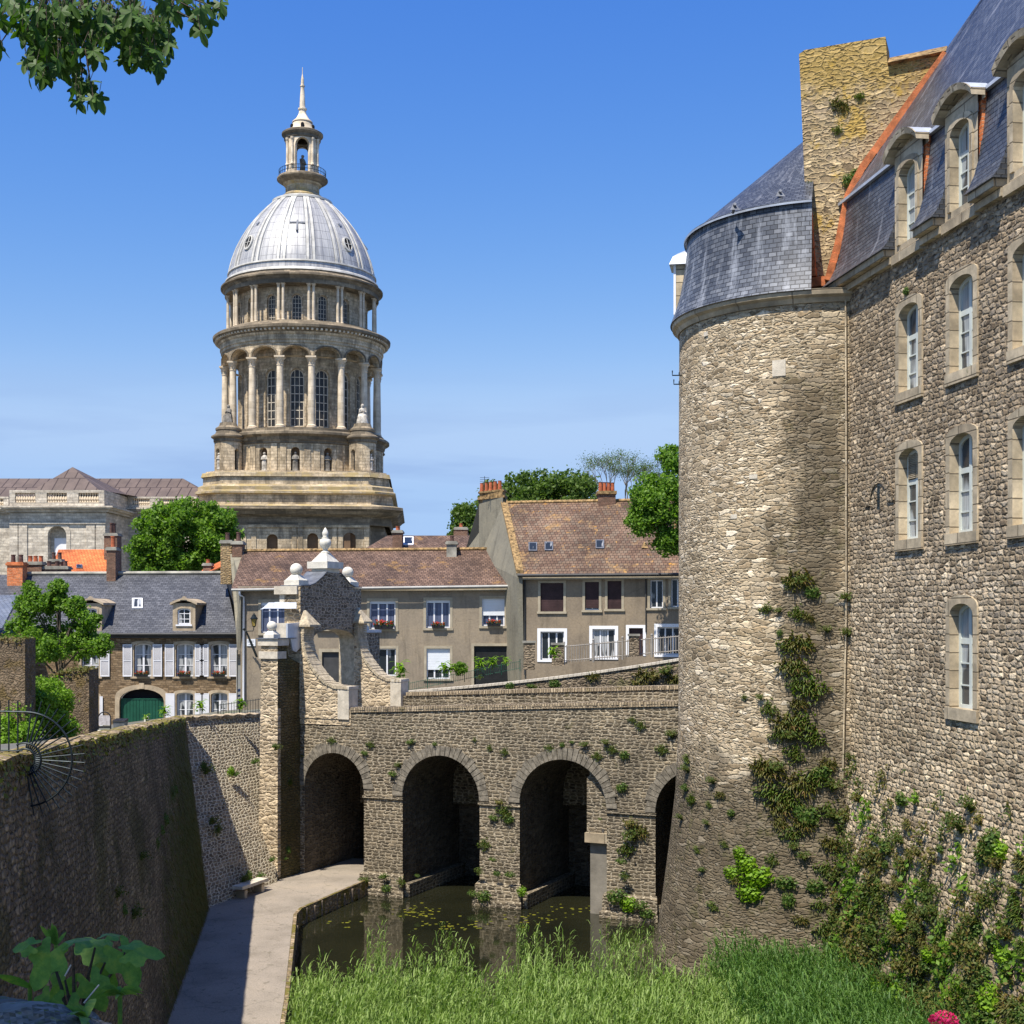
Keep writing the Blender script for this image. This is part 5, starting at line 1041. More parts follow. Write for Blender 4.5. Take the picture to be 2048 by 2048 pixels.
b = MB(); b.box(x0-.06, x1+.06, 85.5, 85.59, z0-.12, z0+.0); b.build('flashing', M['capterra'], cb)
n3 = (eR-eL).cross(rL-eL)
def roofpt3(px, py): return hit(px, py, eL, n3)
for cx, cy in ((1066, 1095), (1098, 1094), (1200, 1090)): skylight(h3, cx, cy, 17, 17, roofpt3, 'glassdark')
b = MB(); p = roofpt3(1290, 1096); b.prism([p+Vector((-.2, -.1, 0)), p+Vector((.2, -.1, 0)), p+Vector((0, .2, .4))], [p+Vector((-.2, .5, .1)), p+Vector((.2, .5, .1)), p+Vector((0, .5, .4))]); b.build('roof_vent', M['capochre'], h3)
b = MB(); b.tube([F3(.22, EV3, -.3), F3(.22, EV3-.4, -.08), F3(.22, -3.5, -.08)], .055, 8); b.build('drainpipe', M['darkgutter'], h3)
b = MB(); u = P3(1292, 1200)[0]; b.tube([F3(u, EV3-.1, -.06), F3(u, -.9, -.06)], .04, 6); b.build('drainpipe', M['darkgutter'], h3)
# ---------------------------------------------------------------- roofs further back
h4 = thing('rear_house', 'brown tiled roof with brick chimney showing behind the long rendered house', 'house', (UX(840, 103), 105, -4))
slab('roof', [at(700, 1120, 100), at(960, 1120, 100), at(945, 1071, 105), at(775, 1071, 105)], M['tile'], h4, .1); 
slab('hip_roof', [at(700, 1120, 100.0), at(775, 1071, 105), at(775, 1071, 105.1), at(690, 1120, 112)], M['tile'], h4, .1)
mb = MB(); mb.box(UX(705, 101), UX(955, 101), 101, 110, -5, ZY(1118, 101)); mb.build('wall', M['render'], h4)
chimney(h4, 785, 804, 1060, 1110, 101.5, 1.3, M['brick'], 2, 'terracotta', .3)
n4 = (at(960, 1120, 100)-at(700, 1120, 100)).cross(at(775, 1071, 105)-at(700, 1120, 100))
skylight(h4, 817, 1083, 20, 16, lambda x, y: hit(x, y, at(700, 1120, 100), n4), 'glassdark', 'whitepaint')
h5 = thing('brick_stack_house', 'dark brick chimney stack house rising behind the long tiled roof, left of the grey gable', 'house', (UX(920, 108), 110, -4))
mb = MB(); mb.box(UX(907, 106), UX(935, 106), 106, 112, -4, ZY(1062, 106)); mb.build('wall', M['brick'], h5); chimney(h5, 909, 934, 1054, 1068, 106.2, 1.2, M['brick'], 2, 'terracotta', .3)
h6 = thing('orange_roof_house', 'small house with bright orange pantile roof behind the slate roof', 'house', (UX(160, 105), 108, -5))
slab('roof', [at(95, 1152, 101), at(212, 1152, 101), at(214, 1099, 106), at(117, 1099, 106)], M['orangetile'], h6, .1)
mb = MB(); mb.box(UX(100, 102), UX(210, 102), 101.6, 109, -5, ZY(1151, 102)); mb.build('wall', M['render'], h6)
chimney(h6, 98, 122, 1118, 1135, 100.4, .8, M['brick'], 2, 'darkclay', .5); chimney(h6, 208, 234, 1066, 1150, 104, 1.2, M['brick'], 2, 'darkclay', .8)
skylight(h6, 159, 1134, 12, 7, lambda x, y: hit(x, y, at(95, 1152, 101), (at(212, 1152, 101)-at(95, 1152, 101)).cross(at(214, 1099, 106)-at(95, 1152, 101))))
h7 = thing('red_gable_house', 'small red tiled gable with clay pot just left of the tall stone chimneys', 'house', (UX(425, 108), 110, -5))
slab('roof', [at(398, 1152, 104), at(450, 1130, 104), at(450, 1118, 107), at(404, 1140, 107)], M['orangetile'], h7, .1)
mb = MB(); mb.box(UX(402, 106), UX(448, 106), 105, 109, -5, ZY(1148, 106)); mb.build('wall', M['render'], h7); chimney(h7, 406, 422, 1126, 1150, 104.5, .7, M['brick'], 1, 'terracotta', .3)
# ================================================================ BASILICA
DC = Vector((-35.7, 230, 0)); kk = 230/FPX; ROT = 4.0
zz = lambda py: (1233-py)*kk
ch = thing('domed_basilica', 'great stone basilica with pale lead dome, two rings of columns and a tall lantern', 'church', (DC.x, DC.y, -6))
def CY(Rr, rot=0): return lambda u, v, d=0: DC+Vector((math.sin(u/Rr+rad(rot))*(Rr-d), -math.cos(u/Rr+rad(rot))*(Rr-d), v))
BAY = 22.5
def bays(rot0): return [rot0+BAY*k for k in range(16)]
# dome shell with raised ribs
dp = [(12.55, 56.0), (12.4, 57.0), (12.2, 58.3), (11.75, 60.0), (11.05, 61.9), (10.2, 63.6), (9.2, 65.3), (8.0, 66.9), (6.8, 68.3), (5.5, 69.6), (4.4, 70.5)]
def dome_r(z):
    for (r0, z0), (r1, z1) in zip(dp, dp[1:]):
        if z0 <= z <= z1: return r0+(r1-r0)*(z-z0)/(z1-z0)
    return dp[-1][0]
mb = MB(); P = []; UV = []; nd = 96
for r, z in dp: P.append([DC+Vector((math.sin(2*math.pi*i/nd)*r, -math.cos(2*math.pi*i/nd)*r, z)) for i in range(nd+1)]); UV.append([(2*math.pi*12*i/nd, z) for i in range(nd+1)])
mb.grid(P, UV); mb.build('dome', M['domelead'], ch)
for a in bays(ROT+BAY/2):
    b = MB(); zs = np.linspace(57.6, 70.3, 22)
    for off in (-1, 1):
        prof_ = ((-.34, .03), (-.24, .03), (-.20, .16), (.20, .16), (.24, .03), (.34, .03))
        rp_ = lambda q, pr: [DC+Vector((math.sin(rad(a)+(off*.42*(dome_r(z)/12+.15)+q)/dome_r(z))*(dome_r(z)+pr), -math.cos(rad(a)+(off*.42*(dome_r(z)/12+.15)+q)/dome_r(z))*(dome_r(z)+pr), z)) for z in zs]
        for i_, (p_, q_) in enumerate(zip(prof_, prof_[1:])): b.m = 1 if i_ in (0, 4) else 0; b.grid([rp_(*p_), rp_(*q_)], None, False)
    b.build('rib', [M['domerib'], M['lead']], ch)
mb = MB(); mb.lathe(DC, [(12.6, 55.9), (13.0, 56.0), (12.9, 56.3), (12.6, 56.5)], 96); mb.lathe(DC, [(12.35, 57.4), (12.55, 57.45), (12.5, 57.7), (12.3, 57.75)], 96); mb.lathe(DC, [(4.5, 70.2), (5.1, 70.1), (5.1, 70.45), (4.3, 70.8)], 48); mb.build('dome_band', M['domerib'], ch)
def on_dome(a, z, e=.1): r = dome_r(z)+e; return DC+Vector((math.sin(rad(a))*r, -math.cos(rad(a))*r, z))
for k in range(4):      # round windows
    a = ROT+45+90*k; c = on_dome(a, 61.3, .0); nrm = Vector((math.sin(rad(a)), -math.cos(rad(a)), .35)).normalized(); t = Vector((math.cos(rad(a)), math.sin(rad(a)), 0)); v = nrm.cross(t)
    if v.z < 0: v = -v
    pt = lambda r, th, d: c+nrm*d+t*math.cos(th)*r*.8+v*math.sin(th)*r*1.15
    b = MB(); n = 20
    rows = [[pt(r, 2*math.pi*i/n, d) for i in range(n+1)] for r, d in ((1.2, -.2), (1.2, .28), (.95, .34), (.92, .1))]; b.grid(rows, None, False)
    for s in (t*.8, v*1.15): b.tube([c+s*.95+nrm*.26, c-s*.95+nrm*.26], .07, 5)
    o = b.build('round_window', M['domerib'], ch); b = MB(); b.face([pt(.95, 2*math.pi*i/n, .17) for i in range(n)]); b.build('pane', M['darkvoid'], o)
    for q in range(5): pass
    cs = on_dome(a, 64.9, .12); b = MB(); nr = Vector((math.sin(rad(a)), -math.cos(rad(a)), .8)).normalized(); vv = nr.cross(t); vv = vv if vv.z > 0 else -vv
    b.face([cs+(t*math.sin(2*math.pi*i/10)+vv*math.cos(2*math.pi*i/10))*(.62 if i % 2 == 0 else .24) for i in range(10)]); b.build('star', M['lead'], ch)
for k in range(4):
    a = ROT+90*k; c = on_dome(a, 64.0, .14); t = Vector((math.cos(rad(a)), math.sin(rad(a)), 0)); nr = Vector((math.sin(rad(a)), -math.cos(rad(a)), .75)).normalized(); v = nr.cross(t); v = v if v.z > 0 else -v
    F = lambda x, y, d=0: c+t*x+v*y+nr*d; b = MB(); b.boxf(F, -.13, .13, -1.6, 1.0, -.3, .05); b.boxf(F, -1.2, -.131, .25, .5, -.3, .049); b.boxf(F, .131, 1.2, .25, .5, -.3, .049); b.build('cross', M['lead'], ch)
# lantern
mb = MB(); mb.lathe(DC, [(4.0, 70.6), (3.5, 71.0), (3.5, 71.3), (3.1, 71.6), (2.85, 71.9), (2.85, 73.0), (3.1, 73.2), (3.3, 73.5)], 40); mb.build('lantern_neck', M['ledge'], ch)
mb = MB(); mb.lathe(DC, [(2.9, 73.2), (4.1, 74.0), (4.3, 74.15), (4.3, 74.4), (4.0, 74.7), (0, 74.75)], 48); mb.build('lantern_gallery', M['cornice'], ch)
mb = MB()
for z in (75.2, 75.8): mb.tube([DC+Vector((math.sin(rad(a))*3.95, -math.cos(rad(a))*3.95, z)) for a in range(0, 361, 10)], .05, 4)
for a in range(0, 360, 10): mb.tube([DC+Vector((math.sin(rad(a))*3.95, -math.cos(rad(a))*3.95, z)) for z in (74.7, 75.8)], .035, 4)
mb.build('gallery_railing', M['iron'], ch)
FL = CY(2.9, 8.8); mb = MB(); ol = [(2*math.pi*2.9*k/4-1.25, 2*math.pi*2.9*k/4+1.25, 74.9, 80.7, 1.2) for k in range(-1, 2)]
q_ = 2*math.pi*2.9/4; wall(mb, FL, -1.5*q_, 2.5*q_, 74.7, 81.4, ol+[(2*q_-1.25, 2*q_+1.25, 74.9, 80.7, 1.2)], .7, .35)
mb.build('lantern_wall', M['colstone'], ch)
for k in range(4):
    for s in (-11, 11): a = 8.8+45+90*k+s; p = DC+Vector((math.sin(rad(a))*3.05, -math.cos(rad(a))*3.05, 0)); b = MB(); b.lathe(p, [(.3, 76.2), (.3, 76.4), (.22, 76.5), (.19, 80.2), (.3, 80.5), (.32, 80.8)], 10); b.build('lantern_column', M['colstone'], ch)
mb = MB(); mb.lathe(DC, [(2.9, 80.8), (3.1, 81.0), (3.1, 81.4), (3.5, 81.8), (3.5, 82.1), (3.2, 82.3), (2.1, 82.5), (0, 82.6)], 40); mb.build('lantern_cornice', M['cornice'], ch)
mb = MB(); mb.lathe(DC, [(2.25, 82.40), (1.95, 83.20), (1.6, 84.00)], 24, smooth_prof=True); mb.lathe(DC, [(1.6, 84.00), (1.75, 84.07), (1.7, 84.22), (1.2, 84.65), (1.0, 84.94)], 24); mb.lathe(DC, [(1.0, 84.94), (.72, 85.44), (.55, 86.17), (.75, 86.31), (.75, 86.53), (.5, 86.67), (.42, 88.33), (.3, 90.21), (.42, 90.28), (.42, 90.43), (.28, 90.50), (.24, 91.51), (.06, 92.38), (.05, 93.53), (0, 93.60)], 12); mb.build('spire', M['colstone'], ch)
for k in range(6):
    a = 8.8+60*k; p = DC+Vector((math.sin(rad(a))*2.02, -math.cos(rad(a))*2.02, 83.1)); b = MB(); b.lathe(p, [(0, -.5), (.3, -.5), (.3, .15), (.2, .35), (0, .45)], 8); b.build('vent_hole', M['darkvoid'], ch)
# upper ring: drum, windows, twin columns, entablature
FU = CY(10.9, 0); mb = MB(); ou = []; 
for k in range(-8, 8): u = 10.9*rad(ROT+BAY*k); ou.append((u-.78, u+.78, 48.0, 52.4, .78))
wall(mb, FU, -math.pi*10.9, math.pi*10.9, 46.5, 54.0, [o for o in ou if o[0] > -34.2 and o[1] < 34.2], .5, .6); mb.build('upper_drum_wall', M['ashlar'], ch)
for o in ou: window(ch, FU, o, .42, M['palestone'], M['glasschurch'], 3, 6, .1, .07, (.28, .1, M['ashlar']))
def column(Rr, a, r, z0, z1, name='column', capn=True):
    me = column.cache.get((r, z0, z1))
    p = DC+Vector((math.sin(rad(a))*Rr, -math.cos(rad(a))*Rr, z0))
    if me is None:
        b = MB(); h = z1-z0; ch_ = 2.1*r*1.15; b.lathe((0, 0, 0), [(r*1.45, 0), (r*1.45, r*.35), (r*1.3, r*.4), (r*1.35, r*.62), (r*1.12, r*.8), (r*1.0, r*.95)], 18)
        b.lathe((0, 0, 0), [(r, r*.95), (r*1.0, h*.35), (r*.86, h-ch_-.05)], 18, smooth_prof=True)
        b.lathe((0, 0, 0), [(r*.86, h-ch_-.05), (r*1.0, h-ch_), (r*.9, h-ch_+.08), (r*1.0, h-ch_*.5), (r*1.45, h-ch_*.18)], 18); b.box(-r*1.4, r*1.4, -r*1.4, r*1.4, h-ch_*.18, h)
        for tier, (zz0, rr0, ln) in enumerate(((h-ch_+.05, .92, .42), (h-ch_*.66, .98, .45))):
            for i in range(8):
                an = math.pi*2*(i+.5*tier)/8; d = Vector((math.sin(an), -math.cos(an), 0)); s = Vector((d.y, -d.x, 0))*r*.3
                q0 = d*r*rr0+Vector((0, 0, zz0)); q1 = d*r*(rr0+.12)+Vector((0, 0, zz0+ch_*ln*.8)); q2 = d*r*(rr0+.5)+Vector((0, 0, zz0+ch_*ln)); b.face([q0-s, q0+s, q1+s, q1-s]); b.face([q1-s, q1+s, q2+s*.5, q2-s*.5])
        o = b.build(name, M['colstone'], ch, None); o.data.name = 'column'; 
        # geometry is built round the axis: shift back to it
        o.data.transform(Matrix.Translation(origin_of(ch))); me = o.data; column.cache[(r, z0, z1)] = me; o.location = p-origin_of(ch); return o
    o = bpy.data.objects.new(name, me); COL.objects.link(o); o.parent = ch; o.location = p-origin_of(ch); return o
column.cache = {}
for a in bays(ROT+BAY/2):
    for s in (-1.75, 1.75): column(12.45, a+s, .25, 47.75, 53.75, 'slender_column')
mb = MB(); mb.lathe(DC, [(10.8, 53.6), (12.1, 53.7), (12.1, 53.75), (12.95, 53.75), (12.95, 54.5), (13.1, 54.6), (13.3, 54.85), (13.65, 55.0), (13.65, 55.25), (13.2, 55.5), (12.5, 56.1)], 96); mb.build('upper_entablature', M['cornice'], ch)
mb = MB(); mb.lathe(DC, [(13.5, 43.9), (13.6, 44.0), (13.6, 44.4), (13.75, 44.5), (13.75, 45.3), (13.9, 45.4), (14.05, 45.75)], 96); mb.build('lower_entablature', M['ashlar'], ch)
mb = MB(); mb.lathe(DC, [(13.9, 45.55), (14.2, 45.9), (14.9, 46.35), (14.95, 46.75), (14.7, 46.95), (13.1, 47.6), (13.0, 47.76), (10.8, 47.77)], 96)
mb.build('great_cornice', M['cornice'], ch)
mb = MB()
for i in range(120): a = rad(3*i); d = Vector((math.sin(a), -math.cos(a), 0)); s = Vector((math.cos(a), math.sin(a), 0)); F = lambda u, v, dd=0: DC+d*(14.0+dd)+s*u+Vector((0, 0, v)); mb.boxf(F, -.16, .16, 45.9, 46.25, -.2, .62)
tag(mb.build('brackets', M['colstone'], ch), kind='stuff')
# arcade over the big columns
FA2 = CY(13.45, 0); mb = MB(); oa = []
for k in range(-8, 8): u = 13.45*rad(ROT+BAY*k); oa.append((u-2.2, u+2.2, 41.9, 43.5, 1.45))
wall(mb, FA2, -math.pi*13.45, math.pi*13.45, 41.9, 43.95, [o for o in oa if o[0] > -42.2 and o[1] < 42.2], 1.1, .5, None); mb.build('arcade', M['ashlar'], ch)
for o in oa: b = MB(); ring(b, FA2, o, .22, -.12, .0); b.build('arch_moulding', M['cornice'], ch)
mb = MB(); mb.lathe(DC, [(10.7, 43.6), (13.4, 43.6)], 96); mb.build('gallery_ceiling', M['ashlar'], ch)
FLo = CY(10.7, 0); mb = MB(); ob = []
for k in range(-8, 8): u = 10.7*rad(ROT+BAY*k); ob.append((u-1.18, u+1.18, 30.9, 40.3, 1.18))
wall(mb, FLo, -math.pi*10.7, math.pi*10.7, 29.5, 43.7, [o for o in ob if o[0] > -33.5 and o[1] < 33.5], .6, .6); mb.build('lower_drum_wall', M['ashlar'], ch)
for o in ob: window(ch, FLo, o, .45, M['palestone'], M['glasschurch'], 3, 7, .16, .12, (.35, .1, M['ashlar']), mid=.12)
for a in bays(ROT+BAY/2): column(12.9, a, .60, 30.35, 41.9)
mb = MB(); mb.lathe(DC, [(10.6, 30.36), (13.8, 30.36), (13.8, 29.95), (14.5, 29.8), (14.75, 29.6), (14.75, 29.25), (14.1, 28.9), (13.95, 28.3), (13.8, 28.2), (13.8, 27.9), (13.65, 27.8)], 96); mb.build('podium_cornice', M['cornice'], ch)
FP = CY(13.6, 0); mb = MB(); op = []
for k in range(-8, 8): u = 13.6*rad(ROT+BAY*k); op.append((u-.72, u+.72, 23.3, 27.2, .72))
wall(mb, FP, -math.pi*13.6, math.pi*13.6, 22.3, 28.0, [o for o in op if o[0] > -42.5 and o[1] < 42.5], .9, .6)
for k in range(16):
    u = 13.6*rad(ROT+BAY*(k+.5)); 
    for s in (-.75, .75): mb.boxf(FP, u+s-.5, u+s+.5, 22.6, 27.8, -.14, .05)
mb.build('podium_wall', M['ashlar'], ch)
mb = MB()
for o in op: mb.face([FP(p[0], p[1], .88) for p in arcpts(o)])
mb.build('niche_back', M['nichebrown'], ch)
# corner turrets
def dirv(a): return Vector((math.sin(rad(a)), -math.cos(rad(a)), 0))
tur = []
for a in (-45, 45, 135, -135):
    c = DC+dirv(a+ROT-1)*15.3; tur.append(c); F = lambda u, v, d=0, c=c: c+Vector((math.sin(u/2.2+rad(6))*(2.2-d), -math.cos(u/2.2+rad(6))*(2.2-d), v))
    b = MB(); oo = [(2.2*rad(q)-.45, 2.2*rad(q)+.45, 23.6, 27.0, .45) for q in (-135, -45, 45, 135)]; wall(b, F, -math.pi*2.2, math.pi*2.2, 22.3, 28.2, oo, .6, .4); tb = b.build('corner_turret', M['ashlar'], ch)
    b = MB(); 
    for o in oo: b.face([F(p[0], p[1], .58) for p in arcpts(o)])
    b.build('niche_back', M['darkvoid'], tb)
    b = MB(); b.lathe(c, [(2.2, 28.1), (2.35, 28.2), (2.35, 28.6), (2.75, 28.9), (2.75, 29.1), (2.1, 29.5), (1.9, 30.0), (2.05, 30.1), (2.05, 30.4), (1.5, 30.8), (1.35, 31.3), (0, 31.4)], 28); b.build('turret_cap', M['cornice'], tb)
# stepped square base
def sq(hw, ch_=3.2, rot=ROT):
    p = [(-hw+ch_, -hw), (hw-ch_, -hw), (hw, -hw+ch_), (hw, hw-ch_), (hw-ch_, hw), (-hw+ch_, hw), (-hw, hw-ch_), (-hw, -hw+ch_)]; c, s = math.cos(rad(rot)), math.sin(rad(rot)); return [(x*c-y*s, x*s+y*c) for x, y in p]
def tier(levels, name, mat, ch_=3.2):
    b = MB()
    for (h0, z0), (h1, z1) in zip(levels, levels[1:]):
        A = sq(h0, ch_); B = sq(h1, ch_)
        for i in range(8): j = (i+1) % 8; b.face([DC+Vector((*A[i], z0)), DC+Vector((*A[j], z0)), DC+Vector((*B[j], z1)), DC+Vector((*B[i], z1))])
    b.face([DC+Vector((*q, levels[0][1])) for q in sq(levels[0][0], ch_)]); return b.build(name, mat, ch)
tier([(14.5, 23.3), (14.6, 22.3), (14.9, 22.25), (14.9, 21.1)], 'upper_base_step', M['ashlar']); tier([(13.5, 23.35), (15.0, 23.0), (15.2, 22.31)], 'weathered_ledge', M['ledge'])
tier([(14.9, 21.1), (15.6, 20.7), (15.6, 20.1), (16.0, 19.9), (16.0, 19.6), (15.4, 19.4)], 'middle_ledge', M['ledge'])
tier([(15.4, 19.4), (15.35, 17.9)], 'base_block', M['ashlar'])
tier([(15.35, 17.9), (17.2, 17.45)], 'lower_ledge', M['ledge']); tier([(17.2, 17.44), (17.25, 17.0), (16.8, 16.7), (16.3, 16.2), (15.4, 15.9), (15.2, 15.85), (15.2, 14.6), (15.0, 14.5)], 'lower_cornice', M['cornice'])
tier([(14.2, 14.5), (14.2, -6)], 'rear_block', M['cornice'])
FW = frame(DC+Vector((math.sin(rad(ROT))*15.0+2.1, -math.cos(rad(ROT))*15.0, 0)), (math.cos(rad(ROT)), math.sin(rad(ROT)), 0), (-math.sin(rad(ROT)), math.cos(rad(ROT)), 0))
Yw = 215.0
def wq(px): return (px-1024)/FPX*Yw-FW(0, 0).x
ow = [(wq(534), wq(556), 3, 13.1, .85), (wq(614), wq(636), 3, 13.3, .9), (wq(686), wq(711), 3, 13.4, 1.0)]
mb = MB(); wall(mb, FW, wq(470), wq(739), -6, 14.6, ow, .8); mb.face([FW(wq(739), -6, 0), FW(wq(739), 14.6, 0), FW(wq(739), 14.6, 6), FW(wq(739), -6, 6)])
for x in (472, 484, 504, 584, 596, 664, 676, 728): mb.boxf(FW, wq(x), wq(x)+.75, -6, 14.3, -.16, .05)
mb.boxf(FW, wq(498), wq(738), 14.2, 14.6, -.3, .0); mb.build('crossing_wall', M['ashlar'], ch)
mb = MB()
for o in ow: mb.face([FW(p[0], p[1], .75) for p in arcpts(o)])
mb.build('niche_back', M['nichebrown'], ch); mb = MB(); mb.boxf(FW, wq(680), wq(700), 4, 14.0, .1, .3); mb.build('boarding', M['nichebrown'], ch)
# ---------------------------------------------------------------- the long wing on the left
wg = thing('cathedral_wing', 'pale stone church wing with balustrade, arched window and brown seamed metal roof, far left', 'church wing', (UX(110, 210), 212, -6))
YP = 205.0; FPv = FY(YP); YR = 217.5; FRr = FY(YR)
def WP(a, b, y0, y1, r, Y=YP): return (UX(a, Y), UX(b, Y), ZY(y1, Y), ZY(y0, Y), r)
ao = WP(96, 133, 1052, 1200, 1.35)
mb = MB(); wall(mb, FPv, UX(20, YP), UX(212, YP), -8, ZY(1024, YP), [ao], 1.4); x1 = UX(212, YP); mb.face([Vector((x1, YP, -8)), Vector((x1, YP, ZY(1024, YP))), Vector((x1, YR, ZY(1024, YP))), Vector((x1, YR, -8))])
for a, b_ in ((20, 36), (38, 55), (173, 190), (193, 211)): mb.boxf(FPv, UX(a, YP), UX(b_, YP), -8, ZY(1046, YP), -.18, .05)
mb.boxf(FPv, UX(20, YP), UX(212, YP), ZY(1048, YP), ZY(1044, YP), -.3, 0); mb.boxf(FPv, UX(20, YP)-.2, UX(212, YP)+.2, ZY(1024, YP), ZY(1016, YP), -.35, 12.5); mb.build('pavilion_wall', M['ashlar2'], wg)
b = MB(); ring(b, FPv, ao, .6, -.1, .05); b.face([FPv(p[0], p[1], 1.3) for p in arcpts(ao)]); b.build('arched_recess', M['ashlar2'], wg); b = MB(); b.boxf(FPv, ao[0]+.6, ao[1]-.05, ao[2], ao[3]-1.8, 1.1, 1.2); b.build('white_hoarding', M['whitepaint'], wg)
mb = MB(); zc0 = ZY(1018, YP); e = 1.5
def cornice_run(mb, x0, x1, y0, y1, z):
    for dz0, dz1, ee in ((0, .35, .5), (.352, .6, 1.0), (.602, .85, 1.4)): mb.box(x0-ee, x1+ee, y0-ee, y1, z+dz0, z+dz1)
cornice_run(mb, UX(20, YP), UX(212, YP), YP, YR+2, ZY(1024, YP)); mb.build('cornice', M['ashlar2'], wg)
mb = MB(); cornice_run(mb, UX(212, YR), UX(470, YR), YR, YR+3, ZY(1022, YR)-.4); cornice_run(mb, UX(-160, YR), UX(20, YR)+2, YR, YR+3, ZY(1022, YR)-.4); mb.build('cornice', M['ashlar2'], wg)
mb = MB(); mb.box(UX(212, YP), UX(480, YR), YR, YR+12, -8, ZY(1026, YR)); mb.box(UX(-160, YR), UX(20, YR), YR, YR+12, -8, ZY(1026, YR)); mb.build('wing_wall', M['ashlar2'], wg)
mb = MB(); mb.box(UX(228, YR)+4, UX(240, YR)+4, YR-.15, YR, -8, ZY(1032, YR)); mb.box(UX(275, YR), UX(286, YR), YR-.12, YR, -8, ZY(1060, YR)); mb.build('pilaster', M['ashlar2'], wg)
def balustrade(x0, x1, Y, z, h, panels, rearY=None):
    b = MB(); b.box(x0, x1, Y, Y+.6, z, z+h*.22); b.box(x0, x1, Y-.08, Y+.68, z+h*.84, z+h); o = b.build('balustrade', M['ashlar2'], wg)
    L = (x1-x0)/panels; pw = L*.18; b = MB()
    for k in range(panels+1): b = MB(); xc = x0+L*k; b.box(max(x0, xc-pw), min(x1, xc+pw), Y-.03, Y+.63, z+h*.221, z+h*.839); b.build('pedestal', M['ashlar2'], o)
    for k in range(panels):
        n = 8; b = MB()
        for i in range(n): xx = x0+L*k+pw*1.0+(L-2*pw)*(i+.5)/n; H = h*.62; b.lathe((xx, Y+.3, z+h*.22), [(.1, 0), (.22, .04*H), (.14, .15*H), (.24, .35*H), (.2, .5*H), (.1, .75*H), (.18, .92*H), (.18, H)], 8)
        b.build('baluster_panel', M['colstone'], o)
zp = ZY(1024, YP)+.85; balustrade(UX(22, YP), UX(211, YP), YP-.6, zp, ZY(981, YP)-zp, 3)
b = MB(); b.box(UX(211, YP)-.6, UX(211, YP), YP, YR, zp, ZY(981, YP)); b.build('side_parapet', M['ashlar2'], wg)
zq = ZY(1022, YR)+.45; balustrade(UX(258, YR), UX(470, YR), YR-.6, zq, ZY(994, YR)-zq, 4); balustrade(UX(-150, YR), UX(20, YR), YR-.6, zq, ZY(994, YR)-zq, 3)
# roofs: pavilion pyramid and the long range behind
ap = at(145, 934, 213); b = MB(); q = [at(62, 979, 206), at(212, 979, 206), at(250, 993, 219), at(20, 990, 222)]
q = [Vector((UX(66, 207), 207, ZY(980, 207))), Vector((UX(198, 207), 207, ZY(980, 207))), Vector((UX(198, 207)+1.5, 222, ZY(980, 207))), Vector((UX(66, 207), 222, ZY(980, 207)))]
for i in range(4): b.face([q[i], q[(i+1) % 4], ap])
b.face([q[1], Vector((UX(198, 207)+3.2, 217, ZY(993, 217))), q[2]]); b.build('pavilion_roof', M['seamroof'], wg)
zr = ZY(957, 226); b = MB(); b.face([Vector((UX(-160, YR), 218.5, ZY(996, 218.5))), Vector((UX(425, 218.5), 218.5, ZY(996, 218.5))), Vector((UX(366, 226), 226, zr)), Vector((UX(-160, 226), 226, zr))])
b.face([Vector((UX(425, 218.5), 218.5, ZY(996, 218.5))), Vector((UX(366, 226), 226, zr)), Vector((UX(425, 218.5), 234, ZY(996, 218.5)))]); b.face([Vector((UX(-160, YR), 234, 18)), Vector((UX(425, 218.5), 234, 18)), Vector((UX(366, 226), 226, zr)), Vector((UX(-160, 226), 226, zr))]); b.build('long_roof', M['seamroof'], wg)
# ---------------------------------------------------------------- statues
def statue(p, h, face, label, mat='statue', seated=False, group=None, raised=False):
    "robed figure, one continuous mesh: lofted robe, shoulders, arms and head"
    b = MB(); p = Vector(p); fa = rad(face); fx = Vector((math.cos(fa), math.sin(fa), 0)); fy = Vector((math.sin(fa), -math.cos(fa), 0)); n = 18
    if not seated: prof = [(0, .17, .13, 0), (.06, .165, .13, 0), (.2, .14, .115, .0), (.42, .135, .11, .01), (.55, .125, .10, .0), (.62, .115, .09, .0), (.7, .13, .095, 0), (.79, .135, .085, 0), (.825, .10, .065, 0), (.845, .045, .045, 0), (.865, .04, .042, .01), (.885, .06, .065, .012), (.93, .067, .073, .015), (.97, .055, .06, .01), (1.0, .0, .0, 0)]
    else: prof = [(0, .30, .30, .05), (.1, .29, .30, .05), (.3, .25, .28, .06), (.42, .22, .24, .03), (.48, .18, .16, -.03), (.58, .15, .12, -.05), (.7, .17, .12, -.05), (.76, .13, .09, -.04), (.79, .06, .06, -.03), (.82, .075, .08, -.02), (.89, .085, .09, -.01), (.95, .07, .075, -.01), (1.0, 0, 0, 0)]
    rows = []
    for z, rx, ry, fo in prof: rows.append([p+fx*(math.cos(2*math.pi*i/n)*rx*h*(1+.10*math.sin(i*5.0)*(1 if z < .6 else 0)))+fy*((math.sin(2*math.pi*i/n)*ry*(1+.12*math.cos(i*4.0+z*9)*(1 if z < .6 else 0))+fo)*h)+Vector((0, 0, z*h)) for i in range(n+1)])
    b.grid(rows)
    sh = .77 if not seated else .7
    for s in (-1, 1):
        hnd = fx*(s*.02*h)+fy*(.13*h)+Vector((0, 0, (.62 if not raised or s < 0 else .9)*h)); b.tube([p+fx*(s*.12*h)+Vector((0, 0, sh*h)), p+fx*(s*.17*h)+fy*.03*h+Vector((0, 0, (sh-.15)*h)), p+hnd], [.05*h, .045*h, .025*h], 8); b.ball(p+hnd, .03*h, 5)
    o = b.build('statue', M[mat], None, tuple(p)); return tag(o, label, 'statue', group)
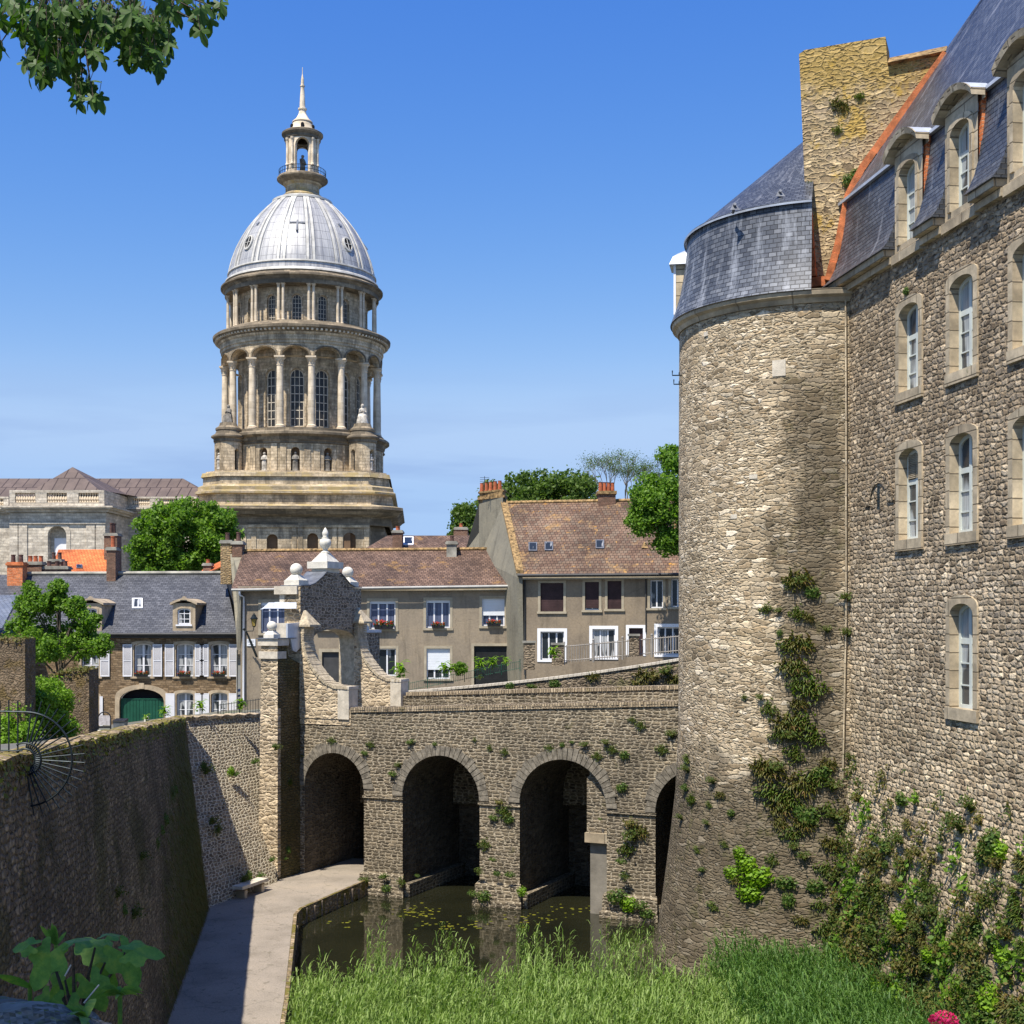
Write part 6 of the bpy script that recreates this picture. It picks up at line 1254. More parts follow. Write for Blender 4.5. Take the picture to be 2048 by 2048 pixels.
for k, lab in ((-1, 'robed stone statue in the niche just right of the left corner turret'), (0, 'robed stone statue in the middle niche of the basilica base'), (1, 'robed stone statue in the niche just left of the right corner turret')):
    c = FP(13.6*rad(ROT+BAY*k), 23.35, .45); statue(c, 3.15, ROT+BAY*k, lab, 'statue' if k == -1 else 'statuedark', group='niche statues of the basilica')
for c, side, lab in ((tur[0], -38, 'pale statue in the outer left niche of the left corner turret'), (tur[1], 51, 'statue in the right hand niche of the right corner turret')):
    a = side; statue(c+Vector((math.sin(rad(a))*1.9, -math.cos(rad(a))*1.9, 23.65)), 2.7, a, lab, group='niche statues of the basilica')
statue(tur[0]+Vector((0, 0, 31.35)), 3.0, -30, 'seated draped stone figure on top of the left corner turret of the basilica', 'statuedark', True)
statue(tur[1]+Vector((0, 0, 31.35)), 3.3, 20, 'seated draped stone figure on top of the right corner turret of the basilica', 'statue', True)
statue(DC+Vector((0, 0, 74.75)), 3.9, 60, 'dark robed statue standing inside the open lantern above the dome', 'statuedark')
# ================================================================ TREES
def strips2(P0, DIR, L, W, hor, up, droop, seg=3, jit=.25):
    n = len(P0); DIR = unit(DIR); side = unit(np.cross(DIR, NR.normal(size=(n, 3))*jit+np.array([0, 0, 1.])))
    a_ = lambda x: np.broadcast_to(np.asarray(x, dtype=float), (n,)).reshape(-1, 1); L, W, hor, up, droop = map(a_, (L, W, hor, up, droop)); V = np.empty((n, seg, 4, 3))
    pt = lambda t: P0+DIR*L*hor*t+np.array([0, 0, 1.])*(up*L*t-droop*L*t*t); wd = lambda t: W*(1-t**1.6)+W*.04
    for k in range(seg):
        a, b = k/seg, (k+1)/seg; V[:, k, 0] = pt(a)-side*wd(a); V[:, k, 1] = pt(a)+side*wd(a); V[:, k, 2] = pt(b)+side*wd(b); V[:, k, 3] = pt(b)-side*wd(b)
    return V.reshape(-1, 3)
def tree(name, label, base, top, r, crowns, leaf, per, mat, limbs=6, group=None, bark='bark'):
    base = Vector(base); top = Vector(top); t = thing(name, label, 'tree', tuple(base), group)
    b = MB(); mid = base.lerp(top, .5)+Vector((RN.uniform(-.2, .2), RN.uniform(-.2, .2), 0)); b.tube([base, mid, top], [r, r*.75, r*.4], 10)
    for k in range(limbs):
        c = crowns[k % len(crowns)]; s = base.lerp(top, RN.uniform(.5, .95)); e = Vector(c[0])+Vector((RN.uniform(-.6, .6)*c[1], RN.uniform(-.5, .5)*c[2], RN.uniform(-.1, .7)*c[3])); m = s.lerp(e, .5)+Vector((0, 0, RN.uniform(.0, .25)*(e-s).length)); b.tube([s, m, e], [r*.4, r*.22, r*.06], 6)
    b.build('trunk', M[bark], t); Ps = []; Ns = []
    for c, rx, ry, rz, nb, br in crowns: P, N = crown_points(c, rx, ry, rz, nb, br, per); Ps.append(P); Ns.append(N)
    P = np.concatenate(Ps); N = np.concatenate(Ns); quads_mesh('crown', leaf_quads(P, N, leaf, .62), M[mat], t); return t
def cr(px, py, Y, rpx, rpz, nb, br, ry=None): k = Y/FPX; return (tuple(at(px, py, Y)), rpx*k, ry or rpx*k*.8, rpz*k, nb, br)
tree('sycamore_tree', 'bright green leafy tree in front of the slate roofed stone house at the left', at(120, 1470, 67), at(118, 1290, 67), .16,
     [cr(60, 1190, 67, 14, 24, 8, .24), cr(118, 1185, 67, 12, 26, 8, .22), cr(150, 1215, 67, 16, 24, 9, .26), cr(120, 1290, 67, 80, 42, 80, .36), cr(70, 1225, 67, 40, 42, 26, .36), cr(110, 1205, 67, 22, 32, 14, .3), cr(165, 1235, 67, 35, 30, 18, .34), cr(200, 1290, 66, 20, 24, 9, .3), cr(40, 1280, 67, 26, 40, 14, .36)], .085, 130, 'leaf', 12)
tree('round_tree', 'large round dense green tree between the church wing and the slate roof', at(370, 1200, 118), at(370, 1110, 118), .35, [cr(375, 1080, 118, 104, 76, 240, .62), cr(315, 1125, 118, 50, 38, 50, .6), cr(425, 1120, 118, 48, 40, 50, .6), cr(370, 1140, 118, 80, 26, 40, .6)], .155, 150, 'leaf', 8)
tree('flat_topped_tree', 'broad flat topped green tree behind the ridge of the lichened roof', at(1080, 1150, 125), at(1080, 1030, 125), .4, [cr(1080, 1008, 125, 120, 56, 110, .8), cr(1140, 985, 125, 60, 35, 30, .7)], .17, 120, 'leaffar', 8)
tree('rear_tree', 'dark green tree glimpsed left of the grey gable and its chimney', at(925, 1200, 118), at(925, 1070, 118), .3, [cr(935, 1050, 118, 26, 42, 40, .6), cr(915, 1085, 118, 18, 28, 16, .5)], .15, 110, 'leaffar', 4)
tree('leafy_tree', 'green tree overhanging the right end of the lichened roof beside the round tower', at(1420, 1320, 75), at(1400, 1080, 75), .3, [cr(1325, 1000, 75, 56, 50, 60, .5), cr(1300, 1045, 75, 42, 32, 30, .45), cr(1345, 925, 75, 24, 30, 18, .4), cr(1345, 1085, 75, 34, 26, 22, .42), cr(1400, 1000, 76, 40, 80, 40, .5)], .095, 130, 'leaf', 12)
# nearly bare tree
bt = thing('sparse_tree', 'thin, almost leafless tree with upright twigs above the lichened roof ridge', 'tree', tuple(at(1250, 1120, 112)))
b = MB(); tips = []
def grow(p, d, L, r, n):
    q = p+d*L*.5+Vector((RN.uniform(-.1, .1), RN.uniform(-.1, .1), 0))*L; e = q+(d+Vector((RN.uniform(-.15, .15), RN.uniform(-.15, .15), .12))).normalized()*L*.5; b.tube([p, q, e], [r, r*.8, r*.6], 5)
    if n == 0: tips.append(e); tips.append(q); return
    for k in range(3 if n > 1 else 4):
        nd = (d+Vector((RN.uniform(-.65, .65), RN.uniform(-.5, .5), RN.uniform(-.05, .3)))).normalized(); grow(e.lerp(p, RN.uniform(0, .35)), nd, L*RN.uniform(.62, .85), r*.55, n-1)
for s in (-.28, 0.05, .33): grow(at(1250+s*60, 1060, 112), Vector((s, 0, 1)).normalized(), 2.3, .11, 4)
b.tube([at(1250, 1120, 112), at(1250, 1055, 112)], [.25, .2], 8); b.build('trunk', M['barkpale'], bt)
T_ = np.array([tuple(t) for t in tips]); T_ = np.repeat(T_, 9, 0)+NR.normal(size=(len(T_)*9, 3))*.22; quads_mesh('leaves', leaf_quads(T_, NR.normal(size=T_.shape), .055, .6), M['leaffar'], bt)
# hedge and garden walls behind the left moat wall
t = thing('clipped_bush', 'bright green rounded bush between the two mossy garden walls, behind the iron fan', 'bush', tuple(at(75, 1520, 57)))
Ps = [crown_points(*[(lambda c: (c[0], c[1], c[2], c[3], c[4], c[5]))(cr(px, py, Y, a, c_, nb, br))][0], per=150) for px, py, Y, a, c_, nb, br in ((85, 1405, 57, 48, 48, 40, .36), (120, 1440, 57, 30, 55, 26, .34), (45, 1430, 56, 60, 60, 46, .4), (60, 1375, 57, 26, 24, 12, .28), (20, 1480, 54, 60, 50, 36, .4))]
quads_mesh('foliage', leaf_quads(np.concatenate([p[0] for p in Ps]), np.concatenate([p[1] for p in Ps]), .07, .65), M['leafbush'], t)
b = MB(); b.tube([at(75, 1520, 57), at(75, 1440, 57)], [.1, .05], 7); b.build('stem', M['bark'], t)
def gwall(px0, px1, yt0, yt1, Y, dy, label):
    b = MB(); n = 10; x0, x1 = UX(px0, Y), UX(px1, Y); F = FY(Y); zb_ = -6.6; us = list(np.linspace(x0, x1, n+1)); tp_ = [ZY(yt0+(yt1-yt0)*k/n, Y)+RN.uniform(-.06, .06) for k in range(n+1)]
    rows = [[F(u, zb_, 0) for u in us], [F(u, z, 0) for u, z in zip(us, tp_)], [F(u, z+.04, dy) for u, z in zip(us, tp_)], [F(u, zb_, dy) for u in us]]; b.grid(rows, None, False)
    b.face([F(x1, zb_, 0), F(x1, tp_[-1], 0), F(x1, tp_[-1]+.04, dy), F(x1, zb_, dy)]); o = b.build('garden_wall', M['garden'], None, (x0, Y, zb_)); tag(o, label, 'wall')
    k = 900; U = NR.uniform(x0, x1, k); zt = np.interp(U, us, tp_); C = np.stack([U, Y+NR.uniform(-.08, dy, k), zt+NR.exponential(.05, k)-.03-NR.exponential(.12, k)*(NR.random(k) < .5)], 1)
    quads_mesh('moss_cap', leaf_quads(C, NR.normal(size=(k, 3))+np.array([0, -.5, 1.]), .05, .8), M['fernbrown'], o)
gwall(-60, 50, 1276, 1280, 54, 1.2, 'tall mossy garden wall at the left edge, topped with dry roots')
gwall(98, 148, 1352, 1344, 60, .8, 'low mossy sloping garden wall just behind the bright bush'); gwall(146, 178, 1340, 1342, 59.6, 1.4, 'thick garden wall pier in front of the shuttered stone house, right of the bush')
# ================================================================ REEDS
def reeds(name, n, xr, yr, inside, h, mat, label, stems=.9, lean=(.15, -.05)):
    X = NR.uniform(*xr, n*3); Y = NR.uniform(*yr, n*3); keep = inside(X, Y); X = X[keep][:n]; Y = Y[keep][:n]; m = len(X)
    B = np.stack([X, Y, np.full(m, ZW-.05)], 1); patch = .5+.5*np.sin(X*1.1+np.sin(Y*.9)*1.7)*np.sin(Y*.8+X*.4); H = h*NR.uniform(.62, 1.18, m)*(.82+.25*patch)
    D = np.stack([np.cos(a := NR.uniform(0, 6.28, m)), np.sin(a), np.zeros(m)], 1)+np.array([lean[0], lean[1], 0])*3; V = [strips2(B, D, H, .009, .12, 1.0, .05, 3)]
    tipz = lambda t: B+unit(D)*(H*.12*t).reshape(-1, 1)+np.array([0, 0, 1.])*(H*(t-.05*t*t)).reshape(-1, 1)
    for k in range(6):
        t = .38+.11*k; DD = np.stack([np.cos(a := NR.uniform(0, 6.28, m)), np.sin(a), np.zeros(m)], 1)+np.array([lean[0], lean[1], 0])*4
        V.append(strips2(tipz(np.full(m, t)), DD, NR.uniform(.32, .62, m), NR.uniform(.010, .020, m), NR.uniform(.25, .6, m), NR.uniform(.8, 1.15, m), NR.uniform(.35, 1.1, m), 3))
    return tag(quads_mesh(name, np.concatenate(V), M[mat], None, (0, 37, ZW)), label, 'reeds', kind='stuff')
def edgeX(Y): return np.interp(Y, [6, 34, 38.5, 49.4], [-2.0, -5.95, -6.5, -8.0])
def wallX(Y): return 16.2-.1422*Y-.9
def in_main(X, Y):
    lim = 39.7+.6*np.sin(X*1.3)+.35*np.sin(X*3.1+1); fade = NR.random(len(X)) < np.clip((lim+1.2-Y)/1.6, 0, 1)
    return (X > edgeX(Y)+.25) & (X < wallX(Y)) & fade & (np.hypot(X-TC.x, Y-TC.y) > 5.45)
reeds('reeds', 7600, (-7, 12), (30.5, 43), in_main, 1.36, 'reed', 'dense bed of fresh green reeds filling the moat at the bottom of the picture')
reeds('tall_reeds', 420, (-4.6, 5), (39.5, 44.0), lambda X, Y: (NR.random(len(X)) < .45) & (np.sin(X*2.3)+np.sin(X*5.1+Y) > .1), 1.7, 'reed', 'scattered taller reed stalks standing out of the dark water')
reeds('dark_reeds', 3800, (5.6, 11.5), (31, 41.2), lambda X, Y: (X < wallX(Y)+.3) & (X > 6.3+.5*np.sin(Y*1.7)) & (np.hypot(X-TC.x, Y-TC.y) > 5.4), 2.05, 'reeddark', 'taller darker tangle of reeds against the foot of the castle wall', lean=(-.2, -.1))
mb = MB(); mb.face([(-6.4, 28, ZW+.02), (13.5, 28, ZW+.02), (11.0, 40.9, ZW+.02), (-6.6, 40.9, ZW+.02)]); struct('reed_mud', mb, M['mud'])
# floating leaves
def pads():
    V = []
    for px, py, sx_, sy_, n in ((840, 1825, 42, 12, 46), (1070, 1838, 60, 14, 26), (700, 1840, 40, 12, 8), (1150, 1820, 50, 12, 16), (930, 1850, 60, 10, 20), (870, 1850, 40, 14, 16)):
        for k in range(n):
            x = px+RN.gauss(0, sx_*.5); y = py+RN.gauss(0, sy_*.6); Yd = -ZW*FPX/(y-1233); c = at(x, y, Yd); c.z = ZW+.012; r = RN.uniform(.04, .09); a0 = RN.uniform(0, 6)
            for h_ in range(2):
                q = [c+Vector((math.cos(a0+h_*math.pi+t)*r, math.sin(a0+h_*math.pi+t)*r*.85, 0)) for t in (0, 1.05, 2.1, 3.14)]; V += [tuple(p) for p in q]
    return V
tag(quads_mesh('floating_leaves', pads(), M['lilypad'], None, (0, 50, ZW)), 'small yellow green leaves floating on the dark water', 'floating leaves', kind='stuff')
# ================================================================ WALL PLANTS   (local y points out of the wall)
def half(n, r, fl=.6):
    D = unit(NR.normal(size=(n, 3))); D[:, 1] = -np.abs(D[:, 1]); return D*r*NR.uniform(.35, 1, (n, 1))*np.array([1, fl, .85]), D
def mk_fern(mat, n=120, L=.19, name='wall_fern'):
    D = np.stack([NR.normal(size=n)*.9, -np.abs(NR.normal(size=n))-.15, np.zeros(n)], 1); B = NR.normal(size=(n, 3))*np.array([.13, .0, .10])
    V = strips2(B, D, L*NR.uniform(.6, 1.2, n), NR.uniform(.014, .026, n), .8, NR.uniform(.4, 1.2, n), NR.uniform(.4, 1.2, n), 3); o = quads_mesh(name, V, M[mat]); return o
def mk_clump(mat, n=260, r=.3, leaf=.04, name='wall_plant'): P, D = half(n, r); return quads_mesh(name, leaf_quads(P, D+NR.normal(size=(n, 3))*.5, leaf, .6), M[mat])
def mk_spray(mat, n=26, L=.5, leaf=.035, name='wall_plant'):
    P = []
    for k in range(n):
        d = np.array([NR.normal()*.45, -abs(NR.normal())*.5-.1, .55+NR.random()*.5]); d /= np.linalg.norm(d); l = L*NR.uniform(.5, 1)
        for t in np.linspace(.15, 1, 11): P.append(d*l*t+np.array([0, -.0, -.25*l*t*t])+NR.normal(size=3)*.02)
    P = np.array(P); return quads_mesh(name, leaf_quads(P, NR.normal(size=P.shape)+np.array([0, -1, .6]), leaf, .45), M[mat])
protos = {'fern': mk_fern('fernmix'), 'rust': mk_fern('fernbrown', 130, .2), 'clump': mk_clump('wallleaf'), 'yellow': mk_clump('leafyellow', 300, .34, .05), 'spray': mk_spray('fern'), 'weed': mk_spray('wallleaf', 18, .36), 'brownspray': mk_spray('fernbrown', 24, .45)}
PN = {'fern': 'wall_fern', 'rust': 'wall_fern', 'clump': 'leafy_wall_plant', 'yellow': 'leafy_wall_plant', 'spray': 'wall_weed', 'weed': 'wall_weed', 'brownspray': 'wall_weed'}
first = {k: True for k in protos}
def plant(kind, p, nrm, s, label, group, cat='wall plant'):
    o = protos[kind] if first[kind] else protos[kind].copy()
    if not first[kind]: COL.objects.link(o)
    first[kind] = False; o.name = PN[kind]; o.location = Vector(p)+Vector(nrm)*.02; o.rotation_euler = (RN.uniform(-.15, .15), RN.uniform(-.3, .3), math.atan2(nrm[1], nrm[0])+math.pi/2); o.scale = (s*RN.uniform(.85, 1.25), s, s*RN.uniform(.8, 1.2))
    return tag(o, label, cat, group)
def tower_hit(px, py):
    for _ in range(1):
        d = Vector(((px-1024)/FPX, 1, (1233-py)/FPX)); Y = 42.0
        for i in range(12):
            z = d.z*Y; r = np.interp(-z, [-10, 1, 4, 6, 8, 10, 12.2], [4.68, 4.70, 4.72, 4.82, 5.05, 5.32, 5.6]); a = d.x**2+1; b_ = -2*(d.x*TC.x+TC.y); c = TC.x**2+TC.y**2-r*r; q = b_*b_-4*a*c
            if q < 0: return None
            Y = (-b_-math.sqrt(q))/(2*a)
    p = d*Y; n = Vector((p.x-TC.x, p.y-TC.y, 0)).normalized(); return p, n
def castle_hit(px, py):
    p = hit(px, py, CP, ci)
    if p.z < -4.5: p = hit(px, py, CP-ci*((-4.5-p.z)*.13), ci)
    return p, -ci
KL = {'fern': 'green fern tuft', 'rust': 'rust brown fern tuft', 'clump': 'small leafy plant', 'yellow': 'yellow green leafy plant', 'spray': 'wispy green weed', 'weed': 'bright leafy weed', 'brownspray': 'dry brownish weed'}
def tp_(px, py, kind, s):
    h_ = tower_hit(px, py)
    zone = 'high up the dark streak' if py < 1320 else 'at the lower left' if px < 1500 else 'midway down the dark streak' if py < 1500 else 'in the thick growth below the streak' if py < 1685 else 'near the foot'
    if h_: plant(kind, h_[0], h_[1], s, KL[kind]+' '+zone+' of the round tower', 'round tower plants '+zone+': '+kind)
for px, py, k, s in ((1596, 1163, 'rust', 1.3), (1606, 1172, 'spray', 1.0), (1626, 1185, 'clump', .9), (1580, 1168, 'fern', .8), (1534, 1218, 'fern', .7), (1560, 1225, 'spray', .6), (1596, 1229, 'fern', .9), (1615, 1236, 'rust', .8), (1560, 1266, 'clump', .5), (1655, 1265, 'spray', .8), (1596, 1291, 'rust', 1.4), (1575, 1295, 'fern', 1.2), (1612, 1290, 'clump', .7), (1582, 1335, 'rust', 1.3), (1596, 1340, 'fern', 1.2), (1695, 1200, 'spray', 1.0), (1695, 1273, 'spray', .9), (1593, 1369, 'fern', .9), (1626, 1380, 'fern', 1.5), (1523, 1399, 'spray', .7), (1490, 1395, 'fern', .4), (1541, 1420, 'fern', 1.0), (1596, 1410, 'rust', 1.0), (1574, 1450, 'rust', 1.5), (1605, 1447, 'fern', 1.4), (1582, 1479, 'spray', 1.3), (1626, 1479, 'fern', 1.4), (1560, 1470, 'fern', 1.1), (1538, 1545, 'rust', 1.7), (1560, 1540, 'spray', 1.4), (1520, 1535, 'rust', 1.2), (1590, 1510, 'fern', 1.2), (1644, 1545, 'clump', 1.3), (1630, 1560, 'fern', 1.5), (1655, 1530, 'rust', 1.0), (1596, 1574, 'rust', 1.5), (1545, 1589, 'fern', 1.6), (1575, 1600, 'fern', 1.7), (1560, 1620, 'rust', 1.4), (1600, 1620, 'clump', 1.0), (1618, 1633, 'clump', 1.4), (1605, 1650, 'rust', 1.4), (1585, 1670, 'fern', 1.2), (1560, 1650, 'rust', .9), (1428, 1567, 'spray', .9), (1377, 1545, 'spray', 1.0), (1375, 1520, 'fern', .8), (1373, 1582, 'weed', 1.0), (1385, 1600, 'fern', .9), (1464, 1626, 'clump', .7), (1420, 1610, 'fern', .6), (1440, 1590, 'rust', .7), (1545, 1721, 'fern', .8), (1406, 1743, 'weed', .8), (1428, 1813, 'fern', .8), (1450, 1690, 'fern', .5), (1480, 1705, 'yellow', .8), (1495, 1730, 'yellow', 1.3), (1515, 1755, 'yellow', 1.5), (1500, 1785, 'yellow', 1.2), (1465, 1745, 'yellow', .9), (1470, 1760, 'rust', .8), (1574, 1765, 'clump', 1.3), (1578, 1800, 'clump', 1.0), (1633, 1772, 'clump', 1.2), (1650, 1740, 'fern', 1.1), (1640, 1810, 'fern', 1.0), (1600, 1840, 'rust', .8), (1610, 1720, 'spray', 1.1), (1655, 1620, 'fern', 1.1), (1590, 1700, 'spray', .9), (1395, 1700, 'fern', .5), (1660, 1690, 'rust', 1.2), (1670, 1640, 'spray', 1.3), (1665, 1580, 'spray', 1.2), (1415, 1650, 'spray', .6), (1365, 1640, 'spray', .8), (1675, 1760, 'spray', 1.2), (1650, 1860, 'fern', 1.2), (1700, 1520, 'spray', .9)): tp_(px, py, k, s)
nn = 0
while nn < 125:
    px = RN.uniform(1688, 2050); py = RN.uniform(1530, 2050); line = 1560+ (px-1700)*.42 if px < 1870 else 1620
    den = 1 if py > line+130 else max(0, (py-line)/130)**1.3
    if px > 1850 and py < 1830: den *= .45
    if RN.random() > den+.02: continue
    p, n_ = castle_hit(px, py); low = py > 1800
    k = RN.choice(['spray', 'spray', 'rust', 'fern', 'clump', 'weed', 'brownspray', 'brownspray', 'rust'] if px < 1860 else ['clump', 'spray', 'fern', 'rust', 'brownspray', 'weed', 'clump'])
    if low: k = RN.choice(['clump', 'yellow', 'spray', 'fern', 'rust', 'clump', 'brownspray'])
    zone = ('top fringe' if py < 1720 else 'middle' if py < 1880 else 'bottom')+' of the growth on the castle wall, '+('next to the tower' if px < 1790 else 'centre' if px < 1920 else 'right edge')
    plant(k, p, n_, RN.uniform(.6, 1.2)*(1.3 if low else 1), KL[k]+', '+zone, 'castle wall plants '+zone+': '+k); nn += 1
for px, py, k, s in ((1990, 1690, 'clump', 1.7), (1975, 1710, 'clump', 1.4), (2005, 1700, 'yellow', 1.1), (1945, 1625, 'spray', 1.2), (1925, 1665, 'spray', 1.5), (1815, 583, 'clump', .55), (1940, 742, 'fern', .45), (1700, 1200, 'spray', .8), (1700, 1270, 'spray', .8)):
    p, n_ = castle_hit(px, py); plant(k, p, n_, s, {583: 'small bright plant growing on top of a castle window surround', 742: 'tiny plant on the sill of an upper castle window'}.get(py, KL[k]+' higher on the flat castle wall, clear of the dense growth'), None if py in (583, 742) else 'plants higher on the castle wall: '+k)
for px, py, k, s in ((1675, 175, 'spray', .0), (1678, 212, 'rust', .9), (1720, 195, 'fern', .6), (1676, 262, 'fern', .6), (1700, 362, 'clump', 1.1), (1714, 345, 'clump', .8), (1617, 372, 'fern', .5)):
    if s: plant(k, hit(px, py, GP, ng), -ng, s, KL[k]+' sprouting from the stone gable stack between the roofs', 'plants on the stone gable')
def bridge_hit(px, py): return hit(px, py, BO, bN), -bN
for px, py, k, s in ((665, 1482, 'fern', .6), (728, 1510, 'weed', .9), (742, 1490, 'fern', .6), (785, 1552, 'weed', 1.1), (800, 1535, 'spray', .8), (822, 1488, 'weed', 1.0), (870, 1492, 'weed', .7), (950, 1480, 'fern', .4), (980, 1497, 'fern', .5), (1010, 1505, 'fern', .6), (1100, 1497, 'fern', .6), (1125, 1490, 'clump', .5), (1143, 1487, 'weed', .5), (1172, 1492, 'spray', .8), (1196, 1513, 'fern', .8), (1213, 1490, 'spray', .9), (1225, 1500, 'fern', .8), (1250, 1510, 'clump', .8), (1282, 1452, 'fern', .8), (1265, 1440, 'fern', .5), (1325, 1500, 'fern', .8), (1345, 1475, 'spray', .9), (1245, 1575, 'clump', .9), (1010, 1625, 'fern', 1.3), (985, 1640, 'weed', 1.1), (1000, 1610, 'brownspray', 1.0), (1020, 1640, 'clump', .8), (970, 1690, 'fern', .9), (990, 1720, 'weed', .8), (1000, 1745, 'clump', .6), (1025, 1752, 'weed', 1.0), (965, 1740, 'fern', .7), (775, 1755, 'weed', 1.2), (780, 1775, 'clump', .9), (740, 1765, 'spray', 1.0), (810, 1762, 'fern', .8), (975, 1790, 'clump', 1.2), (950, 1790, 'weed', 1.0), (1050, 1780, 'yellow', .8), (1262, 1655, 'brownspray', 1.3), (1270, 1680, 'spray', 1.5), (1255, 1700, 'fern', 1.1), (1280, 1665, 'rust', 1.2), (1245, 1725, 'weed', 1.2), (1240, 1790, 'clump', 1.5), (1262, 1805, 'yellow', 1.2), (1285, 1815, 'weed', 1.4), (1300, 1825, 'clump', 1.2), (1255, 1750, 'fern', .8), (1200, 1640, 'weed', .5), (840, 1752, 'weed', .6)):
    p, n_ = bridge_hit(px, py); plant(k, p+(n_*.25 if py > 1700 else n_*0), n_, s, KL[k]+(' at the foot of a bridge pier by the water' if py > 1700 else ' rooted in the face of the arched bridge'), 'plants on the bridge: '+k)
def lit_hit(px, py):
    n = (B0_-A0).cross(A1-A0).normalized(); n = -n if n.x < 0 else n; p = hit(px, py, A0, n); return p+n*.12, Vector((n.x, n.y, 0)).normalized()
for px, py, k, s in ((400, 1535, 'clump', .9), (405, 1550, 'spray', 1.3), (455, 1545, 'yellow', .8), (465, 1555, 'weed', 1.0), (500, 1530, 'weed', 1.2), (515, 1525, 'clump', .8), (525, 1610, 'weed', .9), (532, 1650, 'clump', 1.1), (535, 1670, 'clump', .9), (528, 1580, 'fern', .8), (535, 1725, 'weed', 1.0), (490, 1755, 'clump', 1.0), (510, 1760, 'weed', 1.2), (480, 1765, 'spray', 1.1), (415, 1650, 'spray', 1.2), (430, 1660, 'fern', 1.0)):
    p, n_ = lit_hit(px, py); plant(k, p, n_, s, KL[k]+' on the sunlit rubble wall left of the gateway pier', 'plants on the sunlit wall: '+k)
for px, py, k, s in ((550, 1500, 'spray', 1.0), (545, 1495, 'weed', .8), (608, 1520, 'clump', .8), (603, 1515, 'spray', .7), (618, 1625, 'clump', 1.1), (617, 1650, 'clump', .9), (575, 1700, 'clump', .7), (580, 1565, 'fern', .6), (568, 1720, 'weed', .6), (604, 1450, 'fern', .5)):
    p = hit(px, py, BO, bA); plant(k, p, bA, s, KL[k]+' on the shaded side of the gateway pier', 'plants on the gateway pier: '+k)
for px, py, k, s in ((345, 1580, 'clump', 1.0), (340, 1590, 'fern', 1.2), (325, 1640, 'clump', 1.1), (318, 1660, 'clump', .9), (310, 1690, 'fern', 1.0), (240, 1820, 'clump', .9), (260, 1835, 'spray', 1.0), (275, 1720, 'spray', 1.0), (225, 1800, 'spray', .9)):
    n = Vector((.99, .147, 0)); p = hit(px, py, lwbase(45)+Vector((-.5, 0, 3.6)), (.985, .147, .14)); plant(k, p, n, s, KL[k]+' on the shaded left moat wall', 'plants on the left moat wall: '+k)
# retaining wall plants
for px, py, k, s in ((1020, 1372, 'clump', .9), (1060, 1375, 'weed', 1.0), (1110, 1368, 'clump', 1.1), (1070, 1380, 'fern', .8), (1290, 1355, 'rust', 1.6), (1310, 1360, 'brownspray', 1.8), (1335, 1350, 'spray', 1.8), (1350, 1362, 'rust', 1.5), (1270, 1372, 'brownspray', 1.2), (1185, 1355, 'rust', 1.0), (960, 1355, 'fern', .5)):
    p = hit(px, py, RW0, (.095, .995, 0)); plant(k, p, Vector((-.095, -.995, 0)), s, KL[k]+' growing on the retaining wall above the bridge', 'plants on the retaining wall: '+k)
# dense low growth over the foot of the castle wall, hanging grass on the left wall
def ivy(n, mat, seed, label, size, bias):
    U = []; 
    while len(U) < n:
        u = NR.uniform(-.5, 17, 4000); z = NR.uniform(-11.8, -4.2, 4000); f = np.sin(u*2.1+seed)+np.sin(z*2.7+u*1.3+seed*2)+.8*np.sin(u*5.3-z*4.1)+.7*np.sin(u*9+z*8+seed); th = np.interp(z, [-11.5, -9, -7, -4.5], [-.6, .2, .9, 2.1])+bias-np.where(u < 3.5, .45, 0)
        k = f > th; U += list(zip(u[k], z[k]))
    U = U[:n]; P = np.array([tuple(FC(u, z, -abs(RN.gauss(.06, .12)))) for u, z in U]); return tag(quads_mesh('creeping_growth', leaf_quads(P, NR.normal(size=(n, 3))*.7+np.array([-1, -.2, .6]), size, .55), M[mat], None, tuple(FC(5, -11, 0))), label, 'creeper', kind='stuff')
ivy(18000, 'fern', 0.3, 'dense green growth covering the foot of the castle wall', .05, .3); ivy(12000, 'fernbrown', 2.2, 'rusty brown dying growth patches on the castle wall foot', .06, .55); ivy(4800, 'leaf', 4.1, 'broad leafed green creeper patches at the bottom right of the castle wall', .085, .7)
n = 34000; Yg = NR.uniform(33, 50.3, n); tg = NR.beta(1.2, 1.5, n); keep = NR.random(n) < np.clip((Yg-34-tg*9)/11, 0, 1)*.8; Yg, tg = Yg[keep], tg[keep]
B = np.array([tuple(lwbase(y).lerp(lwtop(y), t)) for y, t in zip(Yg, tg)]); m = len(B); D = np.stack([np.abs(NR.normal(size=m))+.2, NR.normal(size=m)*.8, np.zeros(m)], 1)
tag(quads_mesh('hanging_grass', strips2(B, D, NR.uniform(.15, .42, m), .010, .45, NR.uniform(-.2, .4, m), NR.uniform(.6, 1.2, m), 2), M['fernbrown'], None, (-11, 42, -9)), 'dull green grass hanging from the joints of the shaded moat wall', 'grass', kind='stuff')
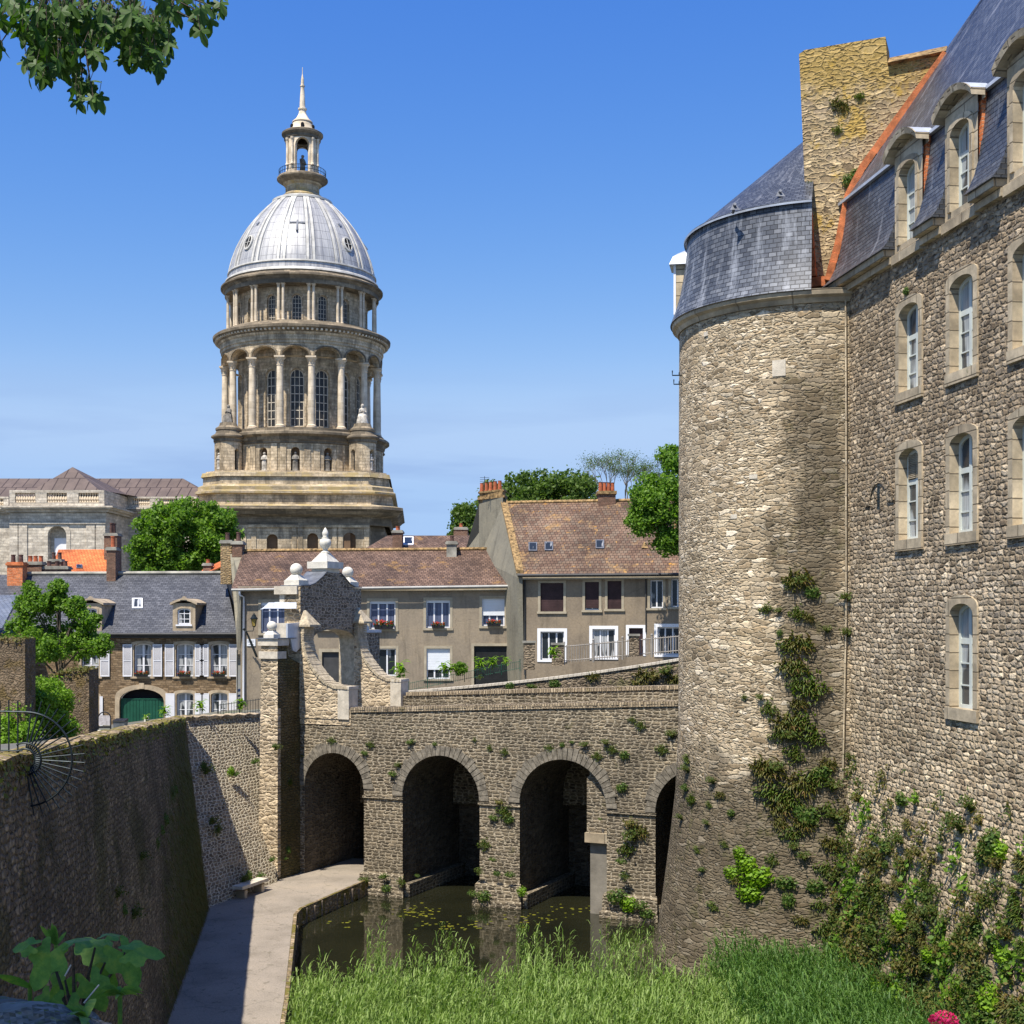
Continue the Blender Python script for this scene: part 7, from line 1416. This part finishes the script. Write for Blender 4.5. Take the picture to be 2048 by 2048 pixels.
# weeds along the top of walls near the street
def mk_street(n=34):
    V = []; B = NR.normal(size=(n, 3))*np.array([.06, .06, .15])+np.array([0, 0, .35]); D = np.stack([NR.normal(size=n), NR.normal(size=n), np.zeros(n)], 1); return quads_mesh('street_plant', np.concatenate([strips2(B, D, NR.uniform(.3, .6, n), .055, .8, NR.uniform(.4, 1.1, n), NR.uniform(.5, 1.1, n), 4), strips2(np.zeros((5, 3)), NR.normal(size=(5, 3)), .6, .02, .08, 1., 0., 2)]), M['leafyellow'])
sp0 = mk_street(); first_sp = True
for px, py, Yd, s, lab in ((800, 1362, 66.6, 1.5, 'yellow green broad leaved plant just right of the rear curved buttress'), (888, 1352, 67, 1.1, 'yellow green plant before the white roller shuttered ground window, left one'), (902, 1350, 67, .9, 'low yellow green plant between the ground window and the round bush'), (960, 1344, 67, 1.1, 'yellow green plant in front of the black garage door, left one'), (985, 1340, 67, 1.0, 'yellow green plant in front of the black garage door, right one'), (1108, 1322, 67, 1.1, 'yellow green plant beside the stone pillar of the grey railing'), (1012, 1334, 67, .8, 'small plant before the drainpipe joining the two rendered houses'), (330, 1438, 54.6, .8, 'leafy plant on the moat wall in front of the white shutter by the carriage door'), (400, 1428, 56, .9, 'yellow green plant on the wall top below the lower right shuttered window'), (482, 1425, 58, .9, 'plant beside the black railing left of the gateway pier'), (293, 1446, 54.4, .55, 'small plant with a pale post before the green carriage door')):
    o = sp0 if first_sp else sp0.copy()
    if not first_sp: COL.objects.link(o)
    first_sp = False; o.location = at(px, py, Yd); o.scale = (s, s, s); o.rotation_euler.z = RN.uniform(0, 6); tag(o, lab, 'plant', 'street plants along the moat')
t = thing('round_bush', 'small rounded dark green bush by the roller shuttered ground window', 'bush', tuple(at(921, 1350, 67.2))); P, N = crown_points(tuple(at(921, 1337, 67.2)), .28, .25, .35, 22, .16, 60); quads_mesh('foliage', leaf_quads(P, N, .045, .6), M['leaf'], t); b = MB(); b.tube([at(921, 1352, 67.2), at(921, 1338, 67.2)], .03, 6); b.build('stem', M['bark'], t)
# ================================================================ SMALL THINGS
# stakes along the path edge
st0 = None; k = 0
for a, b_ in zip(edge[1:], edge[2:]):
    a = Vector((*a, 0)); b_ = Vector((*b_, 0)); d = b_-a; n = Vector((d.y, -d.x, 0)).normalized(); m = max(1, int(d.length/.62))
    for i in range(m):
        if d.length < 1.5: continue
        p = a+d*(i+.5)/m+n*.10; p.z = ZW-.4
        if st0 is None:
            s = MB(); s.lathe((0, 0, 0), [(.075, 0), (.07, .86), (.06, .9), (0, .91)], 9); o = st0 = s.build('wooden_stake', M['wood'])
        else: o = st0.copy(); COL.objects.link(o)
        o.location = p; o.rotation_euler = (RN.uniform(-.06, .06), RN.uniform(-.06, .06), RN.uniform(0, 6)); o.scale = (1, 1, RN.uniform(.9, 1.12)); tag(o, 'weathered round wooden stake in the water along the path edge', 'stake', 'stakes along the path edge')
# stone bench
bd = Vector((.36, .93, 0)).normalized(); bx = Vector((bd.y, -bd.x, 0)); bp = Vector((-10.25, 52.9, ZP)); FBn = lambda u, v, d=0: bp+bd*u-bx*d*-1+Vector((0, 0, v))
t = thing('stone_bench', 'rough stone bench on the path at the foot of the sunlit rubble wall', 'bench', tuple(bp)); 
b = MB(); b.boxf(FBn, -.95, .95, .38, .5, -.24, .24); b.build('seat', M['palestone'], t)
for u in (-.62, .62): b = MB(); b.boxf(FBn, u-.1, u+.1, 0, .379, -.19, .19); b.build('leg', M['surround'], t)
# iron fan guarding the wall top
fc = at(50, 1518, 22.56); t = thing('iron_fan_guard', 'semicircular spiked iron fan on the edge of the left moat wall', 'fan guard', tuple(fc))
def pol(a, r, dy=0): return fc+Vector((math.cos(rad(a))*r, dy, math.sin(rad(a))*r))
for i in range(22):
    a = -98+8.6*i; b = MB(); r1 = 1.0 if -60 < a < 75 else .96; b.tube([pol(a, .17), pol(a, r1)], [.015, .011], 6); b.build('spoke', M['irongrey'], t)
b = MB(); b.tube([pol(a, .27, -.012) for a in range(-120, 121, 8)], .017, 6); b.build('inner_hoop', M['irongrey'], t)
b = MB(); b.tube([pol(a, .79, -.012) for a in range(-88, 96, 5)]+[fc+Vector((-.5, -.012, .80))], .018, 6); b.build('outer_hoop', M['irongrey'], t)
b = MB(); b.tube([pol(a, .17) for a in range(-170, 171, 10)], .02, 6); b.build('hub', M['irongrey'], t)
b = MB(); b.tube([fc+Vector((-.12, 0, -.2)), fc+Vector((-.12, 0, -1.0))], .022, 6); b.build('post', M['iron'], t)
for x in (-.12, -.27, -.42, -.57): b = MB(); b.tube([fc+Vector((x, 0, .05)), fc+Vector((x, 0, .98))], .013, 6); b.build('bar', M['irongrey'], t)
b = MB(); b.tube([fc+Vector((-.04, -.01, .14)), fc+Vector((-.7, -.01, .14))], .012, 6); b.build('rail', M['irongrey'], t)
# street lamp on the long house, street sign
lantern(at(508, 1252, Y2-1.0), 1.0, 'wall mounted amber street lantern on a curved bracket beside the white drainpipe', False)
t = thing('street_sign', 'small white street name plate between the drainpipe and the lantern bracket', 'sign', tuple(at(502, 1285, Y2-.05)))
b = MB(); u0, u1, v0, v1 = UX(494, Y2), UX(511, Y2), ZY(1292, Y2), ZY(1278, Y2); b.boxf(F2, u0, u1, v0, v1, -.05, -.001); b.build('plate', M['signwhite'], t)
b = MB(); rr = random.Random(3); u = u0+.06
while u < u1-.09:
    w = rr.uniform(.02, .04); b.boxf(F2, u, u+w*.45, v0+.22, v1-.08, -.056, -.05)
    if rr.random() < .7: b.boxf(F2, u+w*.45, u+w, *((v0+.22, v0+.25) if rr.random() < .5 else (v1-.11, v1-.08)), -.056, -.05)
    u += w+.022
b.boxf(F2, u0+.1, u1-.1, v0+.08, v0+.1, -.056, -.05); b.build('lettering', M['signink'], t)
# notice board, bin
nb = at(209, 1472, 72); t = thing('notice_board', 'black arched notice board standing before the lower left window of the stone house', 'notice board', tuple(nb))
b = MB(); b.tube([nb+Vector((-.33, 0, 0)), nb+Vector((-.33, 0, .95))]+[nb+Vector((-.33*math.cos(rad(a)), 0, .95+.33*math.sin(rad(a)))) for a in range(20, 180, 20)]+[nb+Vector((.33, 0, .95)), nb+Vector((.33, 0, 0))], .035, 6); b.build('frame', M['black'], t)
b = MB(); b.box(nb.x-.3, nb.x+.3, nb.y-.02, nb.y+.02, nb.z+.58, nb.z+1.1); b.build('notice', M['paper'], t); b = MB(); b.box(nb.x-.3, nb.x+.3, nb.y-.025, nb.y+.025, nb.z+.42, nb.z+.53); b.build('rail', M['black'], t)
wb = at(241, 1474, 74); t = thing('wheeled_bin', 'dark wheeled rubbish bin by the left side of the green carriage door', 'bin', tuple(wb)); b = MB(); b.hexa([wb+Vector(p) for p in ((-.25, -.25, 0), (.25, -.25, 0), (.32, -.33, .85), (-.32, -.33, .85), (-.25, .25, 0), (.25, .25, 0), (.32, .33, .85), (-.32, .33, .85))]); b.build('body', M['lead'], t)
b = MB(); b.hexa([wb+Vector(p) for p in ((-.34, -.36, .852), (.34, -.36, .852), (.34, -.34, .92), (-.34, -.34, .92), (-.34, .36, .852), (.34, .36, .852), (.34, .34, 1.0), (-.34, .34, 1.0))]); b.build('lid', M['black'], t)
for px, py, Y, lab in ((199, 1478, 60, 'short pale stone bollard below the black notice board'), (293, 1452, 56, 'pale stone bollard with a plant, before the green carriage door')):
    b = MB(); b.lathe(at(px, py, Y), [(0, 0), (.11, 0), (.10, .34), (.07, .4), (0, .41)], 12); tag(b.build('bollard', M['whitestone'], None, tuple(at(px, py, Y))), lab, 'bollard', 'stone bollards')
# railings
def railing(name, p0, p1, h, n, mat, label, r=.012, posts=2):
    p0 = Vector(p0); p1 = Vector(p1); t = thing(name, label, 'railing', tuple(p0))
    for f in (.12, .92): b = MB(); b.tube([p0+Vector((0, 0, h*f)), p1+Vector((0, 0, h*f))], r*1.3, 5); b.build('rail', M[mat], t)
    b = MB()
    for k in range(n+1): q = p0.lerp(p1, k/n); b.tube([q, q+Vector((0, 0, h))], r, 5)
    tag(b.build('bars', M[mat], t), kind='stuff' if n > 100 else None)
    for k in range(posts+1): q = p0.lerp(p1, k/posts); b = MB(); b.tube([q-Vector((0, 0, .1)), q+Vector((0, 0, h*1.12))], r*2.6, 6); b.ball(q+Vector((0, 0, h*1.14)), r*3.2, 5); b.build('post', M[mat], t)
    return t
railing('black_railing', at(436, 1436, 60), at(522, 1424, 60), .62, 16, 'iron', 'black iron railing behind the sunlit wall, left of the gateway pier')
railing('mesh_fence', at(818, 1382, 67.6), at(1040, 1338, 67.6), .42, 60, 'greendoor', 'thin dark green fence along the top of the retaining wall', .008, 6)
railing('garden_railing', at(1128, 1326, 70), at(1362, 1305, 70), .92, 46, 'greywood', 'grey baluster railing in front of the taller house, left of the tower', .022, 4)
pp = None
for px0, px1, y0, y1, Y, lab in ((1047, 1070, 1282, 1340, 69, 'rubble stone gate pillar at the corner where the two rendered houses meet'), (1104, 1128, 1286, 1332, 69, 'rubble stone gate pillar at the left end of the grey railing'), (1259, 1278, 1268, 1312, 69.6, 'stone pillar behind the grey railing by the small brown door')):
    b = MB(); b.box(UX(px0, Y), UX(px1, Y), Y, Y+.5, ZY(y1, Y), ZY(y0+4, Y)); o = tag(b.build('gate_pillar', M['retain'], None, tuple(at((px0+px1)/2, y1, Y))), lab, 'pillar', 'stone gate pillars'); b = MB(); b.box(UX(px0, Y)-.05, UX(px1, Y)+.05, Y-.05, Y+.55, ZY(y0+4, Y), ZY(y0, Y)); b.build('cap', M['cement'], o)
# ================================================================ NEAR THE CAMERA
mb = MB(); mb.box(-7, 6, -4, 4.02, -3.2, -1.30); tag(mb.build('rampart', M['moatwall'], None, (0, 0, -3.2)), 'rough stone rampart top under the viewpoint, below the bottom edge', 'wall')
rk = MB()
def boulder(c, r, sq_=(1, 1, .6), n=10):
    from mathutils import noise as mn
    c = Vector(c); bm = bmesh.new(); bmesh.ops.create_icosphere(bm, subdivisions=5, radius=1.0); base = len(rk.v)
    for f in bm.faces:
        pts = []
        for v in f.verts:
            p = v.co; k = 1+.20*mn.noise(p*1.6+c)+.07*mn.noise(p*5+c)+.03*mn.noise(p*14); k = min(k, 1.08); pts.append(c+Vector((p.x*sq_[0], p.y*sq_[1], p.z*sq_[2]))*r*k)
        rk.face(pts, None, False)
    bm.free()
rocktex = masonry('rampart_rock', [(.10, .105, .11), (.17, .17, .175), (.24, .24, .245)], (.08, .08, .07), .5, .5, bump=.01, dirt=.4, moss=(6, .56, .8, (.10, .12, .015)))
boulder(at(62, 2100, 3.3), .175, (1.15, .8, .62), 24); o = tag(rk.build('rampart_stone', M['rocktex'] if 'rocktex' in M else rocktex, None, tuple(at(55, 2140, 3.3))), 'grey mossy stone at the bottom left corner of the picture', 'stone', 'stones on the rampart')
rk = MB(); boulder(at(0, 2035, 3.7), .10, (1.3, .9, .5), 20); tag(rk.build('rampart_stone', rocktex, None, tuple(at(10, 2060, 3.7))), 'smaller pale stone behind the corner stone at the far left bottom', 'stone', 'stones on the rampart')
# broad leaved weed
def leafpoly(mb, c, r, up, nrm, lobes=5, notch=.35, fold=.18, tipk=1.0, long=1.0):
    c = Vector(c); nrm = Vector(nrm).normalized(); up = Vector(up); up = (up-nrm*up.dot(nrm)).normalized(); sd = up.cross(nrm); pts = []
    N_ = lobes*6
    for i in range(N_+1):
        th = -math.pi*.86+2*math.pi*.86*i/N_; k = abs(math.sin(lobes*th/2*1.0+math.pi/2)) if lobes > 1 else 1; rr = r*(1-notch+notch*k)*(1-.25*abs(th)/math.pi)*(1+(tipk-1)*max(0, math.cos(th))**4)
        rr *= 1+.05*(i % 2); x = math.sin(th)*rr; y = math.cos(th)*rr*long; pts.append(c+sd*x+up*y-nrm*(fold*abs(x)*1.2+.35*max(0, y)**2/r))
    for a, b in zip(pts, pts[1:]): mb.face([c, a, b])
pl = thing('broadleaf_weed', 'large soft leaved green weed in the shade at the bottom left', 'plant', tuple(at(150, 2100, 3.6)))
for px, py, r, up, nr in ((100, 1905, .068, (-.3, 0, -.8), (.2, -.8, .55)), (185, 1890, .075, (.9, -.2, -.25), (.1, -.45, .9)), (150, 1885, .055, (.1, .5, .2), (0, -.4, .9)), (245, 1905, .072, (.5, -.1, -.7), (.45, -.75, .5)), (205, 1925, .062, (.3, -.3, -.8), (-.1, -.85, .5)), (265, 1900, .06, (.9, .1, .3), (.1, -.6, .8)), (60, 1890, .04, (-1, 0, .1), (0, -.7, .7)), (130, 1960, .055, (-.5, 0, -.8), (.1, -.9, .3)), (180, 1965, .06, (.4, 0, -.9), (0, -.95, .3)), (100, 2000, .055, (-.3, 0, -.9), (.2, -.9, .3)), (215, 1870, .04, (.4, .6, .1), (0, -.3, 1)), (130, 2020, .07, (.2, 0, -1), (-.1, -.9, .3))):
    b = MB(); leafpoly(b, at(px, py, 3.6+RN.uniform(-.15, .15)), r*.86, up, nr, 5, .40, .3, 1.5); b.build('leaf', M['bigleaf'], pl)
b = MB(); root = at(150, 2110, 3.6)
for px, py in ((145, 1890), (100, 1905), (250, 1905), (190, 1895), (130, 1960), (210, 1925)): b.tube([root, root.lerp(at(px, py, 3.6), .55)+Vector((0, 0, .03)), at(px, py, 3.6)], [.007, .005, .003], 5)
b.build('stem', M['bark'], pl)
def spiky(px, py, Y, s, label, n=14, bent=.5, spread=.9):
    base = at(px, py, Y); t = thing('spiky_weed', label, 'plant', tuple(base), 'narrow leaved weeds at the bottom left')
    b = MB(); b.tube([base+Vector((0, 0, -.30)), base], .006, 6); b.build('stem', M['bigleaf'], t)
    for i in range(n):
        a = RN.uniform(0, 6.28); el = RN.uniform(.35, 1.3); L = s*RN.uniform(.6, 1.1); d = Vector((math.cos(a)*spread, math.sin(a)*spread, el)).normalized(); sd = d.cross(Vector((0, 1, .2))).normalized(); b = MB(); pr = None
        for q in range(7):
            f = q/6; w = L*.11*math.sin(math.pi*min(1, f*.9+.1))**.8; p = base+d*L*f-Vector((0, 0, 1))*bent*L*f*f*.6; cur_ = (p-sd*w, p+sd*w)
            if pr: b.face([pr[0], pr[1], cur_[1], cur_[0]])
            pr = cur_
        b.build('leaf', M['bigleaf'], t)
    return t
spiky(112, 1890, 3.75, .07, 'pale green upright leaf cluster rising behind the broad leaves', 9, .1, .45); spiky(240, 1990, 3.45, .085, 'grey green spiky weed to the right of the broad leaved weed', 18, .9); spiky(170, 2040, 3.3, .12, 'drooping narrow leaved weed at the very bottom beside the corner stone', 12, .8); spiky(60, 1975, 3.7, .13, 'narrow leaf shoot reaching left above the corner stone', 4, .2, 1.2)
b = MB(); b.tube([at(168, 2006, 3.4), at(198, 1970, 3.4)], .0022, 5); b.tube([at(130, 1952, 3.4), at(142, 1930, 3.4)], .0022, 5); b.build('dry_straw', M['palestone'], pl)
# red valerian
fl = thing('valerian_flower', 'deep pink domed flower head poking in at the bottom right', 'flower', tuple(at(1890, 2240, 3.8))); n = 420; D = unit(NR.normal(size=(n, 3))); D[:, 2] = np.abs(D[:, 2])-.25; C = np.array(tuple(at(1888, 2042, 3.8)))+D*np.array([.042, .042, .036])*NR.uniform(.75, 1.05, (n, 1)); quads_mesh('petals', leaf_quads(C, D+NR.normal(size=(n, 3))*.8, .0052, .55), M['pinkflower'], fl)
b = MB(); b.tube([at(1888, 2045, 3.8), at(1890, 2140, 3.8), at(1890, 2240, 3.8)], .004, 6)
for k in range(26): d = Vector((RN.uniform(-1, 1), RN.uniform(-1, 1), RN.uniform(.2, 1))).normalized(); b.tube([at(1888, 2075, 3.8), Vector(at(1888, 2045, 3.8))+d*.033], .0016, 4)
b.build('stem', M['bigleaf'], fl)
# overhanging sycamore: limb from a trunk out of the picture on the left
tr = thing('overhanging_sycamore', 'dark leafy sycamore branch hanging into the top left corner', 'tree', (-6.2, 2.2, -2))
b = MB(); b.tube([(-6.2, 2.2, -2), (-6.1, 2.3, 2.5), (-5.6, 3.2, 6.5)], [.3, .25, .18], 12); b.tube([(-6.0, 2.5, 3.5), (-4.6, 5.0, 4.8), (-3.0, 6.6, 4.4), tuple(at(130, -60, 7.2))], [.12, .07, .04, .018], 8); b.build('trunk', M['bark'], tr)
BP = at(130, -60, 7.2); b = MB(); blobs = [(60, 40, 38, 38, 34), (110, 60, 48, 50, 62), (150, 25, 45, 26, 34), (120, 115, 34, 26, 24), (65, 115, 18, 22, 7), (60, 150, 10, 8, 2), (165, 165, 22, 16, 9), (185, 195, 16, 12, 6), (155, 200, 8, 10, 3), (90, 155, 12, 12, 4), (240, 45, 38, 34, 38), (290, 60, 40, 34, 40), (315, 80, 26, 30, 18), (270, 115, 38, 18, 14), (310, 125, 14, 12, 5), (230, 15, 40, 14, 16), (345, 15, 24, 16, 9), (400, 25, 14, 20, 6), (408, 50, 12, 12, 4), (440, 18, 12, 14, 3), (4, 45, 8, 6, 3), (2, 85, 4, 10, 2), (20, 5, 24, 10, 6), (180, 90, 22, 24, 12), (100, -60, 200, 50, 60), (350, -50, 100, 35, 25)]
lf = MB(); ends = []
for px, py, sx_, sy_, n in blobs:
    c = at(px, py, 7.2); b.tube([BP+Vector((RN.uniform(-.1, .2), 0, .1)), BP.lerp(c, .55)+Vector((RN.uniform(-.05, .05), 0, .05)), c], [.010, .007, .003], 5)
    for k in range(int(n*1.35)):
        x = px+RN.uniform(-1, 1)*sx_; y = py+RN.uniform(-1, 1)*sy_; p = at(x, y, 7.2+RN.uniform(-.5, .5)); nr = Vector((RN.gauss(0, .6), -abs(RN.gauss(0, .8))-.15, RN.gauss(.35, .5)))
        leafpoly(lf, p, RN.uniform(.040, .062), (RN.gauss(.15, .45), RN.gauss(0, .3), -1), nr, 5, .66, .15, 1.4); b.tube([p, p+Vector((RN.uniform(-.03, .03), .02, .09))], .0015, 4)
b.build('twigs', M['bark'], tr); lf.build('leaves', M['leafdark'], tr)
P, N = crown_points((-4.2, 1.6, 6.2), 3.0, 2.6, 1.5, 60, .7, 90); P2, N2 = crown_points((-2.3, 1.4, 4.1), 1.1, 1.0, .6, 26, .4, 80); quads_mesh('upper_leaves', leaf_quads(np.concatenate([P, P2]), np.concatenate([N, N2]), .085, .7), M['leafdark'], tr)  # unseen crown above the view, added to shade the foreground plants
